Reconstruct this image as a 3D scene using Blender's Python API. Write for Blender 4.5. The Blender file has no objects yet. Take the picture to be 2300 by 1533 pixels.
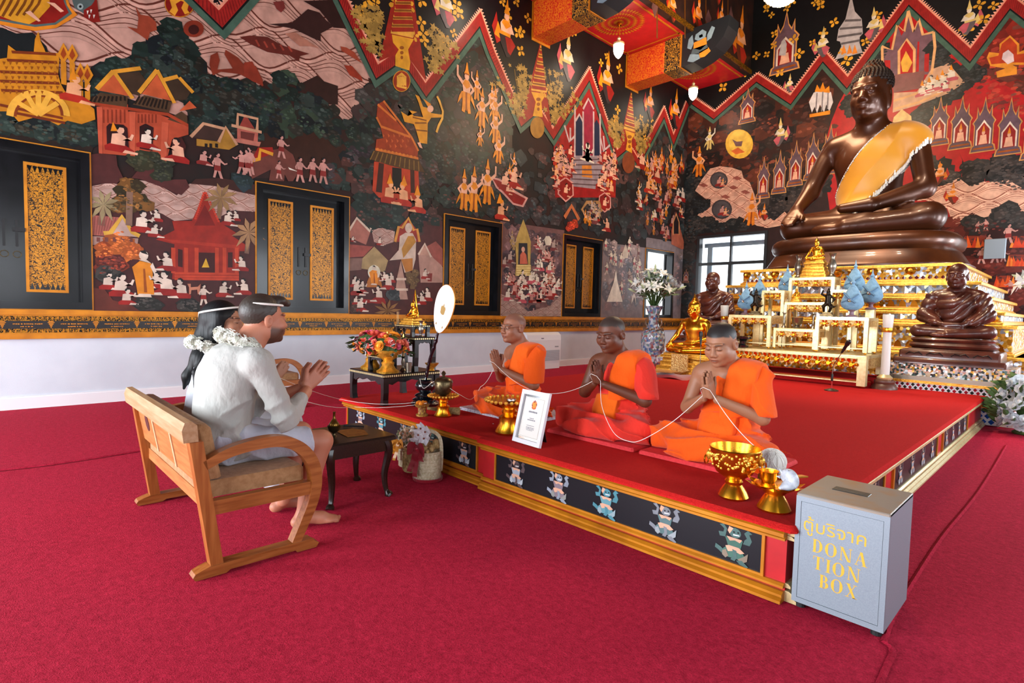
import bpy, bmesh, math, random
import numpy as np
from math import sin, cos, pi, radians, sqrt, atan2, hypot
from mathutils import Vector, Matrix
from mathutils.geometry import tessellate_polygon

random.seed(7)
SC = bpy.context.scene
COL = SC.collection

# ---------------------------------------------------------------- camera
FPX = 1245.0
YAW, PITCH, ROLL, EYE = radians(-46.2), radians(-3.25), radians(1.38), 1.27
_f = Vector((sin(YAW) * cos(PITCH), cos(YAW) * cos(PITCH), sin(PITCH)))
_r0 = Vector((cos(YAW), -sin(YAW), 0)); _u0 = _r0.cross(_f)
_r = _r0 * cos(ROLL) + _u0 * sin(ROLL); _u = -_r0 * sin(ROLL) + _u0 * cos(ROLL)
CAMP = Vector((0, 0, EYE))
cam_d = bpy.data.cameras.new('camera'); cam = bpy.data.objects.new('camera', cam_d); COL.objects.link(cam)
cam_d.sensor_width = 36; cam_d.lens = FPX / 2300 * 36; cam_d.clip_start = 0.05; cam_d.clip_end = 200
cam.matrix_world = Matrix(((_r.x, _u.x, -_f.x, 0), (_r.y, _u.y, -_f.y, 0), (_r.z, _u.z, -_f.z, EYE), (0, 0, 0, 1)))
SC.camera = cam

def _ray(px, py): return _r * ((px - 1150) / FPX) - _u * ((py - 766.5) / FPX) + _f
def at_z(px, py, z=0.0):
    d = _ray(px, py); return CAMP + d * ((z - EYE) / d.z)
def at_x(px, py, x):
    d = _ray(px, py); return CAMP + d * (x / d.x)
def at_y(px, py, y):
    d = _ray(px, py); return CAMP + d * (y / d.y)

# ---------------------------------------------------------------- world, lights, exposure
SC.view_settings.view_transform = 'Standard'; SC.view_settings.look = 'None'
SC.view_settings.gamma = 1.0; SC.view_settings.use_curve_mapping = False
SC.view_settings.exposure = 0.85
SC.cycles.max_bounces = 7; SC.cycles.diffuse_bounces = 4; SC.cycles.glossy_bounces = 4
SC.cycles.transmission_bounces = 4; SC.cycles.transparent_max_bounces = 8
SC.cycles.caustics_reflective = False; SC.cycles.caustics_refractive = False
SC.cycles.sample_clamp_indirect = 6.0; SC.cycles.use_denoising = True

w = bpy.data.worlds.new('sky'); SC.world = w; w.use_nodes = True
wn = w.node_tree.nodes; wl = w.node_tree.links
bg = wn['Background']
tc = wn.new('ShaderNodeTexCoord'); sep = wn.new('ShaderNodeSeparateXYZ'); rmp = wn.new('ShaderNodeValToRGB')
wl.new(tc.outputs['Generated'], sep.inputs[0]); wl.new(sep.outputs['Z'], rmp.inputs[0])
rmp.color_ramp.elements[0].position = 0.0; rmp.color_ramp.elements[0].color = (0.92, 0.96, 1.0, 1)
rmp.color_ramp.elements[1].position = 0.8; rmp.color_ramp.elements[1].color = (0.62, 0.78, 1.0, 1)
wl.new(rmp.outputs[0], bg.inputs[0]); bg.inputs[1].default_value = 2.2

XL, XR, YB, YR = -8.45, 2.55, 15.0, -4.8      # room: left / right / back / rear (entrance) walls
XC = -2.95                                     # axis of the hall
def area(name, loc, rot, sx, sy, power, col):
    d = bpy.data.lights.new(name, 'AREA'); d.shape = 'RECTANGLE'; d.size = sx; d.size_y = sy
    d.energy = power; d.color = col
    o = bpy.data.objects.new(name, d); COL.objects.link(o); o.location = loc; o.rotation_euler = rot
    o.visible_camera = False
    return o
DAY = (0.86, 0.93, 1.0)
# daylight in the three tall entrance doorways of the rear wall and the five windows of the right wall
for x, p in ((XC - 3.2, 330), (XC, 290), (XC + 3.2, 70)):
    area('entrance_daylight', (x, YR + 0.02, 1.75), (radians(90), 0, 0), 1.7, 3.2, p, DAY)
for i in range(5):
    area('window_daylight', (XR - 0.02, 0.28 + 3.365 * i, 2.09), (radians(90), 0, radians(90)), 1.35, 1.8, (30, 40, 70, 140, 160)[i], DAY)
CHAND = 480      # warm chandelier over the nave
def spot(loc, to, e, col, ang, r=.25):
    d = bpy.data.lights.new('added_altar_fill', 'SPOT'); d.energy = e; d.color = col; d.spot_size = radians(ang); d.spot_blend = .8; d.shadow_soft_size = r
    o = bpy.data.objects.new('added_altar_fill', d); COL.objects.link(o); o.location = loc; o.rotation_euler = (Vector(to) - Vector(loc)).to_track_quat('-Z', 'Y').to_euler()
spot((XC - 1.2, 5.6, 10.3), (XC, 9.4, .9), 1700, (1, .82, .56), 42)       # unseen warm fill added for the altar and the Buddha, no fixture
spot((XC + 1.6, 6.2, 10.3), (XC, 11.4, 3.6), 700, (1, .84, .62), 50)
# ---------------------------------------------------------------- materials
MATS = {}
def _lin(c):
    if isinstance(c, str):
        c = c.lstrip('#'); c = [int(c[i:i + 2], 16) / 255 for i in (0, 2, 4)]
        return tuple(((v / 12.92) if v <= 0.04045 else ((v + 0.055) / 1.055) ** 2.4) for v in c)
    return tuple(c)[:3]
def mat(name, col=(.8, .8, .8), rough=.5, metal=0., col2=None, scale=20., detail=3., bump=0., bscale=None, spec=.5,
        attr=None, emit=None, estr=0., alpha=None, trans=0., aniso=None, sheen=0., coat=0., lo=.35, hi=.65, subs=0.):
    if name in MATS: return MATS[name]
    m = bpy.data.materials.new(name); m.use_nodes = True; MATS[name] = m
    nt = m.node_tree; N = nt.nodes; L = nt.links; b = N['Principled BSDF']
    c = _lin(col)
    b.inputs['Base Color'].default_value = (*c, 1); b.inputs['Roughness'].default_value = rough
    b.inputs['Metallic'].default_value = metal; b.inputs['Specular IOR Level'].default_value = spec
    if sheen: b.inputs['Sheen Weight'].default_value = sheen
    if coat: b.inputs['Coat Weight'].default_value = coat; b.inputs['Coat Roughness'].default_value = .08
    if trans: b.inputs['Transmission Weight'].default_value = trans
    if subs: b.inputs['Subsurface Weight'].default_value = subs; b.inputs['Subsurface Radius'].default_value = (.012, .004, .002)
    if emit: b.inputs['Emission Color'].default_value = (*_lin(emit), 1); b.inputs['Emission Strength'].default_value = estr
    if alpha is not None: b.inputs['Alpha'].default_value = alpha
    src = None
    if attr:
        a = N.new('ShaderNodeAttribute'); a.attribute_name = attr; src = a.outputs['Color']
    if col2 is not None or bump:
        t = N.new('ShaderNodeTexCoord'); mp = N.new('ShaderNodeMapping'); L.new(t.outputs['Object'], mp.inputs[0])
        if aniso: mp.inputs['Scale'].default_value = aniso
        nz = N.new('ShaderNodeTexNoise'); nz.inputs['Scale'].default_value = scale; nz.inputs['Detail'].default_value = detail
        L.new(mp.outputs[0], nz.inputs['Vector'])
        if col2 is not None:
            r = N.new('ShaderNodeValToRGB'); L.new(nz.outputs[0], r.inputs[0])
            r.color_ramp.elements[0].position = lo; r.color_ramp.elements[1].position = hi
            if src is None:
                r.color_ramp.elements[0].color = (*c, 1); r.color_ramp.elements[1].color = (*_lin(col2), 1); src = r.outputs[0]
            else:
                r.color_ramp.elements[0].color = (*_lin(col2), 1); r.color_ramp.elements[1].color = (1, 1, 1, 1)
                mx = N.new('ShaderNodeMix'); mx.data_type = 'RGBA'; mx.blend_type = 'MULTIPLY'; mx.inputs[0].default_value = 1
                L.new(src, mx.inputs[6]); L.new(r.outputs[0], mx.inputs[7]); src = mx.outputs[2]
        if bump:
            nb = nz
            if bscale:
                nb = N.new('ShaderNodeTexNoise'); nb.inputs['Scale'].default_value = bscale; nb.inputs['Detail'].default_value = 3
                L.new(mp.outputs[0], nb.inputs['Vector'])
            bp = N.new('ShaderNodeBump'); bp.inputs['Strength'].default_value = 1; bp.inputs['Distance'].default_value = bump
            L.new(nb.outputs[0], bp.inputs['Height']); L.new(bp.outputs[0], b.inputs['Normal'])
    if src is not None: L.new(src, b.inputs['Base Color'])
    return m

def filigree(name, c1, c2, scale=14., thr=(.06, .09), rough=.35, metal=.6, dist=.6):
    """gold scrollwork on lacquer: distorted cell edges"""
    if name in MATS: return MATS[name]
    m = bpy.data.materials.new(name); m.use_nodes = True; MATS[name] = m
    N = m.node_tree.nodes; L = m.node_tree.links; b = N['Principled BSDF']
    t = N.new('ShaderNodeTexCoord'); nz = N.new('ShaderNodeTexNoise'); nz.inputs['Scale'].default_value = scale * .8; nz.inputs['Detail'].default_value = 1
    L.new(t.outputs['Object'], nz.inputs['Vector'])
    sub = N.new('ShaderNodeVectorMath'); sub.operation = 'MULTIPLY_ADD'
    sub.inputs[1].default_value = (dist / scale * 6,) * 3
    L.new(nz.outputs['Color'], sub.inputs[0]); L.new(t.outputs['Object'], sub.inputs[2])
    v = N.new('ShaderNodeTexVoronoi'); v.feature = 'DISTANCE_TO_EDGE'; v.inputs['Scale'].default_value = scale
    L.new(sub.outputs[0], v.inputs['Vector'])
    r = N.new('ShaderNodeValToRGB'); r.color_ramp.elements[0].position = thr[0]; r.color_ramp.elements[1].position = thr[1]
    r.color_ramp.elements[0].color = (*_lin(c2), 1); r.color_ramp.elements[1].color = (*_lin(c1), 1)
    L.new(v.outputs['Distance'], r.inputs[0]); L.new(r.outputs[0], b.inputs['Base Color'])
    b.inputs['Roughness'].default_value = rough; b.inputs['Metallic'].default_value = metal
    return m

mat('paint', attr='Col', rough=.6, col2=(.8, .8, .8), scale=9, detail=6, spec=.2)
mat('col', attr='Col', rough=.5)
mat('colgloss', attr='Col', rough=.2, coat=.5)
mat('skin', attr='Col', rough=.5, spec=.4, subs=.08, bump=.0006, scale=220)
mat('cloth', attr='Col', rough=.85, sheen=.1, bump=.013, scale=60, bscale=17, spec=.2, aniso=(1, 1, .55))
mat('white_wall', '#c6cad2', rough=.75, col2='#bfc3cc', scale=3, bump=.0008, bscale=160)
mat('gold', '#f0aa38', rough=.27, metal=1, col2='#e09a22', scale=12)
mat('gold_leaf', '#ecb044', rough=.34, metal=.65, col2='#c98a2a', scale=40, bump=.004, bscale=60)
mat('gold_carved', '#f0d08a', rough=.34, metal=.55, col2='#b87a2a', scale=55, bump=.012, bscale=45)
mat('gold_pale', '#e6d3a0', rough=.35, metal=.55, col2='#d8c088', scale=30)
mat('gold_paint', '#cc8118', rough=.42, metal=.35, col2='#b26c12', scale=6)
mat('lacquer', '#060608', rough=.24, spec=.35, coat=.05, col2='#101014', scale=5)
mat('lacquer_soft', '#100b0b', rough=.3, col2='#1a1212', scale=30)
mat('dark_wood', '#2b1a12', rough=.32, col2='#180e0a', scale=10, aniso=(1, 12, 12), coat=.2)
mat('teak', '#a9652f', rough=.38, col2='#8f4c1c', scale=4, aniso=(14, 14, 1.2), detail=5, coat=.15)
mat('teak_x', '#b9733f', rough=.45, col2='#a05c2c', scale=4, aniso=(1.2, 14, 14), detail=5)
mat('teak_y', '#a5622e', rough=.38, col2='#854616', scale=4, aniso=(14, 1.2, 14), detail=5, coat=.15)
mat('brown_bronze', '#5c2818', rough=.38, col2='#3c160d', scale=6, metal=.15, coat=.35, bump=.001, bscale=40)
mat('buddha_bronze', '#54290f', rough=.36, col2='#3a1a0a', scale=3, metal=.4, coat=.12)
mat('bronze', '#6b5b40', rough=.34, metal=.9, col2='#4d402c', scale=30)
mat('silver', '#c9ccd2', rough=.18, metal=1)
mat('pewter', '#8c8274', rough=.3, metal=.9)
mat('chrome', '#dddddd', rough=.12, metal=1)
mat('black', '#101012', rough=.4)
mat('black_glaze', '#0c1016', rough=.12, coat=.8, bump=.004, bscale=60)
mat('white_paint', '#e4e6ea', rough=.45)
mat('white_plastic', '#dcd9dc', rough=.35)
mat('red_lacquer', '#c11a20', rough=.4, col2='#ad151b', scale=8)
mat('tan_cushion', '#a87a50', rough=.8, col2='#94673f', scale=40, bump=.002, bscale=220, sheen=.1)
mat('grey_metal', '#8e99a2', rough=.45, metal=.3, col2='#838e98', scale=300)
mat('box_top', '#8d857c', rough=.5, metal=.3, col2='#9a7a5c', scale=7, lo=.5, hi=.72)
mat('rubber', '#101416', rough=.6)
mat('wax', '#e8c987', rough=.5, subs=.2)
mat('white_petal', '#eef0ee', rough=.6, subs=.05)
mat('leaf', '#2f4a22', rough=.5, col2='#4d6a34', scale=30)
mat('wicker', '#d8cdb0', rough=.7, col2='#b9a884', scale=60, bump=.004, bscale=90)
mat('straw', '#b99a66', rough=.8, col2='#8f7446', scale=60, bump=.004, bscale=120)
mat('satin_red', '#8e0f22', rough=.3, sheen=.3)
mat('satin_gold', '#d58a1e', rough=.35, sheen=.3)
mat('paper', '#e9e6de', rough=.8)
mat('string', '#e9e4dc', rough=.9)
mat('glass_clear', '#ffffff', rough=.05, trans=1.0, spec=.5)
mat('glow', '#ffffff', emit='#fff4e0', estr=14)
mat('blue_cloth', '#6f97b4', rough=.8, col2='#7fa6c2', scale=30, bump=.003, bscale=90, sheen=.2)
mat('salmon_mat', '#d8343a', rough=.85, col2='#c92a30', scale=60, bump=.002, bscale=300)
filigree('gold_scroll', '#bd7c14', '#120c06', scale=24, thr=(.05, .11), metal=.25)
filigree('gold_scroll_fine', '#0e0b0a', '#b07818', scale=30, thr=(.06, .11))
filigree('red_gold_brocade', '#e07a18', '#c9201a', scale=16, thr=(.07, .13), metal=.3, rough=.45)
filigree('black_gold_floral', '#0d0f14', '#c9942c', scale=15, thr=(.05, .10), metal=.3, rough=.45)

def carpet(name, c1, c2, c3, bump, streak=None):
    m = bpy.data.materials.new(name); m.use_nodes = True; MATS[name] = m
    N = m.node_tree.nodes; L = m.node_tree.links; b = N['Principled BSDF']
    b.inputs['Roughness'].default_value = .95; b.inputs['Specular IOR Level'].default_value = .15
    b.inputs['Sheen Weight'].default_value = .25; b.inputs['Sheen Roughness'].default_value = .5
    b.inputs['Sheen Tint'].default_value = (*_lin(c2), 1)
    t = N.new('ShaderNodeTexCoord'); mp = N.new('ShaderNodeMapping'); L.new(t.outputs['Object'], mp.inputs[0])
    if streak: mp.inputs['Scale'].default_value = streak
    n1 = N.new('ShaderNodeTexNoise'); n1.inputs['Scale'].default_value = 34; n1.inputs['Detail'].default_value = 7; n1.inputs['Roughness'].default_value = .75; n1.inputs['Distortion'].default_value = .4
    n2 = N.new('ShaderNodeTexNoise'); n2.inputs['Scale'].default_value = 170; n2.inputs['Detail'].default_value = 5
    n2.inputs['Distortion'].default_value = .6
    L.new(mp.outputs[0], n1.inputs['Vector']); L.new(mp.outputs[0], n2.inputs['Vector'])
    r1 = N.new('ShaderNodeValToRGB'); r1.color_ramp.elements[0].position = .3; r1.color_ramp.elements[1].position = .7
    r1.color_ramp.elements[0].color = (*_lin(c1), 1); r1.color_ramp.elements[1].color = (*_lin(c2), 1)
    L.new(n1.outputs[0], r1.inputs[0])
    r2 = N.new('ShaderNodeValToRGB'); r2.color_ramp.elements[0].position = .3; r2.color_ramp.elements[1].position = .62
    r2.color_ramp.elements[0].color = (*_lin(c3), 1); r2.color_ramp.elements[1].color = (1, 1, 1, 1)
    L.new(n2.outputs[0], r2.inputs[0])
    mx = N.new('ShaderNodeMix'); mx.data_type = 'RGBA'; mx.blend_type = 'MULTIPLY'; mx.inputs[0].default_value = .8
    L.new(r1.outputs[0], mx.inputs[6]); L.new(r2.outputs[0], mx.inputs[7]); L.new(mx.outputs[2], b.inputs['Base Color'])
    bp = N.new('ShaderNodeBump'); bp.inputs['Distance'].default_value = bump; bp.inputs['Strength'].default_value = 1
    ad = N.new('ShaderNodeMath'); ad.operation = 'ADD'; L.new(n1.outputs[0], ad.inputs[0]); L.new(n2.outputs[0], ad.inputs[1])
    L.new(ad.outputs[0], bp.inputs['Height']); L.new(bp.outputs[0], b.inputs['Normal'])
carpet('carpet_crimson', '#980c28', '#d62a4a', '#a89898', .007)
carpet('carpet_red', '#c2181a', '#d82824', '#c8b8b8', .004, (1, 4, 1))

# ---------------------------------------------------------------- mesh helpers
class MB:
    def __init__(s): s.v = []; s.f = []; s.c = []; s.col = None
    def add(s, vs, fs, col=None):
        o = len(s.v); s.v += [tuple(p) for p in vs]; s.f += [tuple(i + o for i in f) for f in fs]
        s.c += [col if col is not None else s.col] * len(fs); return s
    def box(s, x0, x1, y0, y1, z0, z1, col=None):
        return s.add([(x0, y0, z0), (x1, y0, z0), (x1, y1, z0), (x0, y1, z0), (x0, y0, z1), (x1, y0, z1), (x1, y1, z1), (x0, y1, z1)],
                     [(0, 3, 2, 1), (4, 5, 6, 7), (0, 1, 5, 4), (1, 2, 6, 5), (2, 3, 7, 6), (3, 0, 4, 7)], col)
    def bbox(s, x0, x1, y0, y1, z0, z1, b=.006, col=None):
        """box with chamfered vertical and top edges"""
        def ring(i, z): return [(x0 + i + b, y0 + i, z), (x1 - i - b, y0 + i, z), (x1 - i, y0 + i + b, z), (x1 - i, y1 - i - b, z),
                                (x1 - i - b, y1 - i, z), (x0 + i + b, y1 - i, z), (x0 + i, y1 - i - b, z), (x0 + i, y0 + i + b, z)]
        vs = ring(0, z0) + ring(0, z1 - b) + ring(b * .7, z1)
        fs = [tuple(range(7, -1, -1)), tuple(range(16, 24))]
        for k in (0, 8):
            fs += [(k + i, k + (i + 1) % 8, k + 8 + (i + 1) % 8, k + 8 + i) for i in range(8)]
        return s.add(vs, fs, col)
    def lathe(s, prof, c=(0, 0, 0), n=24, sx=1., sy=1., col=None, cap=True):
        vs, fs = [], []
        for r, z in prof:
            vs += [(c[0] + r * sx * cos(2 * pi * i / n), c[1] + r * sy * sin(2 * pi * i / n), c[2] + z) for i in range(n)]
        for k in range(len(prof) - 1):
            fs += [(k * n + i, k * n + (i + 1) % n, (k + 1) * n + (i + 1) % n, (k + 1) * n + i) for i in range(n)]
        if cap:
            if prof[0][0] > 1e-5: fs.append(tuple(range(n - 1, -1, -1)))
            if prof[-1][0] > 1e-5: fs.append(tuple((len(prof) - 1) * n + i for i in range(n)))
        return s.add(vs, fs, col)
    def tube(s, pts, r, n=8, col=None, cap=True, closed=False, flat=1.):
        P = [Vector(p) for p in pts]; m = len(P); rr = r if isinstance(r, (list, tuple)) else [r] * m
        vs, fs = [], []; prev = None
        for i, p in enumerate(P):
            t = (P[(i + 1) % m] - P[i - 1]) if closed else (P[min(i + 1, m - 1)] - P[max(i - 1, 0)])
            if t.length < 1e-9: t = Vector((0, 0, 1))
            t.normalize()
            if prev is None:
                a = t.cross(Vector((0, 0, 1)));  a = a if a.length > 1e-3 else t.cross(Vector((1, 0, 0)))
            else: a = prev - t * prev.dot(t)
            a.normalize(); prev = a; b = t.cross(a)
            vs += [p + (a * cos(2 * pi * k / n) + b * sin(2 * pi * k / n) * flat) * rr[i] for k in range(n)]
        for i in range(m if closed else m - 1):
            j = (i + 1) % m
            fs += [(i * n + k, i * n + (k + 1) % n, j * n + (k + 1) % n, j * n + k) for k in range(n)]
        if cap and not closed: fs += [tuple(range(n - 1, -1, -1)), tuple((m - 1) * n + k for k in range(n))]
        return s.add(vs, fs, col)
    def sphere(s, c, r, n=10, m=7, col=None):
        r = r if isinstance(r, (list, tuple)) else (r, r, r)
        vs = [(c[0], c[1], c[2] - r[2])]; fs = []
        for j in range(1, m):
            a = -pi / 2 + pi * j / m
            vs += [(c[0] + r[0] * cos(a) * cos(2 * pi * i / n), c[1] + r[1] * cos(a) * sin(2 * pi * i / n), c[2] + r[2] * sin(a)) for i in range(n)]
        vs.append((c[0], c[1], c[2] + r[2])); T = len(vs) - 1
        fs += [(0, 1 + (i + 1) % n, 1 + i) for i in range(n)]
        for j in range(m - 2):
            o = 1 + j * n; fs += [(o + i, o + (i + 1) % n, o + n + (i + 1) % n, o + n + i) for i in range(n)]
        o = 1 + (m - 2) * n; fs += [(o + i, o + (i + 1) % n, T) for i in range(n)]
        return s.add(vs, fs, col)
    def prism(s, poly, f0, f1, col=None):
        """poly: 2-D outline; f0/f1 map (u,v) to 3-D on the two sides"""
        n = len(poly); vs = [f0(*p) for p in poly] + [f1(*p) for p in poly]
        tri = tessellate_polygon([[Vector((p[0], p[1], 0)) for p in poly]])
        fs = [tuple(t) for t in tri] + [tuple(n + i for i in t[::-1]) for t in tri]
        fs += [(i, n + i, n + (i + 1) % n, (i + 1) % n) for i in range(n)]
        return s.add(vs, fs, col)
    def flat(s, poly, f, col=None):
        tri = tessellate_polygon([[Vector((p[0], p[1], 0)) for p in poly]])
        return s.add([f(*p) for p in poly], [tuple(t) for t in tri], col)
    def grid(s, fn, nu, nv, col=None):
        vs = [fn(i / nu, j / nv) for j in range(nv + 1) for i in range(nu + 1)]
        fs = [(j * (nu + 1) + i, j * (nu + 1) + i + 1, (j + 1) * (nu + 1) + i + 1, (j + 1) * (nu + 1) + i) for j in range(nv) for i in range(nu)]
        return s.add(vs, fs, col)

def mesh_of(name, mb, m, smooth=False):
    me = bpy.data.meshes.new(name); me.from_pydata(mb.v, [], mb.f)
    if any(c is not None for c in mb.c):
        a = me.attributes.new('Col', 'FLOAT_COLOR', 'CORNER'); buf = []
        for p, c in zip(me.polygons, mb.c):
            c = (*_lin(c if c is not None else (.5, .5, .5)), 1.); buf += c * p.loop_total
        a.data.foreach_set('color', buf)
    me.materials.append(MATS[m] if isinstance(m, str) else m)
    bm = bmesh.new(); bm.from_mesh(me); bmesh.ops.recalc_face_normals(bm, faces=bm.faces); bm.to_mesh(me); bm.free()
    if smooth: smooth_by_angle(me, smooth if not isinstance(smooth, bool) else 42)
    return me
def smooth_by_angle(me, deg):
    me.polygons.foreach_set('use_smooth', [True] * len(me.polygons))
    bm = bmesh.new(); bm.from_mesh(me); th = radians(deg)
    for e in bm.edges:
        if len(e.link_faces) == 2 and e.calc_face_angle(0) > th: e.smooth = False
        elif len(e.link_faces) != 2: e.smooth = True
    bm.to_mesh(me); bm.free()
def obj(name, mb, m, parent=None, smooth=False, label=None):
    me = mb if isinstance(mb, bpy.types.Mesh) else mesh_of(name, mb, m, smooth)
    o = bpy.data.objects.new(name, me); COL.objects.link(o)
    if parent is not None: o.parent = parent
    if label: o['label'] = label
    return o
def thing(name, label, cat, loc=(0, 0, 0), rz=0., group=None, sc=1.):
    o = bpy.data.objects.new(name, None); COL.objects.link(o); o.location = loc; o.rotation_euler = (0, 0, rz); o.scale = (sc,) * 3
    o['label'] = label; o['category'] = cat; o.empty_display_size = .1
    if group: o['group'] = group
    return o
def tag(o, label, cat, group=None):
    o['label'] = label; o['category'] = cat
    if group: o['group'] = group
    return o
def struct(name, mb, m, smooth=False, parent=None):
    o = obj(name, mb, m, parent, smooth)
    if parent is None: o['kind'] = 'structure'
    return o
def dup(root, loc=None, rz=None, label=None, group=None, sc=None):
    r = root.copy(); COL.objects.link(r)
    if loc is not None: r.location = loc
    if rz is not None: r.rotation_euler = (0, 0, rz)
    if sc is not None: r.scale = (sc,) * 3
    if label: r['label'] = label
    if group: r['group'] = group
    for ch in list(root.children):
        c = ch.copy(); COL.objects.link(c); c.parent = r
        for g in list(ch.children):
            d = g.copy(); COL.objects.link(d); d.parent = c
    return r
def bez(p0, p1, p2, p3, n=12):
    P = [Vector(p) for p in (p0, p1, p2, p3)]
    return [P[0] * (1 - t) ** 3 + P[1] * 3 * t * (1 - t) ** 2 + P[2] * 3 * t * t * (1 - t) + P[3] * t ** 3 for t in (i / n for i in range(n + 1))]
def catmull(P, n=6):
    P = [Vector(p) for p in P]; out = []
    for i in range(len(P) - 1):
        a, b, c, d = P[max(i - 1, 0)], P[i], P[i + 1], P[min(i + 2, len(P) - 1)]
        for k in range(n):
            t = k / n; out.append(.5 * ((2 * b) + (c - a) * t + (2 * a - 5 * b + 4 * c - d) * t * t + (3 * b - a - 3 * c + d) * t ** 3))
    out.append(P[-1]); return out
# ---------------------------------------------------------------- the hall
ZC = 10.6
WY0 = [-3.83 + 3.37 * i for i in range(6)]; WW, WZ0, WZ1 = 1.44, 1.15, 3.02      # window bays along the side walls
def wall_with_holes(u0, u1, z0, z1, holes, put, mb):
    """boxes around rectangular holes; put(mb,u0,u1,z0,z1)"""
    us = sorted({u0, u1, *[h[0] for h in holes], *[h[1] for h in holes]})
    for a, b in zip(us, us[1:]):
        cuts = sorted((h[2], h[3]) for h in holes if h[0] <= a + 1e-6 and h[1] >= b - 1e-6)
        z = z0
        for c0, c1 in cuts:
            if c0 > z: put(mb, a, b, z, c0)
            z = c1
        if z < z1: put(mb, a, b, z, z1)
    return mb
fl = MB(); fl.grid(lambda u, v: (XL + u * (XR - XL), YR + v * (YB - YR), 0.004 * sin(u * 31) * sin(v * 43) - .004), 60, 100)
floor = struct('floor', fl, 'carpet_crimson', smooth=True)
mat('mural_ground', '#2a1512', rough=.6, col2='#151716', scale=1.3, detail=7, spec=.2)
mat('wall_plain', '#3a1a16', rough=.7, col2='#241412', scale=1.2, detail=6)
mat('ceiling_red', '#7a1512', rough=.6, col2='#5c0f0d', scale=2)
holesL = [(y, y + WW, WZ0, WZ1) for y in WY0]
mb = wall_with_holes(YR, YB + .3, .84, ZC, holesL, lambda m, a, b, c, d: m.box(XL - .3, XL, a, b, c, d), MB())
wall_left = struct('wall_left', mb, 'mural_ground')
dado = struct('plaster_dado', MB().box(XL - .3, XL, YR, YB, 0, .84), 'white_wall', parent=wall_left)
struct('baseboard_left', MB().box(XL, XL + .025, YR, YB, 0, .13).box(XL, XL + .017, YR, YB, .13, .145), 'white_plastic')
BWX0, BWX1, BWZ0, BWZ1 = -8.0, -6.02, 1.15, 3.52
holesB = [(BWX0, BWX1, BWZ0, BWZ1), (2 * XC - BWX1, 2 * XC - BWX0, BWZ0, BWZ1)]
wall_back = struct('wall_back', wall_with_holes(XL - .3, XR + .3, .84, ZC, holesB, lambda m, a, b, c, d: m.box(a, b, YB, YB + .3, c, d), MB()), 'mural_ground')
struct('plaster_dado', MB().box(XL, XR, YB, YB + .3, 0, .84), 'white_wall', parent=wall_back)
mb = wall_with_holes(YR, YB, 0, ZC, holesL, lambda m, a, b, c, d: m.box(XR, XR + .3, a, b, c, d), MB())
struct('wall_right', mb, 'wall_plain')
holesR = [(x - .9, x + .9, 0, 3.45) for x in (XC - 3.2, XC, XC + 3.2)]
struct('wall_rear', wall_with_holes(XL - .3, XR + .3, 0, ZC, holesR, lambda m, a, b, c, d: m.box(a, b, YR - .3, YR, c, d), MB()), 'wall_plain')
struct('ceiling', MB().box(XL - .3, XR + .3, YR - .3, YB + .3, ZC, ZC + .2), 'ceiling_red')

# carpet seams: low ridges where two widths of carpet meet
def ridge(pts, r=.012, h=.010):
    m = MB(); P = catmull(pts, 8); n = len(P)
    for i in range(n - 1):
        a, b = P[i], P[i + 1]; t = (b - a).normalized(); s = Vector((-t.y, t.x, 0)) * r; u = Vector((0, 0, h))
        m.add([a - s, a + u * .8, a + s, b - s, b + u * .8, b + s], [(0, 1, 4, 3), (1, 2, 5, 4)])
    return m
struct('carpet_seam', ridge([at_z(*p) for p in ((2260, 1000), (2200, 1100), (2120, 1200), (2060, 1290), (2010, 1375), (1985, 1440))]), 'carpet_crimson', True, floor)
struct('carpet_seam', ridge([at_z(*p) for p in ((1985, 1440), (2005, 1460), (1990, 1500), (1965, 1560))]), 'carpet_crimson', True, floor)
struct('carpet_seam', ridge([at_z(*p) for p in ((-60, 1062), (120, 1042), (330, 1010))]), 'carpet_crimson', True, floor)

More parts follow.
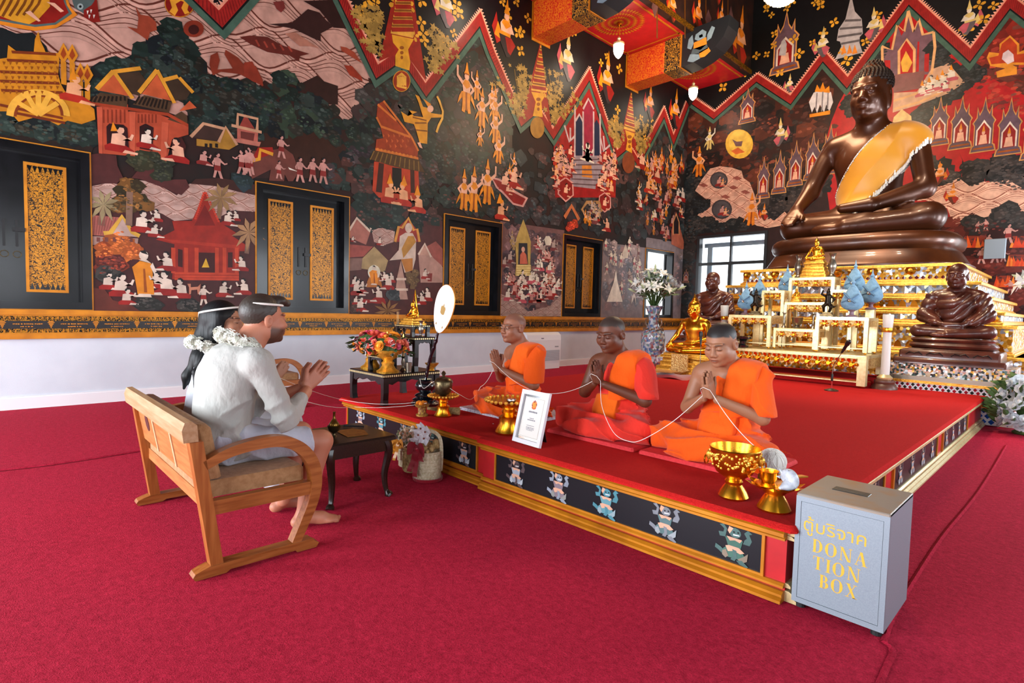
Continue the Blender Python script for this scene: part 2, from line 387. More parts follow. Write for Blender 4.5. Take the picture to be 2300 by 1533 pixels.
# shuttered windows of the left wall (local: y along the wall, x = 0 on the wall face)
def ring_obj(r, t, n=16):
    m = MB(); m.tube([(0, r * cos(2 * pi * i / n), r * sin(2 * pi * i / n)) for i in range(n)], t, 6, closed=True); return m
def make_window(idx, y0, opened=False):
    w = thing('window_%d' % idx, 'x', 'x', (XL, y0, 0)); del w['label']; del w['category']; w['kind'] = 'structure'
    e, fr = .016, .085
    def board(nm, a, b, c, d, x0, x1, m): return obj(nm, MB().box(x0, x1, a, b, c, d), m, w)
    for a, b, c, d in ((-e, WW + e, WZ0 - e, WZ0), (-e, WW + e, WZ1, WZ1 + e), (-e, 0, WZ0, WZ1), (WW, WW + e, WZ0, WZ1)):
        board('gold_edge', a, b, c, d, -.05, .022, 'gold_paint')
    for a, b, c, d in ((0, WW, WZ0, WZ0 + fr), (0, WW, WZ1 - fr, WZ1), (0, fr, WZ0 + fr, WZ1 - fr), (WW - fr, WW, WZ0 + fr, WZ1 - fr)):
        board('frame', a, b, c, d, -.16, .03, 'lacquer')
    lw = (WW - 2 * fr) / 2
    for k in (0, 1):
        yy = fr + k * lw; sh = obj('shutter', MB().box(-.135, -.10, 0, lw, WZ0 + fr, WZ1 - fr), 'lacquer', w)
        sh.location = (0, yy, 0)
        pa, pb = (.115, .485) if k == 0 else (.125, .51)
        z0, z1 = 1.345, 2.83; g = .03
        obj('gilt_panel', MB().box(-.10, -.094, pa + g, pb - g, z0 + g, z1 - g), 'gold_scroll', sh)
        for a, b, c, d in ((pa, pb, z0, z0 + g), (pa, pb, z1 - g, z1), (pa, pa + g, z0 + g, z1 - g), (pb - g, pb, z0 + g, z1 - g)):
            obj('gilt_moulding', MB().box(-.10, -.082, a, b, c, d), 'gold_paint', sh)
        # row of lotus-bud motifs along the top and foot of the gilt panel
        mt = MB()
        for zz, s in ((z0 + g + .004, 1), (z1 - g - .004, -1)):
            n = 7
            for q in range(n):
                c = pa + g + (pb - pa - 2 * g) * (q + .5) / n; hw = (pb - pa - 2 * g) / n * .46
                mt.add([(-.0925, c - hw, zz), (-.0925, c + hw, zz), (-.0925, c, zz + s * .075)], [(0, 1, 2)])
        obj('bud_border_print', mt, 'lacquer', sh)
        hy = lw - .055 if k == 0 else .055
        hb = obj('pull_bar', MB().box(-.10, -.085, hy - .012, hy + .012, 1.86, 2.16), 'black', sh)
        rg = obj('ring_pull', ring_obj(.036, .004), 'bronze', sh, True); rg.location = (-.09, hy, 1.77)
        if k == 1: obj('latch', MB().box(-.10, -.07, .02, .13, 2.03, 2.075), 'black', sh)
        if opened:
            sh.rotation_euler = (0, 0, radians(168 if k == 0 else -168)); 
            sh.location = (-.34, fr + .01 if k == 0 else WW - fr - .01, 0)
            if k == 1:
                for ch in sh.children: ch.location.y -= lw
                sh.data = mesh_of('shutter', MB().box(-.135, -.10, -lw, 0, WZ0 + fr, WZ1 - fr), 'lacquer')
    return w
for i, y in enumerate(WY0):
    if i == 0: continue
    make_window(i, y, opened=(i == 5))

# tall window in the back wall: black aluminium frame, transom, mullion and panes
wb = thing('window_6', 'x', 'x', (0, YB, 0)); del wb['label']; del wb['category']; wb['kind'] = 'structure'
f = .075; xm = (BWX0 + BWX1) / 2; zt = 2.72
for a, b, c, d in ((BWX0, BWX1, BWZ0, BWZ0 + f), (BWX0, BWX1, BWZ1 - f, BWZ1), (BWX0, BWX0 + f, BWZ0 + f, BWZ1 - f), (BWX1 - f, BWX1, BWZ0 + f, BWZ1 - f)):
    obj('frame', MB().box(a, b, -.02, .18, c, d), 'black', wb)
obj('transom', MB().box(BWX0 + f, BWX1 - f, -.01, .12, zt - .05, zt + .03), 'black', wb)
obj('mullion', MB().box(xm - .025, xm + .025, .0, .1, zt + .03, BWZ1 - f), 'black', wb)
obj('mullion', MB().box(xm - .05, xm + .05, .0, .1, BWZ0 + f, zt - .05), 'black', wb)
gm = bpy.data.materials.new('window_glass'); gm.use_nodes = True; MATS['window_glass'] = gm
_n = gm.node_tree.nodes; _l = gm.node_tree.links
_t = _n.new('ShaderNodeBsdfTransparent'); _t.inputs[0].default_value = (.97, .99, 1, 1); _g = _n.new('ShaderNodeBsdfGlossy'); _g.inputs['Roughness'].default_value = .03
_m = _n.new('ShaderNodeMixShader'); _m.inputs[0].default_value = .06
_l.new(_t.outputs[0], _m.inputs[1]); _l.new(_g.outputs[0], _m.inputs[2]); _l.new(_m.outputs[0], _n['Material Output'].inputs[0])
for a, b, c, d in ((BWX0 + f, xm - .025, zt + .03, BWZ1 - f), (xm + .025, BWX1 - f, zt + .03, BWZ1 - f), (BWX0 + f, xm - .05, BWZ0 + f, zt - .05), (xm + .05, BWX1 - f, BWZ0 + f, zt - .05)):
    obj('pane', MB().box(a, b, .06, .066, c, d), 'window_glass', wb)
# pale outer shutter frame behind the glass
obj('outer_frame', MB().box(BWX0 + .1, BWX1 - .1, .24, .29, BWZ1 - .32, BWZ1 - .2).box(BWX0 + .2, BWX0 + .34, .24, .29, BWZ0, BWZ1 - .32), 'grey_metal', wb)

# gilded frieze between plaster and mural
def frieze(name, put, u0, u1, parent):
    t = struct(name, put(MB(), u0, u1, .87, 1.075, 0, .012), 'lacquer_soft')
    for nm, z0, z1, d in (('top_moulding', 1.085, 1.14, .05), ('top_bead', 1.068, 1.085, .028), ('bottom_bead', .862, .876, .028), ('bottom_moulding', .805, .862, .045)):
        struct(nm, put(MB(), u0, u1, z0, z1, 0, d), 'gold_paint', parent=t)
    struct('lace_print', put(MB(), u0, u1, 1.012, 1.068, .012, .014), 'gold_scroll_fine', parent=t)
    struct('lace_print', put(MB(), u0, u1, .876, .922, .012, .014), 'gold_scroll_fine', parent=t)
    return t
putL = lambda m, a, b, c, d, e, g: m.box(XL + e, XL + g, a, b, c, d)
putB = lambda m, a, b, c, d, e, g: m.box(a, b, YB - g, YB - e, c, d)
trim1 = frieze('trim_1', putL, YR, YB, wall_left)
trim2 = frieze('trim_2', putB, XL, XR, wall_back)
def motifs(put3, u0, u1, parent):
    pend, txt = MB(), MB(); u = u0; rnd = random.Random(3)
    while u < u1:
        for (a, b, c, d) in ((-.022, .022, 1.0, 1.012), (-.03, .03, .988, .997), (-.02, .02, .968, .984), (-.012, .012, .948, .964), (-.005, .005, .93, .945)):
            pend.add([put3(u + a, c), put3(u + b, c), put3(u + b * 1.1, d), put3(u + a * 1.1, d)], [(0, 1, 2, 3)])
        for zz, hw in ((.976, .125), (.945, .06)):
            x = -hw
            while x < hw:
                l = rnd.uniform(.008, .02)
                txt.add([put3(u + .212 + x, zz - .004), put3(u + .212 + x + l, zz - .004 + rnd.uniform(-.003, .003)), put3(u + .212 + x + l, zz + .006), put3(u + .212 + x, zz + rnd.uniform(.003, .01))], [(0, 1, 2, 3)])
                x += l + rnd.choice((.002, .004, .012))
        # lotus lace teeth
        for q in range(9):
            c = u + q * .423 / 9
            pend.add([put3(c + .008, .88), put3(c + .024, .88), put3(c + .016, .922)], [(0, 1, 2)])
            pend.add([put3(c + .008, 1.06), put3(c + .024, 1.06), put3(c + .016, 1.02)], [(0, 1, 2)])
        u += .423
    struct('pendant_motif_print', pend, 'gold_paint', parent=parent); struct('inscription_lettering', txt, 'gold_paint', parent=parent)
motifs(lambda u, z: (XL + .0150, u, z), .169 - .423 * 6, YB, trim1)
motifs(lambda u, z: (u, YB - .0150, z), XL + .1, XR, trim2)

# side-aisle ceiling: brocade beams and red coffers
def make_beam(yc):
    t = thing('bracket_beam', 'painted bracket beam', 'beam', (0, yc, 0)); 
    h = .255; z0, z1 = 6.965, 7.70
    obj('wall_plate', MB().box(XL, XL + .03, -h - .02, h + .03, z0 - .05, z1 + .1), 'gold_paint', t)
    obj('brocade_block', MB().bbox(XL + .03, -7.36, -h, h, z0, z1, .02), 'red_gold_brocade', t)
    obj('floral_block', MB().box(-7.36, -6.93, -h + .01, h - .01, z0 + .005, z1), 'black_gold_floral', t)
    gb = obj('gold_band', MB().box(-6.95, -6.915, -h - .004, h + .004, z0 - .002, z1), 'gold_paint', t)
    out = [(-6.93, z0 + .01), (-6.6, z0 + .03), (-6.35, z0 + .1), (-6.1, z0 + .22), (-5.92, z0 + .38), (-5.82, z0 + .58), (-5.80, z0 + .8), (-6.93, z0 + .8)]
    obj('carved_end', MB().prism(out, lambda a, b: (a, -h + .02, b), lambda a, b: (a, h - .02, b)), mat('navy_paint', '#0b1118', rough=.5), t)
    fg = MB()   # painted grey-blue monkey bearer on the beam side
    B, O, P_ = '#7d93a3', '#e0872a', '#d9a58e'
    for pl, c in (([(-6.75, 7.55), (-6.66, 7.62), (-6.62, 7.42), (-6.68, 7.3), (-6.78, 7.36)], B), ([(-6.2, 7.66), (-6.12, 7.6), (-6.2, 7.4), (-6.3, 7.36), (-6.3, 7.5)], B),
                  ([(-6.58, 7.6), (-6.42, 7.66), (-6.32, 7.58), (-6.34, 7.46), (-6.5, 7.43), (-6.6, 7.5)], B), ([(-6.62, 7.43), (-6.32, 7.46), (-6.3, 7.3), (-6.45, 7.22), (-6.62, 7.3)], O),
                  ([(-6.64, 7.3), (-6.3, 7.3), (-6.26, 7.2), (-6.5, 7.14), (-6.68, 7.2)], '#4d5a62'), ([(-6.7, 7.2), (-6.5, 7.16), (-6.44, 7.04), (-6.62, 7.0), (-6.76, 7.06)], B),
                  ([(-6.48, 7.18), (-6.26, 7.22), (-6.2, 7.12), (-6.34, 7.04), (-6.46, 7.05)], O), ([(-6.5, 7.55), (-6.42, 7.56), (-6.4, 7.5), (-6.48, 7.49)], P_)):
        fg.flat(pl, lambda a, b: (a, -h + .0185, b), c)
    obj('painted_bearer_print', fg, 'paint', t)
    return t
bm2 = make_beam(12.085); bm1 = make_beam(8.715); bm0 = make_beam(5.345)
tag(bm2, 'brocade bracket beam nearest the room corner, with a grey monkey painted on it', 'beam', 'bracket beams')
tag(bm1, 'brocade bracket beam cut by the top of the photo, beside the hanging white lamp', 'beam', 'bracket beams')
tag(bm0, 'brocade bracket beam above the second spire, over the left wall', 'beam', 'bracket beams')
XA = -6.83
ac = struct('ceiling_aisle', MB().box(XL, XA, YR, YB, 7.70, 7.78), mat('coffer_red', '#b3131c', rough=.45, col2='#a30f18', scale=6))
for y0 in (5.6, 8.97, 12.34):
    y1 = y0 + 2.86; bo = MB()
    for i, (a, b, c, d) in enumerate(((XL + .06, XL + .10, y0, y1), (XA - .12, XA - .08, y0, y1), (XL + .06, XA - .08, y0 + .1, y0 + .14), (XL + .06, XA - .08, y1 - .14, y1 - .1))):
        bo.box(a, b, c, d, 7.694, 7.70)
    obj('gilt_border', bo, 'gold_paint', ac)
    ro = MB(); cx, cy = -7.64, (y0 + y1) / 2 - .02
    for R, n, l, wd in ((.58, 44, .14, .03), (.42, 36, .12, .028), (.27, 26, .11, .025), (.13, 16, .1, .022)):
        for k in range(n):
            a = 2 * pi * k / n; q = lambda r, s: (cx + r * cos(a) - s * sin(a), cy + r * sin(a) + s * cos(a), 7.695)
            ro.add([q(R - l, 0), q(R - l * .45, wd), q(R, 0), q(R - l * .45, -wd)], [(0, 1, 2, 3)])
    obj('gilt_rosette_print', ro, 'gold_paint', ac)
fas = struct('wall_aisle_fascia', MB().box(XA, XA + .15, YR, YB, 7.70, ZC), mat('fascia_dark', '#140a08', rough=.5, col2='#2b130c', scale=3))
obj('gilt_cornice', MB().box(XA + .15, XA + .19, YR, YB, 7.70, 7.80), 'gold_scroll_fine', fas)

def pendant(loc, label, lit=True):
    t = thing('pendant_lamp', label, 'lamp', loc, group='white pendant lamps')   # origin at the globe's foot
    obj('ceiling_cap', MB().lathe([(.05, 0), (.05, .03), (.02, .05), (.0, .06)][::-1], (0, 0, .0), 12), 'gold', t).location = (0, 0, .72)
    obj('rod', MB().lathe([(.008, .4), (.008, .79)], n=6), 'gold', t)
    obj('fitter', MB().lathe([(.105, .285), (.125, .30), (.125, .335), (.06, .36), (.03, .40), (.045, .43), (.02, .47)], n=18), 'gold_pale', t, True)
    obj('glass_globe', MB().lathe([(.0, 0), (.02, .012), (.06, .05), (.10, .12), (.115, .2), (.115, .29)], n=18, cap=False), 'glow', t, True)
    l = bpy.data.lights.new('lamp_light', 'POINT'); l.energy = 10; l.color = (1, .82, .6); l.shadow_soft_size = .12
    lo = bpy.data.objects.new('lamp_light', l); COL.objects.link(lo); lo.parent = t; lo.location = (0, 0, -.16)
    return t
pendant((-7.64, 10.4, 6.92), 'white glass pendant lamp hanging under the gilt rosette of the red ceiling')
pendant((-7.64, 13.75, 6.92), 'white glass pendant lamp hanging closest to the room corner')
pendant((-7.7, 7.03, 6.92), 'white glass pendant lamp cut off by the top edge of the photo')
# ---------------------------------------------------------------- murals: flat painting on the wall planes
ART={}
RN=random.Random(11)
PARENT={'L':wall_left,'B':wall_back,'F':fas}
def zz(ox,oy,s=3.8333):return lambda*P:[(ox+a/s,oy+b/s)for a,b in P]
A1,A2,A3,A4=zz(0,0),zz(550,0),zz(1100,0),zz(1700,0)
A5,A6,A7,A8=zz(0,350),zz(550,350),zz(1100,350),zz(1700,350)
def uv(wall,px,py):
 if wall=='L':p=at_x(px,py,XL);return(p.y,p.z)
 if wall=='F':p=at_x(px,py,XA+.15);return(p.y,p.z)
 p=at_y(px,py,YB);return(p.x,p.z)
_cnt=[0]
def w3(wall,u,v,lay,k=0):
 o=.0012+lay*.0024+(k%40)*.00001
 if wall=='L':return(XL+o,u,v)
 if wall=='F':return(XA+.15+o,u,v)
 return(u,YB-o,v)
def art(wall,name):
 k=(wall,name)
 if k not in ART:ART[k]=MB()
 return ART[k]
def puv(wall,name,lay,col,pts,k=None):
 _cnt[0]+=1;k=_cnt[0]if k is None else k
 art(wall,name).flat(pts,lambda a,b:w3(wall,a,b,lay,k),col)
def pol(wall,name,lay,col,pts):puv(wall,name,lay,col,[uv(wall,*p)for p in pts])
def lin(wall,name,lay,col,pts,wd=.02,isuv=False,closed=False):
 """thin painted line as a ribbon"""
 P=pts if isuv else[uv(wall,*p)for p in pts]
 if closed:P=P+[P[0]]
 _cnt[0]+=1;k=_cnt[0];m=art(wall,name);n=len(P);vs=[]
 for i in range(n):
  a,b=P[max(i-1,0)],P[min(i+1,n-1)];dx,dy=b[0]-a[0],b[1]-a[1];l=hypot(dx,dy)or 1
  ox,oy=-dy/l*wd/2,dx/l*wd/2
  vs+=[w3(wall,P[i][0]+ox,P[i][1]+oy,lay,k),w3(wall,P[i][0]-ox,P[i][1]-oy,lay,k)]
 m.add(vs,[(2*i,2*i+1,2*i+3,2*i+2)for i in range(n-1)],col)
def ell(wall,name,lay,col,px,py,rx,ry,n=20):
 pol(wall,name,lay,col,[(px+rx*cos(2*pi*i/n),py+ry*sin(2*pi*i/n))for i in range(n)])
def inside(p,poly):
 c=False;n=len(poly);x,y=p
 for i in range(n):
  a,b=poly[i],poly[i-1]
  if(a[1]>y)!=(b[1]>y)and x<(b[0]-a[0])*(y-a[1])/(b[1]-a[1])+a[0]:c=not c
 return c
HOLES={'L':[(y-.02,y+WW+.02,WZ0-.02,WZ1+.02)for y in WY0],'B':[(BWX0,BWX1,BWZ0,BWZ1)],'F':[]}
def in_hole(wall,u,v,r):return v-r<1.12 or any(a-r<u<b+r and c-r<v<d+r for a,b,c,d in HOLES[wall])
def jit(c,r,d=.18):
 c=_lin(c);f=1+r.uniform(-d,d);return(c[0]*f,c[1]*f,c[2]*f)
def foliage(wall,name,lay,pts,n,r0,r1,cols,px=True):
 P=[uv(wall,*p)for p in pts]if px else pts
 us=[p[0]for p in P];vs=[p[1]for p in P];done=0;tries=0
 m=art(wall,name)
 while done<n and tries<n*12:
  tries+=1
  u,v=RN.uniform(min(us),max(us)),RN.uniform(min(vs),max(vs))
  if not inside((u,v),P):continue
  r=RN.uniform(r0,r1);k=0;ly=lay+(done%300)*.0033
  if in_hole(wall,u,v,r):continue
  c=jit(RN.choice(cols),RN,.3);q=RN.uniform(0,6)
  N_=8
  ring=[(u+r*(1+.22*sin(3*a+q))*cos(a),v+r*.8*(1+.22*cos(4*a+q))*sin(a))for a in(2*pi*i/N_ for i in range(N_))]
  m.add([w3(wall,a,b,ly,k)for a,b in ring],[tuple(range(N_))],c);done+=1
  if RN.random()<.55:
   for t in range(3):
    a=RN.uniform(0,6.28);rr=r*.45;uu,vv=u+rr*cos(a),v+rr*sin(a);s=r*RN.uniform(.18,.3)
    lc=tuple(min(1,x*1.8+.006)for x in c)
    m.add([w3(wall,uu+s*cos(b),vv+s*.6*sin(b),lay+1.02+(done%300)*.0004,t*3)for b in(0,1.26,2.5,3.77,5.0)],[(0,1,2,3,4)],lc)
def waves(wall,name,lay,pts,base,line,per,amp,rise,wd):
 """rows of curling wave crests with inner contour lines"""
 P=[uv(wall,*p)for p in pts];puv(wall,name,lay,base,P)
 us=[p[0]for p in P];vs=[p[1]for p in P];u0,u1,v0,v1=min(us),max(us),min(vs),max(vs)
 lite=tuple(min(1,c*1.22)for c in _lin(base));dark=tuple(c*.8 for c in _lin(base))
 def seg(lst,col,w):
  run=[]
  for p in lst+[None]:
   if p is not None and inside(p,P):run.append(p)
   else:
    if len(run)>1:lin(wall,name,lay+.5,col,run,w,True)
    run=[]
 j=0;v=v0-rise
 while v<v1+rise:
  f=lambda u,o=0.,s=1.:v+o+amp*s*sin(2*pi*u/per+j*pi*.93)
  U=[u0+(u1-u0)*i/max(8,int((u1-u0)/per*14))for i in range(max(8,int((u1-u0)/per*14))+1)]
  seg([(u,f(u))for u in U],line,wd)
  seg([(u,f(u,-wd*1.7))for u in U],lite,wd*1.5)
  for q in(.28,.46,.64,.8):
   seg([(u,f(u,-rise*q,1-q*.5))for u in U],line if q<.7 else dark,wd*.45)
   # curl on every crest
  c=(pi/2-j*pi*.93)/(2*pi)*per
  c+=math.floor((u0-c)/per)*per
  while c<u1:
   pc=[(c-.12*per+rise*.30*(1-t*.16)*cos(t*1.05),v+amp*.1+rise*.26*(1-t*.16)*sin(t*1.05))for t in range(6)]
   seg(pc,lite,wd*1.5);c+=per
  v+=rise;j+=1
  # ---- figure templates (unit height, feet at 0,0)
def oval(x,y,rx,ry,n=10):return[(x+rx*cos(2*pi*i/n),y+ry*sin(2*pi*i/n))for i in range(n)]
G,GD,SK,RD,HR,WH='#d4801a','#94480f','#d9a184','#8e1d18','#171212','#d6c3b2'
def T_deva(raised=1):
 t=[('g',[(-.13,.02),(-.05,.0),(-.01,.2),(.04,0),(.12,.02),(.10,.25),(.13,.42),(0,.47),(-.12,.42),(-.10,.2)]),
('d',[(-.02,.45),(.03,.45),(.02,.06),(-.03,.04)]),('g',[(-.12,.3),(-.26,.12),(-.2,.3),(-.13,.42)]),('g',[(.12,.3),(.24,.14),(.19,.32),(.13,.42)]),
('s',[(-.09,.43),(.09,.43),(.12,.62),(.05,.69),(-.05,.69),(-.12,.62)]),('g',[(-.11,.58),(0,.5),(.11,.58),(.05,.68),(-.05,.68)]),
('s',[(-.12,.63),(-.22,.52),(-.12,.4),(-.09,.44),(-.15,.52),(-.08,.6)]),
('s',[(.1,.64),(.22,.74),(.22,.92),(.27,.92),(.27,.7),(.12,.56)]if raised else[(.12,.63),(.23,.52),(.08,.44),(.06,.48),(.15,.53),(.08,.6)]),
('s',oval(0,.755,.065,.075)),('g',[(-.075,.8),(.075,.8),(.04,.88),(.012,1.04),(-.012,1.04),(-.04,.88)]),('d',[(-.06,.79),(.06,.79),(.05,.82),(-.05,.82)])]
 return t
T_SIT=[('r',[(-.42,.0),(.46,.0),(.5,.13),(.2,.3),(-.2,.32),(-.44,.16)]),('s',[(.12,.0),(.6,.0),(.62,.08),(.2,.12)]),
('s',[(-.24,.27),(.2,.27),(.22,.62),(.05,.72),(-.2,.64)]),('s',[(.16,.62),(.42,.5),(.5,.74),(.42,.76),(.36,.62),(.12,.46)]),
('s',oval(.06,.84,.13,.15)),('h',[(-.1,.84),(-.08,.95),(.02,1.03),(.13,1.0),(.17,.93),(.04,.93),(-.02,.82)])]
T_WALK=[('s',[(-.16,.0),(-.08,0),(.0,.3),(-.1,.3)]),('s',[(.1,0),(.2,.0),(.1,.32),(.0,.3)]),('r',[(-.13,.28),(.13,.28),(.11,.5),(-.1,.5)]),
('s',[(-.1,.48),(.1,.48),(.13,.74),(0,.8),(-.13,.74)]),('s',[(.1,.74),(.26,.6),(.36,.64),(.36,.59),(.25,.54),(.08,.64)]),('s',[(-.1,.74),(-.2,.56),(-.16,.46),(-.12,.5),(-.13,.58),(-.04,.68)]),
('s',oval(.02,.88,.07,.085)),('h',[(-.06,.88),(-.05,.96),(.03,1.0),(.09,.95),(.02,.93),(-.02,.86)])]
T_FLY=[('r',[(-.34,.42),(-.24,.7),(-.2,.5),(-.12,.4),(-.05,.3),(-.22,.16)]),('g',[(-.28,.3),(-.2,.55),(-.12,.4),(-.1,.26)]),
('k',[(-.17,.36),(.13,.36),(.2,.2),(.1,.02),(.02,.0),(-.12,.2)]),('r',[(-.02,.34),(.13,.36),(.24,.26),(.12,.06),(.05,.1)]),
('s',[(-.12,.36),(.1,.36),(.14,.58),(.04,.64),(-.08,.63),(-.14,.55)]),('g',[(-.12,.42),(.1,.42),(.11,.36),(-.13,.36)]),('g',[(-.11,.56),(0,.48),(.12,.57),(.05,.63),(-.07,.63)]),
('s',[(.13,.57),(.2,.44),(.06,.42),(.05,.46),(.12,.47)]),('s',oval(.01,.705,.06,.075)),('g',[(-.06,.74),(.08,.74),(.05,.84),(.02,1.03),(-.02,.86)])]
T_SHRINE=[('o',[(-.27,0),(.27,0),(.24,.12),(.2,.14),(.2,.5),(.24,.56),(.16,.66),(.15,.86),(.1,.72),(.05,.8),(.0,1.03),(-.05,.8),(-.1,.72),(-.15,.86),(-.16,.66),(-.24,.56),(-.2,.5),(-.2,.14),(-.24,.12)]),
('p',[(-.24,.02),(.24,.02),(.21,.11),(.18,.13),(.18,.5),(.21,.56),(.14,.65),(.14,.8),(.1,.68),(.04,.78),(0,.97),(-.04,.78),(-.1,.68),(-.14,.8),(-.14,.65),(-.21,.56),(-.18,.5),(-.18,.13),(-.21,.11)]),
('w',[(-.15,.14),(.15,.14),(.15,.42),(.06,.52),(0,.6),(-.06,.52),(-.15,.42)]),('r',[(-.12,.14),(.12,.14),(.12,.41),(.05,.49),(0,.55),(-.05,.49),(-.12,.41)]),
('s',[(-.09,.15),(.09,.15),(.07,.24),(.06,.32),(-.06,.32),(-.07,.24)]),('s',oval(0,.36,.035,.04,8)),('g',[(-.035,.38),(.035,.38),(0,.5)]),('d',[(-.2,.06),(.2,.06),(.19,.09),(-.19,.09)])]
T_MONK=[('g',[(-.14,.06),(.12,.06),(.16,.4),(.2,.62),(.08,.76),(-.1,.72),(-.12,.5)]),('d',[(-.03,.1),(.02,.1),(.03,.6),(0,.6)]),('s',[(-.1,.0),(.14,.0),(.1,.07),(-.08,.07)]),
('s',[(-.12,.74),(-.2,.5),(-.18,.4),(-.14,.42),(-.14,.5),(-.08,.66)]),('s',[(-.1,.72),(.1,.78),(0,.82)]),('s',oval(.02,.88,.075,.1)),('h',[(-.05,.9),(.0,.99),(.08,.97),(.05,.93)])]
PAL={'gold':dict(g=G,d=GD,s=SK,r=RD,h=HR,k='#2a2426',w=WH,p='#5e4650',o='#c98a4a'),'white':dict(g=G,d=GD,s='#d3bfae',r=RD,h=HR,k='#2a2426',w=WH,p='#5e4650',o='#c98a4a'),
'rose':dict(g='#b8702a',d='#7a4418',s='#b98378',r='#7a2420',h='#1b1414',k='#2a2426',w=WH,p='#5e4650',o='#a0754a'),'fire':dict(g='#d0741c',d='#8a3c10',s='#d8996e',r='#a0281a',h=G,k='#5a2818',w=WH,p='#5e4650',o=G),
'pale':dict(g='#cdb26a',d='#8a6a3a',s='#d3c6b4',r='#b0505a',h='#4a3c3a',k='#5a5052',w=WH,p='#6e5660',o='#b99a6a'),'dusk':dict(g='#a88a5a',d='#6a5238',s='#a08a80',r='#6a3434',h='#2a2628',k='#3a3436',w=WH,p='#5e4650',o='#8a7258')}
def fig(wall,name,lay,T,px,py,hpx,pal='gold',flip=1,wide=1.):
 u,v=uv(wall,px,py);h=uv(wall,px,py-hpx)[1]-v;pl=PAL[pal]
 if in_hole(wall,u,v+h/2,h*.3):return
 k0=RN.randrange(8)
 for i,(c,pts)in enumerate(T):
  puv(wall,name,lay+.12*i,jit(pl[c],RN,.08),[(u+a*h*flip*wide,v+b*h)for a,b in pts],k0)
def figs(wall,name,lay,T,conv,lst,pal,sc=1/3.8333):
 for q in lst:
  x,y,h=q[:3];fl=q[3]if len(q)>3 else RN.choice((1,-1));(px,py),=conv((x,y));fig(wall,name,lay,T()if callable(T)else T,px,py,h*sc,pal,fl)
DK,MR=['#14211c','#1c2a26','#10171a','#22201a','#26302c'],'#46201c'
# ---- left wall: ground colours
pol('L','painted_sea',0,'#b08476',[(-40,-10),(770,-10),(846,175),(835,300),(805,310),(780,260),(640,250),(400,260),(200,190),(-40,140)])
waves('L','painted_sea',.3,[(-40,-60),(770,-60),(846,178),(838,296),(806,308),(760,262),(560,215),(380,190),(170,170),(-40,80)],'#b58a7b','#5a2c22',1.05,.13,.30,.022)
# earth and forest masses
for c,P in(('#171b1b',A1((780,580),(860,530),(1000,540),(1120,480),(1230,430),(1260,370),(1380,340),(1370,290),(1400,230),(1480,190),(1530,210),(1600,270),(1600,350),(1680,370),(1720,480),(1780,540),(1790,680),(1760,760),(1880,740),(2000,790),(2120,740),(2150,790),(2300,800),(2300,1180),(1650,1180),(1600,900),(1200,700),(800,900),(760,700))),
('#15191a',A1((-80,230),(20,240),(140,290),(280,280),(400,400),(420,470),(500,520),(520,700),(0,700),(-80,600))),
('#241812',A1((-80,900),(160,1050),(500,1080),(780,1060),(830,1200),(780,1340),(-80,1190))),
('#2c1814',A2((-10,740),(60,800),(170,690),(250,740),(330,640),(420,630),(480,720),(620,650),(680,700),(800,740),(800,900),(720,900),(870,1060),(1000,1170),(1010,1060),(990,950),(975,790),(1080,780),(1060,670),(1130,690),(1300,560),(1450,600),(1550,830),(2010,260),(2300,900),(2300,1533),(-10,1533))),
('#33190f',A2((240,980),(340,900),(360,1080),(700,1130),(900,1270),(940,1533),(260,1533),(100,1200)))):
 pol('L','painted_forest',1.6,c,P)
foliage('L','painted_forest',2.3,A1((780,580),(1120,480),(1260,370),(1480,190),(1600,350),(1720,480),(1790,680),(2300,800),(2300,1180),(1650,1180),(1600,900),(1200,700),(800,900)),260,.05,.14,DK)
foliage('L','painted_forest',2.3,A1((-80,900),(160,1050),(780,1060),(830,1200),(780,1330),(-80,1190)),90,.05,.13,['#1f2a24','#26322c','#2a261c','#141a1a'])
foliage('L','painted_forest',2.3,A2((-10,740),(170,690),(330,640),(480,720),(720,900),(1000,1170),(860,1300),(640,1130),(300,1180),(-10,1100)),170,.05,.13,DK+['#2c3a2c'])
foliage('L','painted_forest',2.3,A2((980,790),(1450,650),(1550,830),(2010,300),(2300,950),(2300,1533),(960,1533),(880,1320)),420,.06,.17,DK+['#2e2624','#33302e','#3a2a2a','#2a2026'])
foliage('L','painted_forest',2.3,A6((880,0),(2300,0),(2300,620),(1700,520),(1500,700),(900,620),(640,300),(460,260)),420,.06,.16,DK+['#3a2420','#4a2a24','#3a3032'])
foliage('L','painted_forest',2.3,A7((-20,0),(1720,-200),(1700,780),(1400,700),(900,640),(600,560),(-20,560)),560,.07,.2,['#232a2c','#2c3234','#3a3434','#33282a','#1c2224','#4a3230'])
pol('L','painted_village',1.7,'#431c1b',A5((785,230),(2210,250),(2210,1335),(785,1335)))
pol('L','painted_village',1.7,'#4a211f',A6((890,420),(1160,560),(1300,520),(1700,560),(1700,1370),(890,1370)))
pol('L','painted_village',1.7,'#6a4a48',A7((90,560),(640,640),(620,1380),(70,1380)))  # window glare put into the paler ground and foliage colours towards the corner
pol('L','painted_village',1.7,'#7a6a6c',A7((950,740),(1340,790),(1330,1400),(940,1400)))
pol('L','painted_village',1.7,'#7a6a6c',A7((1345,700),(1590,740),(1700,760),(1690,1400),(1575,1400),(1580,825),(1345,785)))
pol('L','painted_forest',1.7,'#1d1d1f',A1((-80,0),(-80,1200),(-10,1200),(-10,0)))
foliage('L','painted_village',2.3,A7((90,560),(640,640),(620,1380),(70,1380)),200,.06,.15,['#5a4446','#6e5252','#4a3a40','#7a5c58','#3f3a40'])
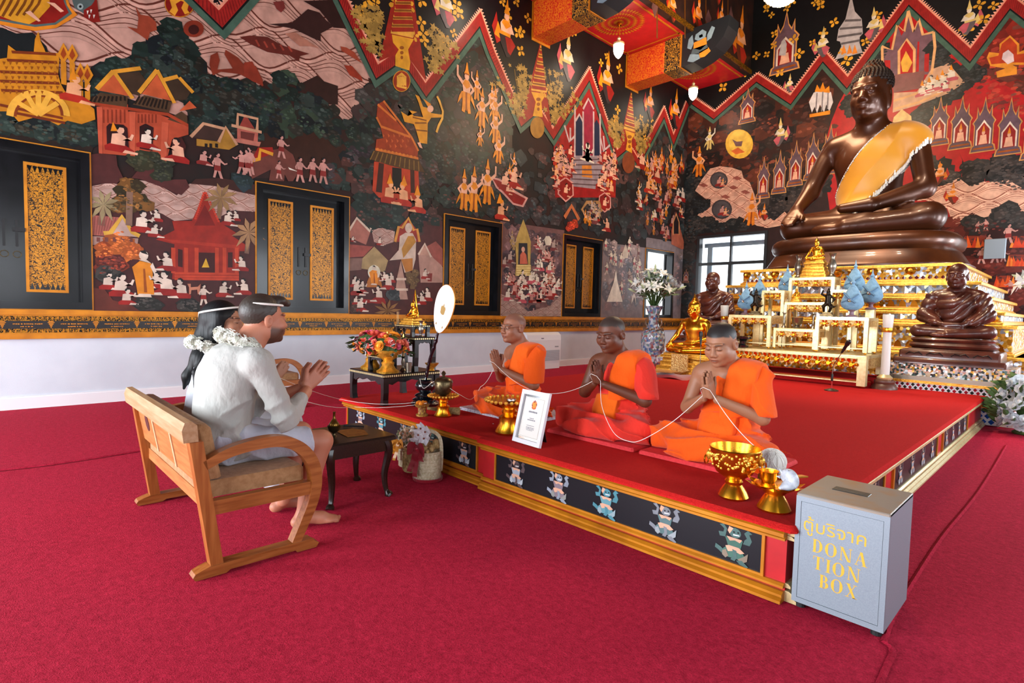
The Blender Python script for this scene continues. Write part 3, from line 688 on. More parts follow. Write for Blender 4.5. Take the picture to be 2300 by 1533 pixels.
foliage('L','painted_village',2.3,A7((950,740),(1690,820),(1690,1300),(940,1300)),160,.07,.2,['#77686a','#8a7876','#665c62','#8a6c6a','#6c6a72'])
waves('L','painted_sea',3.0,A7((75,1180),(200,1230),(330,1340),(520,1290),(625,1180),(620,1380),(70,1380)),'#a58a80','#7a5248',.34,.04,.09,.01)
waves('L','painted_sea',3.0,A5((790,260),(950,230),(1030,250),(1120,200),(1280,220),(1400,270),(1520,340),(1630,240),(1750,230),(1900,270),(2050,310),(2200,340),(2200,480),(2000,470),(1900,520),(1500,560),(1400,500),(1210,430),(1000,440),(790,420)),'#b59488','#8a5a4c',.30,.035,.085,.010)
waves('L','painted_sea',3.0,A6((1090,640),(1180,620),(1290,650),(1280,740),(1190,770),(1110,740)),'#b59488','#8a5a4c',.3,.035,.085,.01)
# black sky above the zig-zag border
ZL=[(380,-60),(497,55),(600,-60),(735,-60),(845,170),(902,130),(956,211),(1077,52),(1100,118),(1170,279),(1204,250),(1242,308),(1323,175),(1383,352),(1408,331),(1433,370),(1491,258),(1512,321),(1545,235)]
ZB=[(1556,231),(1604,264),(1700,180),(1776,230),(1849,133),(1903,193),(2042,5),(2179,133),(2269,13),(2330,60)]
def border(wall,pts,closing):
 P=[uv(wall,*p)for p in pts]
 if P[0][0]>P[-1][0]:P=P[::-1]
 puv(wall,'painted_sky',5.0,'#0c0e10',P+[uv(wall,*p)for p in closing])
 n=len(P)
 def off(d):
  out=[]
  for i in range(n):
   ns=[]
   for a,b in((i-1,i),(i,i+1)):
    if a<0 or b>=n:continue
    dx,dy=P[b][0]-P[a][0],P[b][1]-P[a][1];l=hypot(dx,dy);ns.append((-dy/l,dx/l))
   nx,ny=sum(q[0]for q in ns),sum(q[1]for q in ns);l=hypot(nx,ny);nx,ny=nx/l,ny/l
   k=1/max(.33,nx*ns[0][0]+ny*ns[0][1]);out.append((P[i][0]+nx*d*k,P[i][1]+ny*d*k))
  return out
 m=art(wall,'painted_zigzag_border')
 for d0,d1,c,l in((-.14,-.055,'#3f5a4c',5.6),(-.055,-.03,'#0e1112',5.6),(-.03,.12,'#94201c',5.6),(.12,.15,'#d98a70',5.6)):
  a,b=off(d0),off(d1)
  for i in range(n-1):
   m.add([w3(wall,*a[i],l),w3(wall,*a[i+1],l),w3(wall,*b[i+1],l),w3(wall,*b[i],l)],[(0,1,2,3)],c)
 a=off(.15)
 for i in range(n-1):
  L_=hypot(a[i+1][0]-a[i][0],a[i+1][1]-a[i][1]);k=max(2,int(L_/.055));dx,dy=(a[i+1][0]-a[i][0])/k,(a[i+1][1]-a[i][1])/k
  nx,ny=-dy/hypot(dx,dy)*.05,dx/hypot(dx,dy)*.05
  for q in range(k):
   x,y=a[i][0]+dx*q,a[i][1]+dy*q
   m.add([w3(wall,x,y,5.6),w3(wall,x+dx*.75,y+dy*.75,5.6),w3(wall,x+dx*.4+nx,y+dy*.4+ny,5.6)],[(0,1,2)],'#e0a08a')
 b=off(.04)
 for i in range(n-1):
  a0,a1=off(.10)[i],off(.10)[i+1];k=max(2,int(hypot(a1[0]-a0[0],a1[1]-a0[1])/.05))
  for q in range(k):
   t=(q+.4)/k;t2=(q+.6)/k;z0,z1=off(-.02)[i],off(-.02)[i+1]
   f_=lambda A,B,s:(A[0]+(B[0]-A[0])*s,A[1]+(B[1]-A[1])*s)
   m.add([w3(wall,*f_(z0,z1,t),6.2),w3(wall,*f_(z0,z1,t2),6.2),w3(wall,*f_(a0,a1,t2),6.2),w3(wall,*f_(a0,a1,t),6.2)],[(0,1,2,3)],'#6a1414')
 return P
PL=border('L',ZL,[(1545,-60),(1200,-260),(380,-400)])
PB=border('B',ZB,[(2330,-300),(1540,-120)])
# sprinkled gold blossoms in the sky
def blossom(wall,u,v,r,col='#cf942a'):
 m=art(wall,'painted_blossoms');k=RN.randrange(40);q=RN.uniform(0,6)
 for i in range(4):
  a=q+i*1.57;c,s=cos(a),sin(a)
  m.add([w3(wall,u+r*(x*c-y*s),v+r*(x*s+y*c),7,k)for x,y in((.1,0),(.5,.32),(.95,.25),(1.05,0),(.95,-.25),(.5,-.32))],[(0,1,2,3,4,5)],jit(col,RN))
def sky_blossoms(wall,P,n,lo,hi):
 for _ in range(n*6):
  if n<=0:break
  px,py=RN.uniform(*lo),RN.uniform(*hi);u,v=uv(wall,px,py)
  zz_=None
  for a,b in zip(P,P[1:]):
   if a[0]<=u<=b[0]:zz_=a[1]+(b[1]-a[1])*(u-a[0])/(b[0]-a[0])
  if zz_ is None or v<zz_+.4:continue
  blossom(wall,u,v,RN.uniform(.08,.13));n-=1
sky_blossoms('L',PL,60,(800,1540),(0,330));sky_blossoms('B',PB,45,(1600,2290),(0,220))
def gtree(wall,px,py,hpx,col='#9a7a3a'):
 u,v=uv(wall,px,py);h=uv(wall,px,py-hpx)[1]-v
 for i in range(7):
  a=RN.uniform(-.35,.35);pts=[(u,v)];x,y=u,v;ang=pi/2+a
  for s in range(5):
   ang+=RN.uniform(-.35,.35);x+=cos(ang)*h*.17;y+=sin(ang)*h*.19;pts.append((x,y))
   for q in range(3):
    t=RN.uniform(0,6.28);r=RN.uniform(.05,.1);cx,cy=x+RN.uniform(-.14,.14),y+RN.uniform(-.12,.12);k=RN.randrange(40)
    art(wall,'painted_gold_trees').add([w3(wall,cx+r*cos(b)*(1 if j%2 else .45),cy+r*.8*sin(b)*(1 if j%2 else .45),7,k)for j,b in enumerate([t+2*pi*j/10 for j in range(10)])],[tuple(range(10))],jit(col,RN,.3))
  lin(wall,'painted_gold_trees',6.6,'#6a5226',pts,.022,True)
for x,y,h in((838,118,95),(975,165,100),(1162,270,120),(1244,285,125),(1382,330,60),(1436,350,85)):gtree('L',x,y,h)
# gold spires on red
def spire(conv,red,gold,base,rows):
 pol('L','painted_spire',6.6,'#8e2014',conv(*red));pol('L','painted_spire',7.4,'#d29a3a',conv(*gold));pol('L','painted_spire',7.6,'#cf9224',conv(*base))
 (tl,tr,br,bl)=[uv('L',*p)for p in conv(gold[0],gold[1],gold[2],gold[-1])]
 for i in range(1,rows):
  t=i/rows;f_=lambda A,B,s:(A[0]+(B[0]-A[0])*s,A[1]+(B[1]-A[1])*s)
  lin('L','painted_spire',8.2,'#7a4414' if i%2 else '#8e2014',[f_(tl,bl,t),f_(tr,br,t)],.035 if i%2 else .07,True)
 cx=sum(p[0]for p in conv(*base))/len(base);cy=sum(p[1]for p in conv(*base))/len(base)
 for k in range(3):ell('L','painted_spire',8.2,'#8a4a12',cx,cy-10+k*11,5-k,4)
spire(A2,[(1310,-200),(1420,-200),(1555,700),(1420,520),(1290,470),(1150,530)],[(1330,-200),(1400,-200),(1450,290),(1440,330),(1250,290)],[(1260,300),(1450,340),(1400,430),(1420,540),(1410,610),(1290,570),(1290,480),(1320,430),(1270,370)],15)
spire(A3,[(430,370),(530,1120),(455,940),(370,940),(270,1010)],[(433,390),(437,390),(482,800),(350,780)],[(350,790),(480,810),(440,880),(450,1010),(365,1000),(390,880)],13)
spire(A3,[(1210,790),(1270,1350),(1230,1270),(1150,1240),(1095,1320)],[(1213,800),(1217,800),(1246,1140),(1150,1110)],[(1160,1120),(1245,1150),(1215,1210),(1220,1320),(1165,1290),(1180,1210)],12)
ell('L','painted_spire',6.4,'#9a6a22',*A3((405,1100))[0],16,24);ell('L','painted_spire',6.4,'#7a3c22',*A3((1190,1400))[0],14,24);
ell('L','painted_medallion',5.6,'#c98a22',*A2((1345,700))[0],20,24);ell('L','painted_medallion',6.1,'#8e2a12',*A2((1345,700))[0],18.5,22.5)
for x in(1315,1335,1355,1375):lin('L','painted_medallion',6.8,'#d29a3a',A2((x,660),(x,740)),.05)
pol('L','painted_medallion',6.8,'#d29a3a',A2((1300,735),(1390,750),(1385,770),(1305,750)));pol('L','painted_medallion',6.8,'#d29a3a',A2((1300,660),(1345,625),(1392,668),(1345,655)))
# flying deities in the sky
for x,y,h,f_ in((130,490,500,1),(660,700,430,1),(1000,890,450,1),(1370,1030,320,1),(1590,1110,350,1)):
 (px,py),=A3((x,y));fig('L','painted_deity',8.2,T_FLY,px,py,h/3.833,'gold' if x!=660 else 'pale',f_,1.0)
(px,py),=A2((1720,240));fig('L','painted_deity',8.2,T_FLY,px,py,110,'pale',1,1.05)
# ---- left wall: top-left medallion, demon, sea creatures
pol('L','painted_medallion',3.6,'#c9761c',A1((-100,190),(120,240),(300,268),(480,245),(600,175),(665,130),(605,60),(560,-60),(-100,-60)))
pol('L','painted_medallion',4.1,'#4a5a58',A1((-100,165),(120,205),(300,235),(480,215),(570,155),(620,120),(575,50),(545,-60),(-100,-60)))
pol('L','painted_medallion',4.4,'#7c1812',A1((-100,150),(300,215),(470,198),(590,112),(550,20),(530,-60),(-100,-60)))
pol('L','painted_medallion',5.0,'#c08420',A1((-100,-60),(420,-60),(430,60),(330,170),(250,212),(100,180),(-100,100)))
for k in range(6):lin('L','painted_medallion',5.6,'#6a3a10',A1((-40+k*60,150-k*4),(20+k*62,40),(60+k*60,-40)),.02)
pol('L','painted_medallion',5.6,SK,A1((215,110),(260,95),(350,185),(330,190)));pol('L','painted_medallion',5.6,SK,A1((400,20),(470,30),(550,100),(520,110),(460,60)))
pol('L','painted_demon',3.6,'#4a5654',A1((610,-30),(800,-30),(835,60),(720,120),(640,70)));pol('L','painted_demon',4.1,'#7a1a14',A1((720,90),(790,45),(830,-20),(850,130),(862,190),(800,197),(720,150)))
for x,y in((745,95),(775,85),(760,130),(800,130)):pol('L','painted_demon',4.7,'#d8d0c4',A1((x,y),(x+18,y),(x+6,y+34)))
ell('L','painted_demon',4.7,'#8a9694',*A1((690,60))[0],7,7);ell('L','painted_demon',5.1,'#101010',*A1((690,60))[0],3,3)
ell('L','painted_medallion',3.6,'#b8741c',*A1((1545,30))[0],34,32);ell('L','painted_medallion',4.1,'#7c1812',*A1((1545,30))[0],32,30)
for s in(-1,1):lin('L','painted_medallion',4.7,'#d0902a',A1((1545,-20),(1545+s*60,20),(1545+s*40,80),(1545+s*65,120)),.07)
for c,P in(('#8a3a26',A1((1165,60),(1210,130),(1280,140),(1340,190),(1350,260),(1290,280),(1270,350),(1200,300),(1090,230),(1180,250),(1190,160))),
('#5a231c',A1((2060,320),(2150,308),(2300,320),(2420,390),(2660,465),(2580,485),(2570,530),(2490,480),(2300,450),(2150,380))),
('#742c1c',A1((1810,480),(1870,450),(1890,520),(1870,600),(2000,590),(1930,470),(1940,430),(2050,500),(2100,560),(2200,570),(2260,690),(2260,745),(2180,700),(2060,640),(1900,620),(1830,650),(1800,560))),
('#8e3c28',A2((820,400),(870,410),(940,450),(1000,540),(1030,560),(960,520),(880,470),(830,440))),('#8a2e1c',A2((850,560),(920,570),(1000,660),(1010,700),(900,650))),('#a06a58',A2((340,290),(430,280),(520,340),(640,420),(560,400),(470,400))),
('#6e2c28',A2((240,20),(330,10),(345,70),(310,110),(270,80))),('#301a18',A2((200,210),(400,200),(540,80),(640,110),(700,180),(760,230),(650,290),(650,360),(560,320),(420,250))),('#2a1614',A2((500,10),(780,0),(830,90),(900,250),(760,240),(640,90))),
('#7e2e1e',A2((-10,540),(60,530),(110,620),(160,740),(60,700),(-10,650)))):
 pol('L','painted_sea_creature',4.4,c,P)
for k in range(5):lin('L','painted_sea_creature',5.0,'#8e3a2c',A1((2200+k*70,345+k*14),(2230+k*70,400+k*12)),.03)
ell('L','painted_sea_creature',4.4,'#7a2c1c',*A1((1665,250))[0],23,19);ell('L','painted_sea_creature',5.0,'#3a1512',*A1((1665,258))[0],12,11)
# golden chariot
pol('L','painted_chariot',4.4,'#b97618',A1((-80,520),(60,500),(70,390),(150,450),(290,450),(300,340),(330,270),(350,360),(380,420),(390,450),(500,460),(510,520),(500,640),(520,720),(560,790),(690,880),(720,870),(760,900),(810,940),(820,1030),(700,1070),(580,1040),(500,1080),(340,1000),(160,1050),(80,960),(-80,960)))
for P in(((0,620),(500,640)),((0,700),(510,720)),((60,520),(490,540)),((10,780),(540,800)),((100,450),(480,470)),((0,905),(540,1020)),((60,960),(560,1060))):lin('L','painted_chariot',5.0,'#6e2c10',A1(*P),.03)
lin('L','painted_chariot',5.3,'#7a3412',A1(*[(330+215*cos(a),1000-185*sin(a))for a in[pi*k/16 for k in range(17)]]),.05);lin('L','painted_chariot',5.3,'#d9a03a',A1(*[(330+245*cos(a),1000-205*sin(a))for a in[pi*k/16 for k in range(17)]]),.06)
for a in(.6,1.1,1.57,2.05,2.55):lin('L','painted_chariot',5.6,'#d9a03a',A1((330,990),(330+200*cos(a),990-180*sin(a))),.05)
for r in range(7):
 for q in range(9):pol('L','painted_chariot',5.3,jit('#8a4a10',RN),A1((20+q*55+r%2*20,530+r*42),(45+q*55+r%2*20,535+r*42),(32+q*55+r%2*20,562+r*42)))
for x,y in((545,470),(620,480),(690,640),(750,650)):
 pol('L','painted_chariot',5.0,'#c07a1c',A1((x,y-100),(x+52,y),(x+10,y+70),(x-10,y+70),(x-52,y)));pol('L','painted_chariot',5.6,'#8e3a14',A1((x,y-60),(x+26,y),(x,y+40),(x-26,y)));lin('L','painted_chariot',4.8,'#c07a1c',A1((x,y+60),(x+4,y+260)),.05)
fig('L','painted_figure',6.0,T_SIT,*A1((640,880))[0],62,'fire');pol('L','painted_figure',6.8,G,A1((590,690),(660,690),(630,580)))
# terracotta palace
for l,c,P in((4.4,'#a8452c',((830,920),(1100,900),(1100,960),(1350,980),(1620,1080),(1620,1160),(1480,1200),(1430,1390),(1140,1345),(850,1320))),
(4.7,'#3a2a1e',((1000,630),(1200,620),(1260,700),(1200,830),(1110,800),(1040,700))),(4.7,'#3a2a1e',((1410,690),(1540,670),(1640,790),(1600,860),(1480,870))),
(5.0,'#4a3422',((750,880),(860,800),(1100,830),(1090,935))),(5.0,'#4a3422',((1140,900),(1240,820),(1480,880),(1450,975))),(5.0,'#4a3422',((1440,1030),(1560,960),(1610,1000),(1610,1085))),
(5.3,'#b5522e',((975,640),(1110,830),(840,780))),(5.3,'#b5522e',((1350,640),(1470,870),(1220,810))),(5.3,'#b5522e',((1630,870),(1690,930),(1540,960))),
(5.0,'#96381f',((750,875),(1450,975),(1620,1070),(1615,1095),(1440,1000),(745,900))),(5.3,'#b85238',((830,920),(880,925),(880,1325),(850,1320))),(5.3,'#b85238',((1110,960),(1165,965),(1160,1345),(1120,1340))),(5.3,'#b85238',((1390,1050),(1450,1060),(1430,1390),(1380,1370))),
(5.6,'#2c0f10',((915,1090),(940,1065),(1060,1075),(1095,1105),(1110,1310),(920,1290))),(5.6,'#2c0f10',((1200,1090),(1250,1065),(1320,1100),(1310,1300),(1200,1280))),(5.6,'#3a1412',((1480,1200),(1560,1180),(1600,1260),(1560,1390),(1470,1380)))):
 pol('L','painted_palace',l,c,A1(*P))
for P in(((975,615),(1140,850)),((975,615),(830,770)),((1350,605),(1500,890)),((1350,605),(1195,800)),((975,620),(1210,590)),((1410,690),(1530,660)),((1540,670),(1660,800))):lin('L','painted_palace',5.9,'#c98a2a',A1(*P),.045)
for k in range(9):lin('L','painted_palace',5.3,'#1e140e',A1((770+k*38,885-k*2),(800+k*34,830)),.02);lin('L','painted_palace',5.3,'#1e140e',A1((1160+k*33,895+k*6),(1200+k*30,830+k*5)),.02)
for k in range(6):lin('L','painted_palace',5.0,'#7a2c1a',A1((890+k*36,945),(892+k*36,1060)),.014);lin('L','painted_palace',5.0,'#7a2c1a',A1((1190+k*30,985),(1190+k*30,1060)),.014)
fig('L','painted_figure',6.2,T_SIT,*A1((1020,1310))[0],60,'gold',1);pol('L','painted_figure',7.0,G,A1((950,1130),(1010,1130),(970,1050)));fig('L','painted_figure',6.2,T_SIT,*A1((1260,1280))[0],46,'white',1);fig('L','painted_figure',6.2,T_SIT,*A1((1530,1400))[0],54,'gold',-1);fig('L','painted_figure',6.2,T_SIT,*A1((775,1360))[0],56,'fire',1)
# small houses
for l,c,P in((4.4,'#3a2620',((1640,1180),(1750,1065),(1930,1110),(1880,1220))),(4.4,'#9a6e28',((1690,1195),(1880,1220),(1940,1100),(2040,1250),(1970,1290),(1690,1255))),(4.4,'#a85a4c',((2040,1100),(2220,1140),(2215,1260),(2040,1210))),(4.7,'#5e2a24',((2070,1130),(2190,1150),(2180,1215),(2070,1190))),(4.7,'#8e3a30',((2110,985),(2190,1110),(2060,1085))),(4.4,'#b06a5a',((2000,1190),(2245,1225),(2230,1262),(2010,1222)))):pol('L','painted_house',l,c,A1(*P))
for P in(((1640,1180),(1750,1065),(1930,1110)),((1880,1225),(1940,1095),(2040,1250)),((2040,1090),(2045,985),(2215,1025),(2210,1120)),((1990,1080),(2250,1140))):lin('L','painted_house',5.2,'#b98a6a',A1(*P),.04)
for x in(1760,1800,1850):pol('L','painted_house',5.0,'#1a1210',A1((x,1235),(x+24,1238),(x+24,1275),(x,1270)))
# mounds
for c,P in(('#4a2220',A1((780,1330),(860,1320),(1000,1340),(1010,1430),(1060,1533),(1000,1580),(780,1580))),('#4e2422',A1((1130,1533),(1200,1450),(1280,1400),(1340,1430),(1400,1560),(1500,1545),(1600,1545),(1630,1610),(1560,1680),(1440,1630),(1200,1540))),('#3a1c16',A5((1680,200),(1900,190),(2210,250),(2210,335),(1900,265),(1640,240)))):pol('L','painted_mound',4.0,c,P)
foliage('L','painted_forest',4.6,A1((1120,1340),(1250,1320),(1290,1440),(1180,1470)),16,.05,.1,['#2a2c1c','#33301e']);foliage('L','painted_forest',4.6,A1((1310,1340),(1420,1330),(1480,1533),(1360,1533)),18,.05,.1,['#2a2c1c','#26281e']);foliage('L','painted_forest',4.6,A5((2000,180),(2120,170),(2200,290),(2040,250)),14,.05,.1,['#1d2a2a','#26343a'])
# elephant and procession
pol('L','painted_elephant',4.4,'#66352c',A2((50,1400),(60,1300),(250,1290),(330,1270),(410,1330),(445,1420),(450,1500),(410,1560),(370,1560),(340,1500),(335,1560),(205,1555),(220,1460),(60,1540),(30,1470)))
pol('L','painted_elephant',5.0,'#8e1c14',A2((50,1385),(110,1270),(235,1268),(245,1320),(180,1345)));lin('L','painted_elephant',5.6,'#d0902a',A2((52,1385),(120,1370),(130,1290),(240,1330)),.05)
pol('L','painted_elephant',5.0,'#d9cfc0',A2((370,1440),(460,1480),(380,1460)))
figs('L','painted_figure',5.6,T_WALK,A2,[(310,1360,200,1),(290,1540,160,1)],'rose');figs('L','painted_figure',5.6,T_WALK,A6,[(470,225,220,1),(580,225,220,1),(670,240,230,1),(20,170,230,-1)],'rose');figs('L','painted_figure',5.6,T_WALK,A1,[(1870,1533,225,1),(2080,1500,215,-1),(2150,1500,240,-1)],'rose');figs('L','painted_figure',5.6,T_SIT,A1,[(1750,1420,130,1)],'rose')
# red prang and seated deities
for l,c,P in((4.4,'#8e3418',((1140,900),(1190,870),(1230,950),(1420,1180),(1490,1290),(1480,1365),(1120,1285),(1130,1200),(1190,1190),(1160,1080),(1130,1010))),(4.7,'#4a3018',((1070,1370),(1120,1285),(1490,1365),(1545,1485),(1300,1440))),(4.4,'#a8371c',((1110,1390),(1490,1450),(1500,1665),(1480,1722),(1150,1700),(1095,1640))),(5.0,'#3a1a12',((1150,1400),(1195,1410),(1175,1660),(1125,1650))),(5.0,'#3a1a12',((1420,1460),(1455,1465),(1460,1660),(1425,1660))),(5.0,'#140e0e',((1265,1440),(1345,1450),(1345,1640),(1265,1640)))):pol('L','painted_prang',l,c,A2(*P))
for P in(((1190,870),(1430,1180),(1490,1300)),((1130,1010),(1170,1090),(1420,1180)),((1120,1285),(1490,1365)),((1140,900),(1300,1040))):lin('L','painted_prang',5.2,'#c0662a',A2(*P),.04)
for k in range(11):lin('L','painted_prang',5.2,'#7a5a2a',A2((1110+k*38,1300+k*9),(1075+k*42,1375+k*10)),.02);ell('L','painted_prang',5.6,'#c9722c',*A2((1140+k*32,1285+k*7))[0],2.6,3)
for q in range(14):pol('L','painted_prang',5.0,jit('#b5542a',RN),A2((1180+q%5*40+q*6,1150+q//5*45),(1200+q%5*40+q*6,1170+q//5*45),(1185+q%5*40+q*6,1185+q//5*45)))
figs('L','painted_deity',6.4,T_SIT,A6,[(1240,410,200,1),(1360,430,200,-1),(1490,490,180,-1),(2200,550,170,1)],'fire')
for x,y in((1245,200),(1365,215),(1480,300),(2190,370)):pol('L','painted_deity',7.4,G,A6((x-28,y+40),(x+28,y+40),(x,y-50)))
figs('L','painted_deity',6.4,T_deva,A6,[(1880,470,345,1),(1965,485,380,1),(2080,420,380,1)],'gold');figs('L','painted_deity',6.4,T_deva,A2,[(1900,975,420,-1),(1990,865,250,-1),(2035,1100,330,1),(2120,950,220,1),(2150,1240,300,1),(2020,1260,180,1),(2180,1410,260,1)],'gold')
figs('L','painted_deity',6.4,T_deva,A3,[(40,1080,300,1),(70,1400,260,1),(40,870,130,1)],'gold')
# archer
pol('L','painted_archer',6.2,'#cc8820',A2((1340,960),(1400,1000),(1480,965),(1410,950),(1450,1000),(1530,1010),(1490,880),(1462,815),(1495,830),(1530,920),(1570,930),(1600,975),(1690,988),(1690,1012),(1600,1015),(1570,1060),(1565,1240),(1500,1230),(1470,1120),(1450,1070),(1370,1050)))
for P in(((1460,1060),(1560,1060)),((1465,1120),(1565,1130)),((1440,1010),(1560,1040))):lin('L','painted_archer',6.8,'#7a4410',A2(*P),.025)
ell('L','painted_archer',6.8,SK,*A2((1592,938))[0],7,8);pol('L','painted_archer',7.2,G,A2((1570,920),(1600,900),(1530,850)));pol('L','painted_archer',6.8,SK,A2((1480,1230),(1505,1225),(1525,1280),(1500,1270)))
lin('L','painted_archer',6.8,'#d29a3a',A2((1650,830),(1670,870),(1700,960),(1695,1020),(1665,1080),(1645,1140)),.045)
# village: temple, houses, trees, worshippers
for l,c,P in((4.4,'#8e2114',((1762,300),(1800,420),(1900,580),(2030,660),(2000,690),(2150,790),(2110,820),(2060,820),(2055,1065),(1480,1060),(1500,760),(1340,720),(1500,640),(1480,560),(1650,560),(1700,450))),(5.0,'#6e150f',((1760,420),(1850,600),(1670,600))),(5.0,'#a02c1a',((1400,715),(2060,770),(2060,800),(1480,745))),(5.0,'#3a0d0c',((1695,830),(1860,835),(1860,1015),(1695,1010))),(5.0,'#3a0d0c',((1530,800),(1570,810),(1570,960),(1530,950))),(5.0,'#3a0d0c',((1960,830),(2000,830),(2000,960),(1960,960))),(5.6,'#d0a02a',((1735,960),(1770,880),(1800,960)))):pol('L','painted_temple',l,c,A5(*P))
for x in(1490,1600,1690,1865,1930,2035):lin('L','painted_temple',5.4,'#b03a20',A5((x,790),(x,1010)),.05)
for y in(1010,1035,1058):lin('L','painted_temple',5.4,'#b03a20',A5((1500,y),(2055,y+6)),.03)
for k in range(13):pol('L','painted_temple',4.9,'#a82a18',A5((1690+k*0,560),(1690,560),(1690,560)))if 0 else lin('L','painted_temple',5.2,'#b8351e',A5((1762-6*k,320+18*k),(1742-6*k,325+18*k)),.025);lin('L','painted_temple',5.2,'#b8351e',A5((1762+9*k,320+20*k),(1780+9*k,322+20*k)),.025)
for l,c,P in((4.4,'#a85e54',((785,510),(1030,530),(930,690),(785,680))),(4.7,'#b79a8e',((1050,525),(1200,700),(900,675))),(4.4,'#9a7a70',((785,690),(1190,710),(1180,780),(785,765)))):pol('L','painted_house',l,c,A5(*P))
lin('L','painted_house',5.2,'#c99a3a',A5((890,665),(950,660),(1050,520),(1140,660),(1200,690)),.05)
for k in range(9):lin('L','painted_house',5.0,'#8a4a40',A5((790+k*26,520+k),(785+k*20,680)),.012);
for k in range(5):pol('L','painted_house',5.0,'#6a3a34',A5((830+k*70,700),(860+k*70,702),(860+k*70,740),(830+k*70,738)))
foliage('L','painted_village',4.6,A5((1120,200),(1190,260),(1220,370),(1290,430),(1150,470),(960,460),(1000,340),(1050,240)),70,.04,.09,['#3a2c16','#4a3416','#6a451c','#33280f']);lin('L','painted_village',5.4,'#7a5c4c',A5((1115,310),(1108,600)),.07)
foliage('L','painted_village',4.6,A5((790,770),(930,720),(1030,655),(1200,800),(1190,850),(1050,890),(800,850)),60,.04,.09,['#9a4a1c','#8a3a16','#b05a24'])
foliage('L','painted_village',4.6,A5((790,870),(1000,870),(1090,950),(900,1010),(790,1000)),40,.05,.1,['#7a2c18','#5a2014','#4a1a16'])
for cx,cy,n,c in((890,420,9,'#8a7a58'),(1900,360,9,'#8a6a44'),(2140,660,9,'#9a7450')):
 for k in range(n):
  a=2*pi*k/n+.3;d=(cos(a),sin(a));e=(-d[1]*22,d[0]*22);r=150
  pol('L','painted_palm',5.4,jit(c,RN),A5((cx,cy),(cx+d[0]*r*.5+e[0],cy+d[1]*r*.5+e[1]),(cx+d[0]*r,cy+d[1]*r+20),(cx+d[0]*r*.5-e[0],cy+d[1]*r*.5-e[1])))
 lin('L','painted_palm',5.0,'#7a5848',A5((cx,cy),(cx-20,cy+180)),.06)
fig('L','painted_monk',6.0,T_MONK,*A5((1250,1215))[0],106,'white',-1,1.15)
figs('L','painted_worshipper',5.8,T_SIT,A5,[(930,1150,150,1),(1040,1210,200,1),(1090,1280,140,1),(1360,1140,140,-1),(1430,1200,210,-1),(1560,1225,170,-1),(1920,1215,140,1),(2100,1195,140,-1),(1440,990,165,-1),(1220,660,190,1),(1350,565,105,-1),(1330,700,120,1),(2080,990,130,-1),(1960,600,130,1),(2030,560,90,-1)],'white')
figs('L','painted_worshipper',5.8,T_WALK,A5,[(1750,1285,185,1)],'white')
pol('L','painted_deer',5.6,'#b5745a',A5((1610,1100),(1640,1100),(1640,1130),(1700,1125),(1725,1100),(1715,1190),(1700,1190),(1695,1150),(1645,1155),(1640,1190),(1625,1190),(1625,1130)))
pol('L','painted_mound',5.0,'#5e2a20',A5((790,1130),(900,1150),(970,1240),(1200,1300),(1210,1335),(790,1335)))
for x,y,rx,ry in((1270,1290,24,14),(1620,1295,20,10),(910,1010,16,11)):foliage('L','painted_village',5.4,[(A5((x,y))[0][0]+rx*cos(t),A5((x,y))[0][1]+ry*sin(t))for t in[2*pi*k/14 for k in range(14)]],18,.05,.1,['#2c2a26','#3a3430','#22211e'])
# right-hand village between windows 2 and 3
for l,c,P in((4.4,'#a06254',((890,640),(960,545),(1080,645),(1040,765),(890,700))),(4.4,'#93453c',((890,760),(1100,780),(1020,865),(890,875))),(4.4,'#7a5a50',((890,880),(1010,880),(1000,980),(890,990))),(4.7,'#a0875c',((1010,880),(1110,780),(1230,900),(1200,1000),(1000,970))),(4.4,'#a88072',((1490,850),(1640,860),(1700,960),(1700,1090),(1510,1090))),(4.7,'#8e4a40',((1560,780),(1640,735),(1700,800),(1700,950),(1620,880))),(4.7,'#b58a78',((1490,850),(1545,760),(1600,860))),(5.0,'#7a2a24',((1570,1010),(1610,1010),(1605,1080),(1570,1080))),(4.7,'#ab8676',((1340,900),(1365,1030),(1400,1235),(1285,1235),(1310,1030))),
(4.7,'#b06a2c',((1050,1080),(1110,955),(1170,1080),(1180,1130),(1040,1130))),(5.0,'#8e1d18',((1010,1230),(1210,1250),(1210,1275),(1010,1260)))):pol('L','painted_house',l,c,A6(*P))
for P in(((895,640),(960,535),(1075,650),(1080,620)),((1490,850),(1545,755),(1600,870)),((1300,1060),(1385,1060)),((1290,1150),(1400,1150))):lin('L','painted_house',5.2,'#d0b8a4',A6(*P),.04)
pol('L','painted_buddha',5.2,'#8e2a20',A6((1290,740),(1320,610),(1400,535),(1480,640),(1500,740)));lin('L','painted_buddha',5.6,'#c98a3a',A6((1290,740),(1320,610),(1350,620),(1405,535),(1450,640),(1480,630),(1500,740)),.05)
for l,c,P in((6.0,'#c4ad9c',((1330,690),(1380,660),(1440,665),(1470,720),(1465,890),(1440,985),(1370,1005),(1340,890),(1240,900),(1320,810))),(6.4,'#ad7a2e',((1400,690),(1450,690),(1468,740),(1360,880),(1345,800))),(6.4,'#ad6e2a',((1340,890),(1440,880),(1440,985),(1380,1000)))):pol('L','painted_buddha',l,c,A6(*P))
ell('L','painted_buddha',6.4,'#c4ad9c',*A6((1405,620))[0],8,11);ell('L','painted_buddha',6.2,'#d8d0b8',*A6((1108,1000))[0],14,16);fig('L','painted_buddha',6.6,T_MONK,*A6((1110,1110))[0],44,'white',-1,1.5)
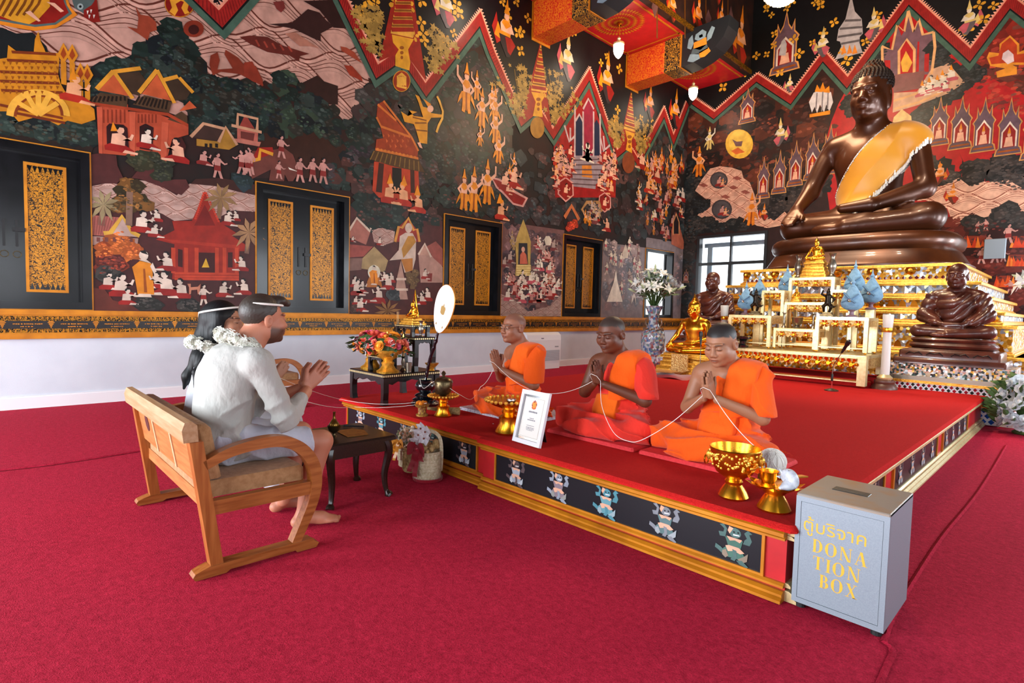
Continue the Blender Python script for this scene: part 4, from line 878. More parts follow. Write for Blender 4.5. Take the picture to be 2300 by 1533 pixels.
figs('L','painted_worshipper',6.2,T_SIT,A6,[(960,1200,140,1),(940,1130,100,1),(1000,1180,110,1),(1150,1255,140,-1),(1230,1150,140,-1),(1200,1080,90,-1),(1260,1090,90,-1),(990,1340,130,1),(950,1280,80,1),(1520,1280,110,-1),(1570,1250,120,-1),(1545,1060,90,1),(1155,770,70,1),(925,740,50,1)],'white')
for k in range(9):
 a=2*pi*k/9;pol('L','painted_palm',5.6,jit('#8a6238',RN),A6((1225,1330),(1225+60*cos(a)-14*sin(a),1330+50*sin(a)+14*cos(a)),(1225+120*cos(a),1320+90*sin(a)),(1225+60*cos(a)+14*sin(a),1330+50*sin(a)-14*cos(a))))
foliage('L','painted_village',5.4,A6((900,1250),(980,1270),(970,1370),(895,1370)),20,.05,.1,['#3a2a22','#4a342a']);foliage('L','painted_village',5.4,A6((1210,1200),(1260,1150),(1320,1180),(1310,1230),(1220,1230)),14,.05,.09,['#2e3436','#3a3e40']);foliage('L','painted_village',5.4,A6((1400,1020),(1470,1000),(1490,1130),(1420,1140)),16,.05,.09,['#5a4428','#6a5030'])
# pinnacle palace inside the second peak
pol('L','painted_palace',4.2,'#8e1a1a',A3((855,730),(950,1080),(1050,1300),(1085,1390),(1080,1700),(560,1700),(545,1210),(640,1080)))
for k in range(60):
 x,y=RN.uniform(560,1070),RN.uniform(1130,1420);ell('L','painted_palace',4.7,'#4a3a4a',*A3((x,y))[0],1.6,1.6,6)
for l,c,P in((5.0,'#8a2038',((800,940),(845,860),(890,940),(890,1340),(800,1340))),(5.0,'#16203a',((735,1040),(768,990),(800,1050),(800,1350),(735,1350))),(5.0,'#16203a',((890,1070),(918,1030),(945,1090),(945,1350),(890,1350))),(5.2,'#8a7a80',((720,1340),(960,1340),(990,1500),(1010,1640),(680,1600),(700,1480))),(5.6,'#c0742c',((790,1420),(870,1420),(880,1533),(790,1520)))):pol('L','painted_palace',l,c,A3(*P))
for P in(((730,900),(728,1350)),((800,960),(800,1350)),((890,960),(890,1350)),((945,980),(950,1360)),((800,940),(845,850),(892,940)),((735,1040),(768,985),(800,1050)),((640,1080),(680,1220),(730,1170)),((950,1190),(975,1300),(1030,1250)),((690,1100),(690,1210)),((975,1170),(985,1290))):lin('L','painted_palace',5.6,'#b8a0a0',A3(*P),.055)
for k in range(6):lin('L','painted_palace',5.8,'#5a4448',A3((705-k*2,1380+k*40),(985+k*3,1370+k*46)),.03)
fig('L','painted_deity',6.4,T_SIT,*A3((835,1390))[0],42,'pale');fig('L','painted_deity',6.4,T_SIT,*A3((835,1390))[0],42,'pale',-1)
def crowd(conv,x0,x1,y0,y1,n,h,pals,name='painted_crowd',T=None,lay=6.2):
 for _ in range(n):
  x,y=RN.uniform(x0,x1),RN.uniform(y0,y1);(px,py),=conv((x,y));fig('L',name,lay,T or RN.choice((T_SIT,T_SIT,T_deva(),T_FLY)),px,py,h*RN.uniform(.8,1.2)/3.833,RN.choice(pals),RN.choice((1,-1)))
crowd(A3,540,690,1340,1533,14,110,['gold','fire','rose'],T=T_SIT);crowd(A3,980,1075,1380,1600,14,100,['gold','fire','rose'],T=T_SIT)
crowd(A7,540,740,40,300,10,110,['gold','rose','fire'],T=T_SIT);crowd(A7,900,1070,60,340,12,105,['gold','rose','fire'],T=T_SIT)
crowd(A7,1290,1680,60,330,26,150,['fire','gold','rose','fire']);crowd(A7,1260,1660,330,560,24,110,['rose','gold','white','rose'])
crowd(A7,1350,1660,560,740,8,110,['rose','pale']);crowd(A7,100,260,120,360,4,170,['gold']);crowd(A7,790,1030,440,660,9,120,['dusk','gold','dusk'])
pol('L','painted_boat',5.8,'#c08a80',A7((5,180),(75,195),(140,230),(215,300),(325,362),(285,442),(195,420),(100,318),(50,275)));pol('L','painted_boat',6.2,'#7e1b1a',A7((22,198),(72,212),(130,245),(200,315),(305,370),(275,425),(200,405),(110,305),(62,265)));fig('L','painted_boat',6.8,T_SIT,*A7((150,330))[0],24,'gold')
for cx,cy,s in((650,290,1.),(985,400,.8)):
 pol('L','painted_flame_halo',5.8,'#c98a80',A7((cx-70*s,cy+40),(cx-60*s,cy-70*s),(cx,cy-110*s),(cx+65*s,cy-60*s),(cx+70*s,cy+50),(cx,cy+110*s)));pol('L','painted_flame_halo',6.2,'#7e1a18',A7((cx-58*s,cy+36),(cx-50*s,cy-62*s),(cx,cy-96*s),(cx+54*s,cy-52*s),(cx+58*s,cy+45),(cx,cy+94*s)));fig('L','painted_deity',6.8,T_SIT,*A7((cx,cy+60))[0],30,'gold')
lin('L','painted_flame_halo',6.2,'#b0623a',A7((640,530),(700,430),(765,550)),.1);lin('L','painted_flame_halo',6.2,'#a0764a',A7((850,560),(790,460),(830,400),(940,400),(960,480)),.08);foliage('L','painted_flame_halo',5.8,A7((640,570),(760,560),(740,620),(660,630)),16,.06,.1,['#8e2a1c','#b03c22'])
# shrine scene between windows 3 and 4, window glare put into its paler colours
for l,c,P in((5.0,'#a88c4c',((215,740),(250,640),(285,545),(320,640),(350,740),(345,930),(355,1030),(215,1030),(225,930))),(5.4,'#2c2c30',((245,750),(320,750),(325,935),(240,935))),(5.8,'#b8604a',((255,930),(258,850),(282,815),(310,850),(322,930))),(5.0,'#a8705c',((470,1090),(480,960),(515,930),(550,970),(560,1090),(570,1110),(440,1100))),(5.0,'#c9bca8',((465,720),(480,690),(510,690),(530,720),(520,770),(480,770)))):pol('L','painted_shrine',l,c,A7(*P))
ell('L','painted_shrine',6.2,'#c0907c',*A7((283,805))[0],4,6)
for y in(945,965,985,1005,1025):lin('L','painted_shrine',5.6,'#d0b878',A7((225,y),(350,y)),.035)
crowd(A7,150,600,1060,1270,32,110,['pale','rose','white'],'painted_worshipper',T_SIT);crowd(A7,400,600,780,1020,16,95,['rose','pale','dusk'],'painted_worshipper',T_SIT);crowd(A7,110,220,700,1000,6,110,['dusk'],'painted_worshipper')
# pale chedi between windows 4 and 5
pol('L','painted_chedi',5.4,'#e6e0d4',A7((1083,985),(1098,1090),(1140,1255),(1003,1255),(1062,1090)));pol('L','painted_chedi',5.4,'#d6d0c8',A7((1220,1210),(1240,1180),(1252,1210),(1255,1285),(1240,1215),(1215,1280)))
crowd(A7,960,1330,800,1200,22,120,['pale','dusk','pale'],'painted_worshipper',T_WALK);pol('L','painted_chedi',5.4,'#c8b8a8',A7((1140,830),(1165,760),(1190,830),(1185,880),(1145,880)))
pol('L','painted_lotus_tower',6.6,'#a85a44',A7((1560,640),(1600,480),(1640,640),(1680,790),(1650,805),(1560,760)));pol('L','painted_lotus_tower',7.2,'#241a1c',A7((1578,570),(1600,510),(1622,570),(1625,670),(1575,670)));lin('L','painted_lotus_tower',7.6,'#c98a5a',A7((1575,680),(1575,570),(1600,500),(1625,570),(1625,680)),.05)
# ---- back wall
pol('B','painted_smoke',.6,'#2a1512',[(1552,235),(1604,264),(1700,182),(1776,232),(1849,135),(1903,195),(2042,8),(2179,135),(2269,15),(2330,60),(2330,740),(1700,730),(1735,725),(1727,518),(1567,529),(1563,720),(1700,730),(1545,740),(1540,235)])
foliage('B','painted_smoke',1.2,[(1552,250),(1604,270),(1700,190),(1776,240),(1840,170),(1880,330),(1700,420),(1560,520)],330,.1,.3,['#2c1612','#3a1a12','#1a1413','#4a2016','#241a16','#5a2a1a'])
foliage('B','painted_smoke',1.2,[(2179,140),(2269,30),(2330,70),(2330,260),(2200,240)],120,.1,.3,['#6a1c14','#7a2016','#4a1612','#8a2c1a','#5a2a20'])
pol('B','painted_red_sky',2.0,'#a8161a',A4((520,1600),(560,1330),(640,1050),(700,900),(770,770),(930,620),(1310,60),(1830,560),(1960,640),(2300,820),(2400,900),(2400,1900),(640,1900),(600,1600)))
foliage('B','painted_dark_grove',2.8,A7((1720,60),(1800,130),(1880,110),(1760,300),(1780,520),(2300,600),(2300,660),(1720,700),(1700,300)),180,.1,.24,['#16191a','#1d2224','#22201e','#2a2624'])
foliage('B','painted_dark_grove',2.8,[(1545,480),(1572,500),(1566,760),(1540,760)],60,.1,.24,['#1d2224','#2a2624','#3a2a24'])
waves('B','painted_sea',4.0,A7((1770,300),(1830,200),(1900,110),(1980,90),(2080,100),(2170,130),(2185,190),(2240,230),(2280,330),(2310,460),(2320,600),(2150,520),(2050,615),(1950,600),(1790,510),(1900,400)),'#d0a08a','#8a5040',.5,.07,.16,.016)
for x,y,r in((1975,210,20),(2000,460,23)):
 ell('B','painted_medallion',5.2,'#3a3234',*A7((x,y))[0],r,r*.95);ell('B','painted_medallion',5.6,'#4a4446',*A7((x,y))[0],r*.86,r*.8);fig('B','painted_medallion',6.0,T_SIT,*A7((x,y+50))[0],22,'rose');fig('B','painted_medallion',6.0,T_SIT,*A7((x+30,y+55))[0],16,'fire')
for x,y in((2130,190),(2100,270),(2200,310),(1840,250),(2030,350)):pol('B','painted_fish',5.4,'#8a4a40',A7((x-40,y),(x,y-18),(x+45,y+6),(x+5,y+20)))
foliage('B','painted_dark_grove',5.2,A7((1750,400),(1800,360),(1880,390),(1870,460),(1780,480)),30,.08,.14,['#16191a','#22262a']);foliage('B','painted_dark_grove',5.2,A7((1830,560),(1900,530),(1930,600),(1860,640),(2080,560),(2140,560),(2120,610)),30,.08,.14,['#1a1c1c','#262422'])
figs('B','painted_deity',5.8,T_deva,A7,[(1800,180,250,-1),(2250,600,270,1)],'fire');figs('B','painted_deity',5.8,T_deva,A3,[(1890,1290,190,1)],'pale');figs('B','painted_deity',5.8,T_FLY,A4,[(200,1260,240,-1)],'pale')
ell('B','painted_moon',5.0,'#d9a83a',*A3((2150,1240))[0],31,33);ell('B','painted_moon',5.4,'#e0b448',*A3((2155,1225))[0],25,27);pol('B','painted_moon',5.8,'#6a4a4a',A3((2090,1200),(2130,1220),(2180,1215),(2170,1260),(2120,1260)));pol('B','painted_moon',5.8,'#c9602a',A3((2080,1300),(2140,1270),(2200,1310),(2120,1330)))
for q in((2215,1060,290),):fig('B','painted_shrine',5.8,T_SHRINE,*A3((q[0],q[1]))[0],q[2]/3.833,'gold')
# shrines in rows over dark cliffs
for P in(((0,380),(120,370),(110,540),(20,545)),((130,330),(240,320),(250,520),(150,555)),((260,265),(380,250),(390,420),(290,500)),((400,215),(540,200),(540,330),(440,400)),((545,60),(600,40),(600,300),(560,300))):pol('B','painted_cliff',3.4,'#1e1a1a',A8(*P));foliage('B','painted_cliff',3.9,A8(*P),26,.08,.18,['#241f1e','#2e2826','#181616','#3a302c'])
for P in(((1440,0),(1560,40),(1620,0),(1640,110),(1740,190),(1720,250),(1450,265)),((1740,-30),(1770,30),(1760,110),(1830,60),(1950,60),(1960,130),(1900,250),(1830,250),(1820,150)),((2060,20),(2150,-10),(2160,130),(2190,190),(2160,270),(2040,200),(2050,110)),((2240,60),(2330,20),(2330,310),(2240,260))):pol('B','painted_cliff',3.4,'#1e1a1a',A8(*P));foliage('B','painted_cliff',3.9,A8(*P),45,.08,.2,['#241f1e','#2e2826','#181616','#3a302c'])
for px,py,h in((1713,446,92),(1749,435,96),(1785,418,100),(1823,404,104),(1862,392,110)):fig('B','painted_shrine',5.4,T_SHRINE,px,py,h,'gold',1,.66)
for x,y,h in((1560,1255,410),(1745,1285,445),(1940,1310,460),(2160,1335,480),(2380,1370,480)):fig('B','painted_shrine',5.4,T_SHRINE,*A4((x,y))[0],h/3.833,'gold',1,.72)
waves('B','painted_sea',4.2,A8((1380,390),(1440,275),(1600,260),(1740,190),(1830,260),(1960,220),(2030,230),(2160,205),(2340,310),(2340,520),(2080,500),(1830,560),(1700,615),(1640,450),(1450,380)),'#d6a48a','#8a4c3c',.75,.09,.20,.02)
waves('B','painted_sea',4.2,A8((-20,400),(20,520),(110,530),(150,560),(240,480),(280,520),(210,600),(100,620),(0,600),(-60,560)),'#d6a48a','#8a4c3c',.5,.06,.14,.016)
pol('B','painted_hell',3.6,'#3c1512',A8((1640,520),(1700,610),(1830,560),(2080,500),(2340,520),(2340,1500),(1500,1500),(1560,700)))
foliage('B','painted_hell',4.2,A8((1660,560),(2330,540),(2330,1450),(1720,1300)),170,.1,.24,['#4a1a14','#33120f','#5a2018','#2a1210'])
foliage('B','painted_dark_grove',5.0,A8((1800,570),(1880,535),(1980,560),(2080,470),(2200,430),(2220,520),(2330,540),(2330,600),(2050,570),(1900,640)),50,.08,.18,['#26221f','#332a26'])
for x,y,w_ in((1830,690,150),(2290,690,90),(2240,850,70),(2130,1030,70)):
 pol('B','painted_hell',5.0,'#7a2c1c',A8((x-w_,y),(x+w_,y),(x+w_*.7,y+70),(x-w_*.7,y+70)))
 for k in range(9):
  a=x-w_+k*w_/4;pol('B','painted_hell',5.4,RN.choice(['#d0521c','#c23a18','#e07a2a']),A8((a-24,y+100),(a+24,y+100),(a+RN.uniform(-20,20),y+RN.uniform(-10,40))))
figs('B','painted_sufferer',5.8,T_WALK,A8,[(2160,750,170,1),(1900,650,90,1),(1970,640,100,-1),(1930,930,150,1),(2050,920,160,-1),(1990,800,130,1),(2120,910,110,1),(2180,1180,120,-1),(1800,1010,90,1)],'rose')
figs('B','painted_deity',6.0,T_FLY,A8,[(1570,250,200,-1),(1680,420,190,1),(60,560,150,1)],'fire');figs('B','painted_deity',6.0,T_SIT,A4,[(1580,1520,110,-1)],'fire')
# heavenly palace
for l,c,P in((4.2,'#6e4e58',((1305,95),(1350,270),(1400,165),(1435,300),(1520,280),(1535,410),(1505,640),(1080,660),(1075,400),(1165,430),(1180,300),(1210,215),(1245,310),(1270,270))),(4.8,'#a8161a',((1230,440),(1290,345),(1355,430),(1350,625),(1230,640))),(4.8,'#a8161a',((1100,520),(1150,520),(1150,650),(1100,650))),(4.8,'#a8161a',((1385,360),(1400,360),(1395,620),(1370,620))),(4.8,'#a8161a',((1445,470),(1485,460),(1480,620),(1440,620))),
(4.6,'#c4987a',((1180,800),(1380,790),(1500,600),(1650,545),(1790,710),(1660,800),(1390,905),(1170,970))),(5.0,'#7a4a48',((1150,650),(1450,610),(1420,760),(1180,800))),(5.4,'#d9a03a',((1240,540),(1285,440),(1340,540),(1300,620),(1255,620)))):pol('B','painted_palace',l,c,A4(*P))
for P in(((1305,95),(1352,275),(1395,165),(1430,300),(1522,278)),((1075,400),(1165,430),(1210,215),(1270,275),(1305,95)),((1225,640),(1225,440),(1290,340),(1358,430),(1355,625)),((1180,870),(1400,800),(1640,640)),((1185,940),(1400,880),(1670,760)),((1505,640),(1535,410),(1522,278)),((1085,650),(1080,410))):lin('B','painted_palace',5.8,'#d6a06a',A4(*P),.05)
foliage('B','painted_dark_grove',4.0,A4((1500,320),(1550,350),(1640,480),(1740,580),(1900,570),(1950,650),(1820,740),(1600,900),(1500,960),(1400,1110),(1350,1000),(1480,880),(1680,780),(1790,700),(1640,540),(1520,560)),130,.07,.16,['#1c2020','#24282a','#2a2424']);foliage('B','painted_dark_grove',4.0,A4((1000,520),(1080,400),(1140,380),(1080,480),(1080,640),(1000,620)),30,.07,.14,['#1c2020','#24282a']);foliage('B','painted_dark_grove',4.0,A4((750,880),(800,800),(830,900),(820,1000),(770,940)),20,.07,.14,['#1c2020','#2a2424'])
figs('B','painted_deity',6.2,T_SIT,A4,[(1420,830,110),(1480,800,100),(1550,780,110),(1600,740,110),(1670,700,120),(1500,760,110),(1620,790,90)],'pale')
for x,y in((1425,730),(1485,700),(1555,680),(1600,640),(1675,595)):pol('B','painted_deity',7.2,G,A4((x-18,y+10),(x+18,y+10),(x,y-40)))
pol('B','painted_umbrella',5.4,'#d8b070',A4((1180,1010),(1250,940),(1330,1000),(1340,1100),(1160,1100)))
# white elephants, chedi and sky beings
pol('B','painted_elephant',5.4,'#c9c0c0',A4((450,880),(490,800),(560,765),(640,795),(658,880),(625,960),(600,900),(580,970),(545,900),(520,975),(500,920),(475,970)));pol('B','painted_elephant',5.8,G,A4((500,790),(520,730),(545,770),(570,710),(590,770),(625,740),(630,800)));pol('B','painted_elephant',5.4,G,A4((455,985),(635,950),(630,985),(455,1012)))
for P in(((520,800),(510,940)),((570,790),(560,960)),((615,800),(610,940))):lin('B','painted_elephant',6.0,'#7a7074',A4(*P),.03)
pol('B','painted_chedi',6.8,'#a8a0a2',A4((815,-40),(845,100),(905,165),(915,290),(888,320),(885,370),(912,455),(675,515),(730,400),(718,360),(690,352),(705,255),(765,165),(790,60)))
for P in(((760,180),(900,175)),((715,250),(910,235)),((700,320),(905,290)),((725,380),(885,350))):lin('B','painted_chedi',7.2,'#5a5456',A4(*P),.05)
for x in(750,800,845):pol('B','painted_chedi',7.4,'#d07a2a',A4((x-24,470),(x+24,458),(x,385)))
fig('B','painted_shrine',6.8,T_SHRINE,*A4((235,625))[0],132,'gold',1,.95);pol('B','painted_shrine',8.0,'#a8a0a0',A4((190,480),(215,360),(240,330),(260,380),(250,480)))
figs('B','painted_deity',6.8,T_FLY,A4,[(560,500,260,1),(1000,350,280,-1),(280,800,160,1),(1820,300,290,-1),(1450,-40,200,1)],'pale')
pol('B','painted_lotus',5.0,'#d98a2a',A4((1980,500),(2000,450),(2090,460),(2090,380),(2180,305),(2260,380),(2260,450),(2330,420),(2330,560),(2200,560),(2240,580),(2240,640),(2070,670),(2060,620),(2140,590),(2010,570)));pol('B','painted_lotus',5.4,'#b03a1a',A4((2000,500),(2080,480),(2110,380),(2180,325),(2240,390),(2240,470),(2320,460),(2320,540),(2190,540),(2020,555)));pol('B','painted_lotus',5.8,'#d6c0c0',A4((2110,510),(2120,460),(2165,430),(2210,470),(2215,530),(2160,555)))
fig('B','painted_deity',6.0,T_SHRINE,*A7((1690,1090))[0],30,'rose')
# figures on the upper fascia
figs('F','painted_deity',1.0,T_FLY,A3,[(1570,190,330,1),(1790,290,370,1),(1990,270,280,1),(2150,590,560,1),(1960,40,260,1)],'fire')
for x,y,h in((1880,160,160),(2075,180,260),(1420,60,200)):pol('F','painted_leaf',1.4,'#5a3c3c',A3((x,y-h*.5),(x+28,y),(x,y+h*.5),(x-28,y)))
for x in(1440,1680,1860,2050):lin('F','painted_leaf',.6,'#5a3414',A3((x,-60),(x,330)),.05)
pm=mat('mural_paint',attr='Col',rough=.4,col2=(.72,.72,.72),scale=7,detail=8,spec=.25)
for(wall,name),m in ART.items():
 if wall=='L':PARENT[wall]
 o=struct(name,m,'mural_paint',parent=PARENT[wall])
print('mural polys',sum(len(m.f)for m in ART.values()))

# ---------------------------------------------------------------- implicit-surface bodies
class SDF:
 """smooth union of round cones / ellipsoids on a tensor grid, meshed with surface nets"""
 def __init__(s,xs,ys,zs):
  s.x,s.y,s.z=(np.asarray(a,np.float32)for a in(xs,ys,zs));s.f=np.full((len(xs),len(ys),len(zs)),1.,np.float32)
 def _sl(s,lo,hi,m):
  o=[]
  for a,l,h in zip((s.x,s.y,s.z),lo,hi):
   i=np.searchsorted(a,l-m);j=np.searchsorted(a,h+m);o.append(slice(max(i-1,0),min(j+1,len(a))))
  return tuple(o)
 def _g(s,sl):return s.x[sl[0]][:,None,None],s.y[sl[1]][None,:,None],s.z[sl[2]][None,None,:]
 def _mix(s,sl,d,k,sub=False):
  f=s.f[sl]
  if sub:
   h=np.maximum(k-np.abs(f+d),0)/k;s.f[sl]=np.maximum(f,-d)+h*h*k*.25
  else:
   h=np.maximum(k-np.abs(f-d),0)/k;s.f[sl]=np.minimum(f,d)-h*h*k*.25
  return s
 def cone(s,a,b,r1,r2,k=.02,sub=False):
  a,b=np.array(a,float),np.array(b,float);R=max(r1,r2)
  sl=s._sl(np.minimum(a,b)-R,np.maximum(a,b)+R,k+.03);X,Y,Z=s._g(sl);ba=b-a;l2=max(ba@ba,1e-9)
  px,py,pz=X-a[0],Y-a[1],Z-a[2];t=np.clip((px*ba[0]+py*ba[1]+pz*ba[2])/l2,0,1)
  d=np.sqrt((px-ba[0]*t)**2+(py-ba[1]*t)**2+(pz-ba[2]*t)**2)-(r1+(r2-r1)*t)
  return s._mix(sl,d,k,sub)
 def chain(s,pts,rs,k=.02):
  for i in range(len(pts)-1):s.cone(pts[i],pts[i+1],rs[i],rs[i+1],k)
  return s
 def ell(s,c,r,k=.02,rot=None,sub=False):
  c=np.array(c,float);r=np.array(r,float);R=r.max()if rot is not None else r
  sl=s._sl(c-R,c+R,k+.03);X,Y,Z=s._g(sl);p=[X-c[0],Y-c[1],Z-c[2]]
  if rot is not None:
   M=np.array(rot);p=[M[0][i]*p[0]+M[1][i]*p[1]+M[2][i]*p[2]for i in range(3)]
  q=np.sqrt((p[0]/r[0])**2+(p[1]/r[1])**2+(p[2]/r[2])**2);g=np.sqrt((p[0]/r[0]**2)**2+(p[1]/r[1]**2)**2+(p[2]/r[2]**2)**2)
  return s._mix(sl,q*(q-1)/np.maximum(g,1e-6),k,sub)
 def warp(s,fn):
  s.f+=fn(*s._g((slice(None),)*3)).astype(np.float32);return s
 def clip(s,fn,k=.004):
  d=fn(*s._g((slice(None),)*3));f=s.f;h=np.maximum(k-np.abs(f-d),0)/k;s.f=(np.maximum(f,d)+h*h*k*.25).astype(np.float32);return s
 def mesh(s,name,m,colfn=None,parent=None,xf=None):
  f=s.f;I=f<0;nx,ny,nz=f.shape
  c8=[(i,j,k)for i in(0,1)for j in(0,1)for k in(0,1)]
  cnt=sum(I[i:nx-1+i,j:ny-1+j,k:nz-1+k].astype(np.int8)for i,j,k in c8)
  act=(cnt>0)&(cnt<8);ai,aj,ak=np.nonzero(act);N=len(ai)
  idx=np.full(act.shape,-1,np.int32);idx[ai,aj,ak]=np.arange(N)
  V={c:f[ai+c[0],aj+c[1],ak+c[2]]for c in c8};acc=np.zeros((N,3));n=np.zeros(N)
  for a in c8:
   for ax in range(3):
    if a[ax]:continue
    b=list(a);b[ax]=1;b=tuple(b);va,vb=V[a],V[b];x=(va<0)!=(vb<0);t=np.where(x,va/np.where(x,va-vb,1),0)
    P=np.stack([np.full(N,float(v))for v in a],1);P[:,ax]=t;acc[x]+=P[x];n[x]+=1
  acc/=n[:,None]
  W=np.stack([a[i]+(a[i+1]-a[i])*acc[:,q]for q,(a,i)in enumerate(((s.x,ai),(s.y,aj),(s.z,ak)))],1)
  F=[]
  for ax in range(3):
   sh=[slice(None)]*3;sh2=list(sh);sh[ax]=slice(0,-1);sh2[ax]=slice(1,None)
   e=I[tuple(sh)]!=I[tuple(sh2)];u,v=[q for q in range(3)if q!=ax]
   inn=[slice(1,-1)]*3;inn[ax]=slice(None);m0=np.zeros_like(e);m0[tuple(inn)]=e[tuple(inn)]
   p=np.stack(np.nonzero(m0),1);q=[]
   for du,dv in((0,0),(1,0),(1,1),(0,1)):
    o=p.copy();o[:,u]-=du;o[:,v]-=dv;q.append(idx[o[:,0],o[:,1],o[:,2]])
   Q=np.stack(q,1);inside=I[p[:,0],p[:,1],p[:,2]];flip=inside if ax==1 else~inside
   Q[flip]=Q[flip][:,::-1];F.append(Q)
  F=np.concatenate(F);F=F[(F>=0).all(1)]
  me=bpy.data.meshes.new(name);Wx=W if xf is None else xf(W)
  me.vertices.add(len(W));me.vertices.foreach_set('co',Wx.astype(np.float32).ravel());me.loops.add(F.size);me.loops.foreach_set('vertex_index',F.astype(np.int32).ravel())
  me.polygons.add(len(F));me.polygons.foreach_set('loop_start',np.arange(0,F.size,4,dtype=np.int32));me.polygons.foreach_set('loop_total',np.full(len(F),4,np.int32));me.polygons.foreach_set('use_smooth',np.ones(len(F),bool))
  me.update(calc_edges=True);me.validate()
  if colfn is not None:
   a=me.attributes.new('Col','FLOAT_COLOR','POINT');C=np.ones((len(W),4),np.float32);C[:,:3]=colfn(W);a.data.foreach_set('color',C.ravel())
  me.materials.append(MATS[m]if isinstance(m,str)else m)
  o=bpy.data.objects.new(name,me);COL.objects.link(o)
  if parent is not None:o.parent=parent
  return o
def axis(lo,hi,step,fine=(),fstep=.0035):
 out=[lo]
 while out[-1]<hi:
  a=out[-1];out.append(a+(fstep if any(p<=a<q for p,q in fine)else step))
 return out
def rotm(rx=0,ry=0,rz=0):return np.array((Matrix.Rotation(rz,3,'Z')@Matrix.Rotation(ry,3,'Y')@Matrix.Rotation(rx,3,'X')))
def ss(a,b,x):t=np.clip((x-a)/(b-a),0,1);return t*t*(3-2*t)
def head_prims(S,c,M,sc=1.,kind='man',ears=1.,wide=1.):
 """c: head centre, M: 3x3 head rotation (faces local -y)"""
 c=np.array(c,float);P=lambda x,y,z:c+M@(np.array((x*wide,y,z))*sc);E=lambda x,y,z:np.array((x*wide,y,z))*sc
 e=lambda p,r,k=.02,sub=False:S.ell(P(*p),E(*r),k*sc,M,sub)
 e((0,.018,.032),(.077,.096,.083));e((0,-.022,-.028),(.063,.072,.082));e((0,-.035,-.078),(.044,.048,.036),.03)
 for s in(-1,1):
  e((s*.04,-.06,-.028),(.026,.027,.03),.022);e((s*.052,-.01,-.06),(.02,.04,.035),.02)
  S.ell(P(s*.031,-.101,.006),E(.019,.016,.013),.016*sc,M,True)
  e((s*.031,-.078,.003),(.0175,.0155,.0125),.006)
  S.cone(P(s*.012,-.09,.026),P(s*.047,-.076,.028),.009*sc,.007*sc,.012*sc)
  e((s*.0135,-.099,-.032),(.0095,.011,.009),.008)
  e((s*.079,.016,-.008-.012*(ears-1)),(.011,.021,.031*ears),.01)
  S.ell(P(s*.088,.01,-.006),E(.006,.010,.015),.006*sc,M,True)
 S.cone(P(0,-.083,.016),P(0,-.106,-.024),.0085*sc,.0125*sc,.012*sc)
 e((0,-.084,-.055),(.03,.018,.02),.015);e((0,-.0985,-.0545),(.0215,.008,.0055),.004);e((0,-.0965,-.0665),(.0185,.009,.0065),.004)
 S.cone(P(-.02,-.107,-.0605),P(.02,-.107,-.0605),.0028*sc,.0028*sc,.004*sc,True)
 e((0,-.079,-.093),(.021,.017,.016),.018)
 if kind=='buddha':
  e((0,.025,.055),(.082,.098,.078),.012);e((0,.035,.125),(.042,.045,.04),.02)
 if kind=='buddha_flame':
  e((0,.025,.055),(.082,.098,.078),.012);e((0,.035,.125),(.045,.048,.04),.02);S.cone(P(0,.03,.14),P(0,.03,.23),.03*sc,.004*sc,.02*sc)
def face_color(W,c,M,sc,skin,hair=None,hairline=.066,brow=.8,lips=None,beard=0.,wide=1.,side=0.):
 L=((W-np.array(c))@M)/sc;x,y,z=L[:,0]/wide,L[:,1],L[:,2];sk=np.array(_lin(skin));lips=sk*np.array((.8,.55,.55))if lips is None else lips;C=np.tile(sk,(len(W),1));inh=(np.abs(x)<.12)&(np.abs(y)<.16)&(z>-.125)
 def blend(m,col):nonlocal C;m=(m*inh)[:,None];C=C*(1-m)+np.array(col)*m
 fr=(y<-.03)
 ck=np.exp(-(((np.abs(x)-.04)/.03)**2+((z+.03)/.03)**2))*fr;blend(.25*ck,sk*np.array((1.15,.85,.8)))
 blend(.35*np.exp(-(((np.abs(x)-.031)/.02)**2+((z-.006)/.014)**2))*fr,sk*.45)
 if beard:
  b=ss(-.03,-.055,z-.25*np.maximum(np.abs(x)-.05,0))*(y<.0)*(1-np.exp(-((x/.024)**2+((z+.06)/.011)**2)*1.0));b=np.maximum(b,(np.abs(x)<.034)*ss(-.05,-.045,-np.abs(z+.044)-.04)*fr);blend(beard*b,(.035,.02,.014))
 lp=ss(1.25,.8,np.sqrt((x/.025)**2+((z+.0605)/.0135)**2))*(y<-.07);blend(.75*lp,lips);blend(.8*ss(1.3,.6,np.sqrt((x/.022)**2+((z+.0605)/.0028)**2))*(y<-.07),(.03,.012,.01))
 br=ss(1.3,.7,np.sqrt(((np.abs(x)-.032)/.02)**2+((z-.0275+6*(np.abs(x)-.03)**2)/.0045)**2))*fr;blend(brow*br,(.03,.02,.015))
 ey=ss(1.3,.7,np.sqrt(((np.abs(x)-.031)/.017)**2+((z+.0015-12*(np.abs(x)-.031)**2)/.0028)**2))*fr;blend(.9*ey,(.02,.012,.01))
 blend(.8*ss(1.2,.8,np.sqrt(((np.abs(x)-.011)/.0045)**2+((z+.0395)/.0035)**2))*(y<-.09),sk*.25)
 if hair is not None:
  hl=np.where(y<-.02,hairline-.25*np.maximum(np.abs(x)-.045,0)*2.2,hairline-(y+.02)*(1.55+side));hl=np.maximum(hl,-.075)
  h=ss(-.005,.006,z-hl)*(1-((np.abs(x)>.075)&(np.abs(y-.014)<.026)&(z<.03)));blend(np.clip(h,0,1),hair)
 return C
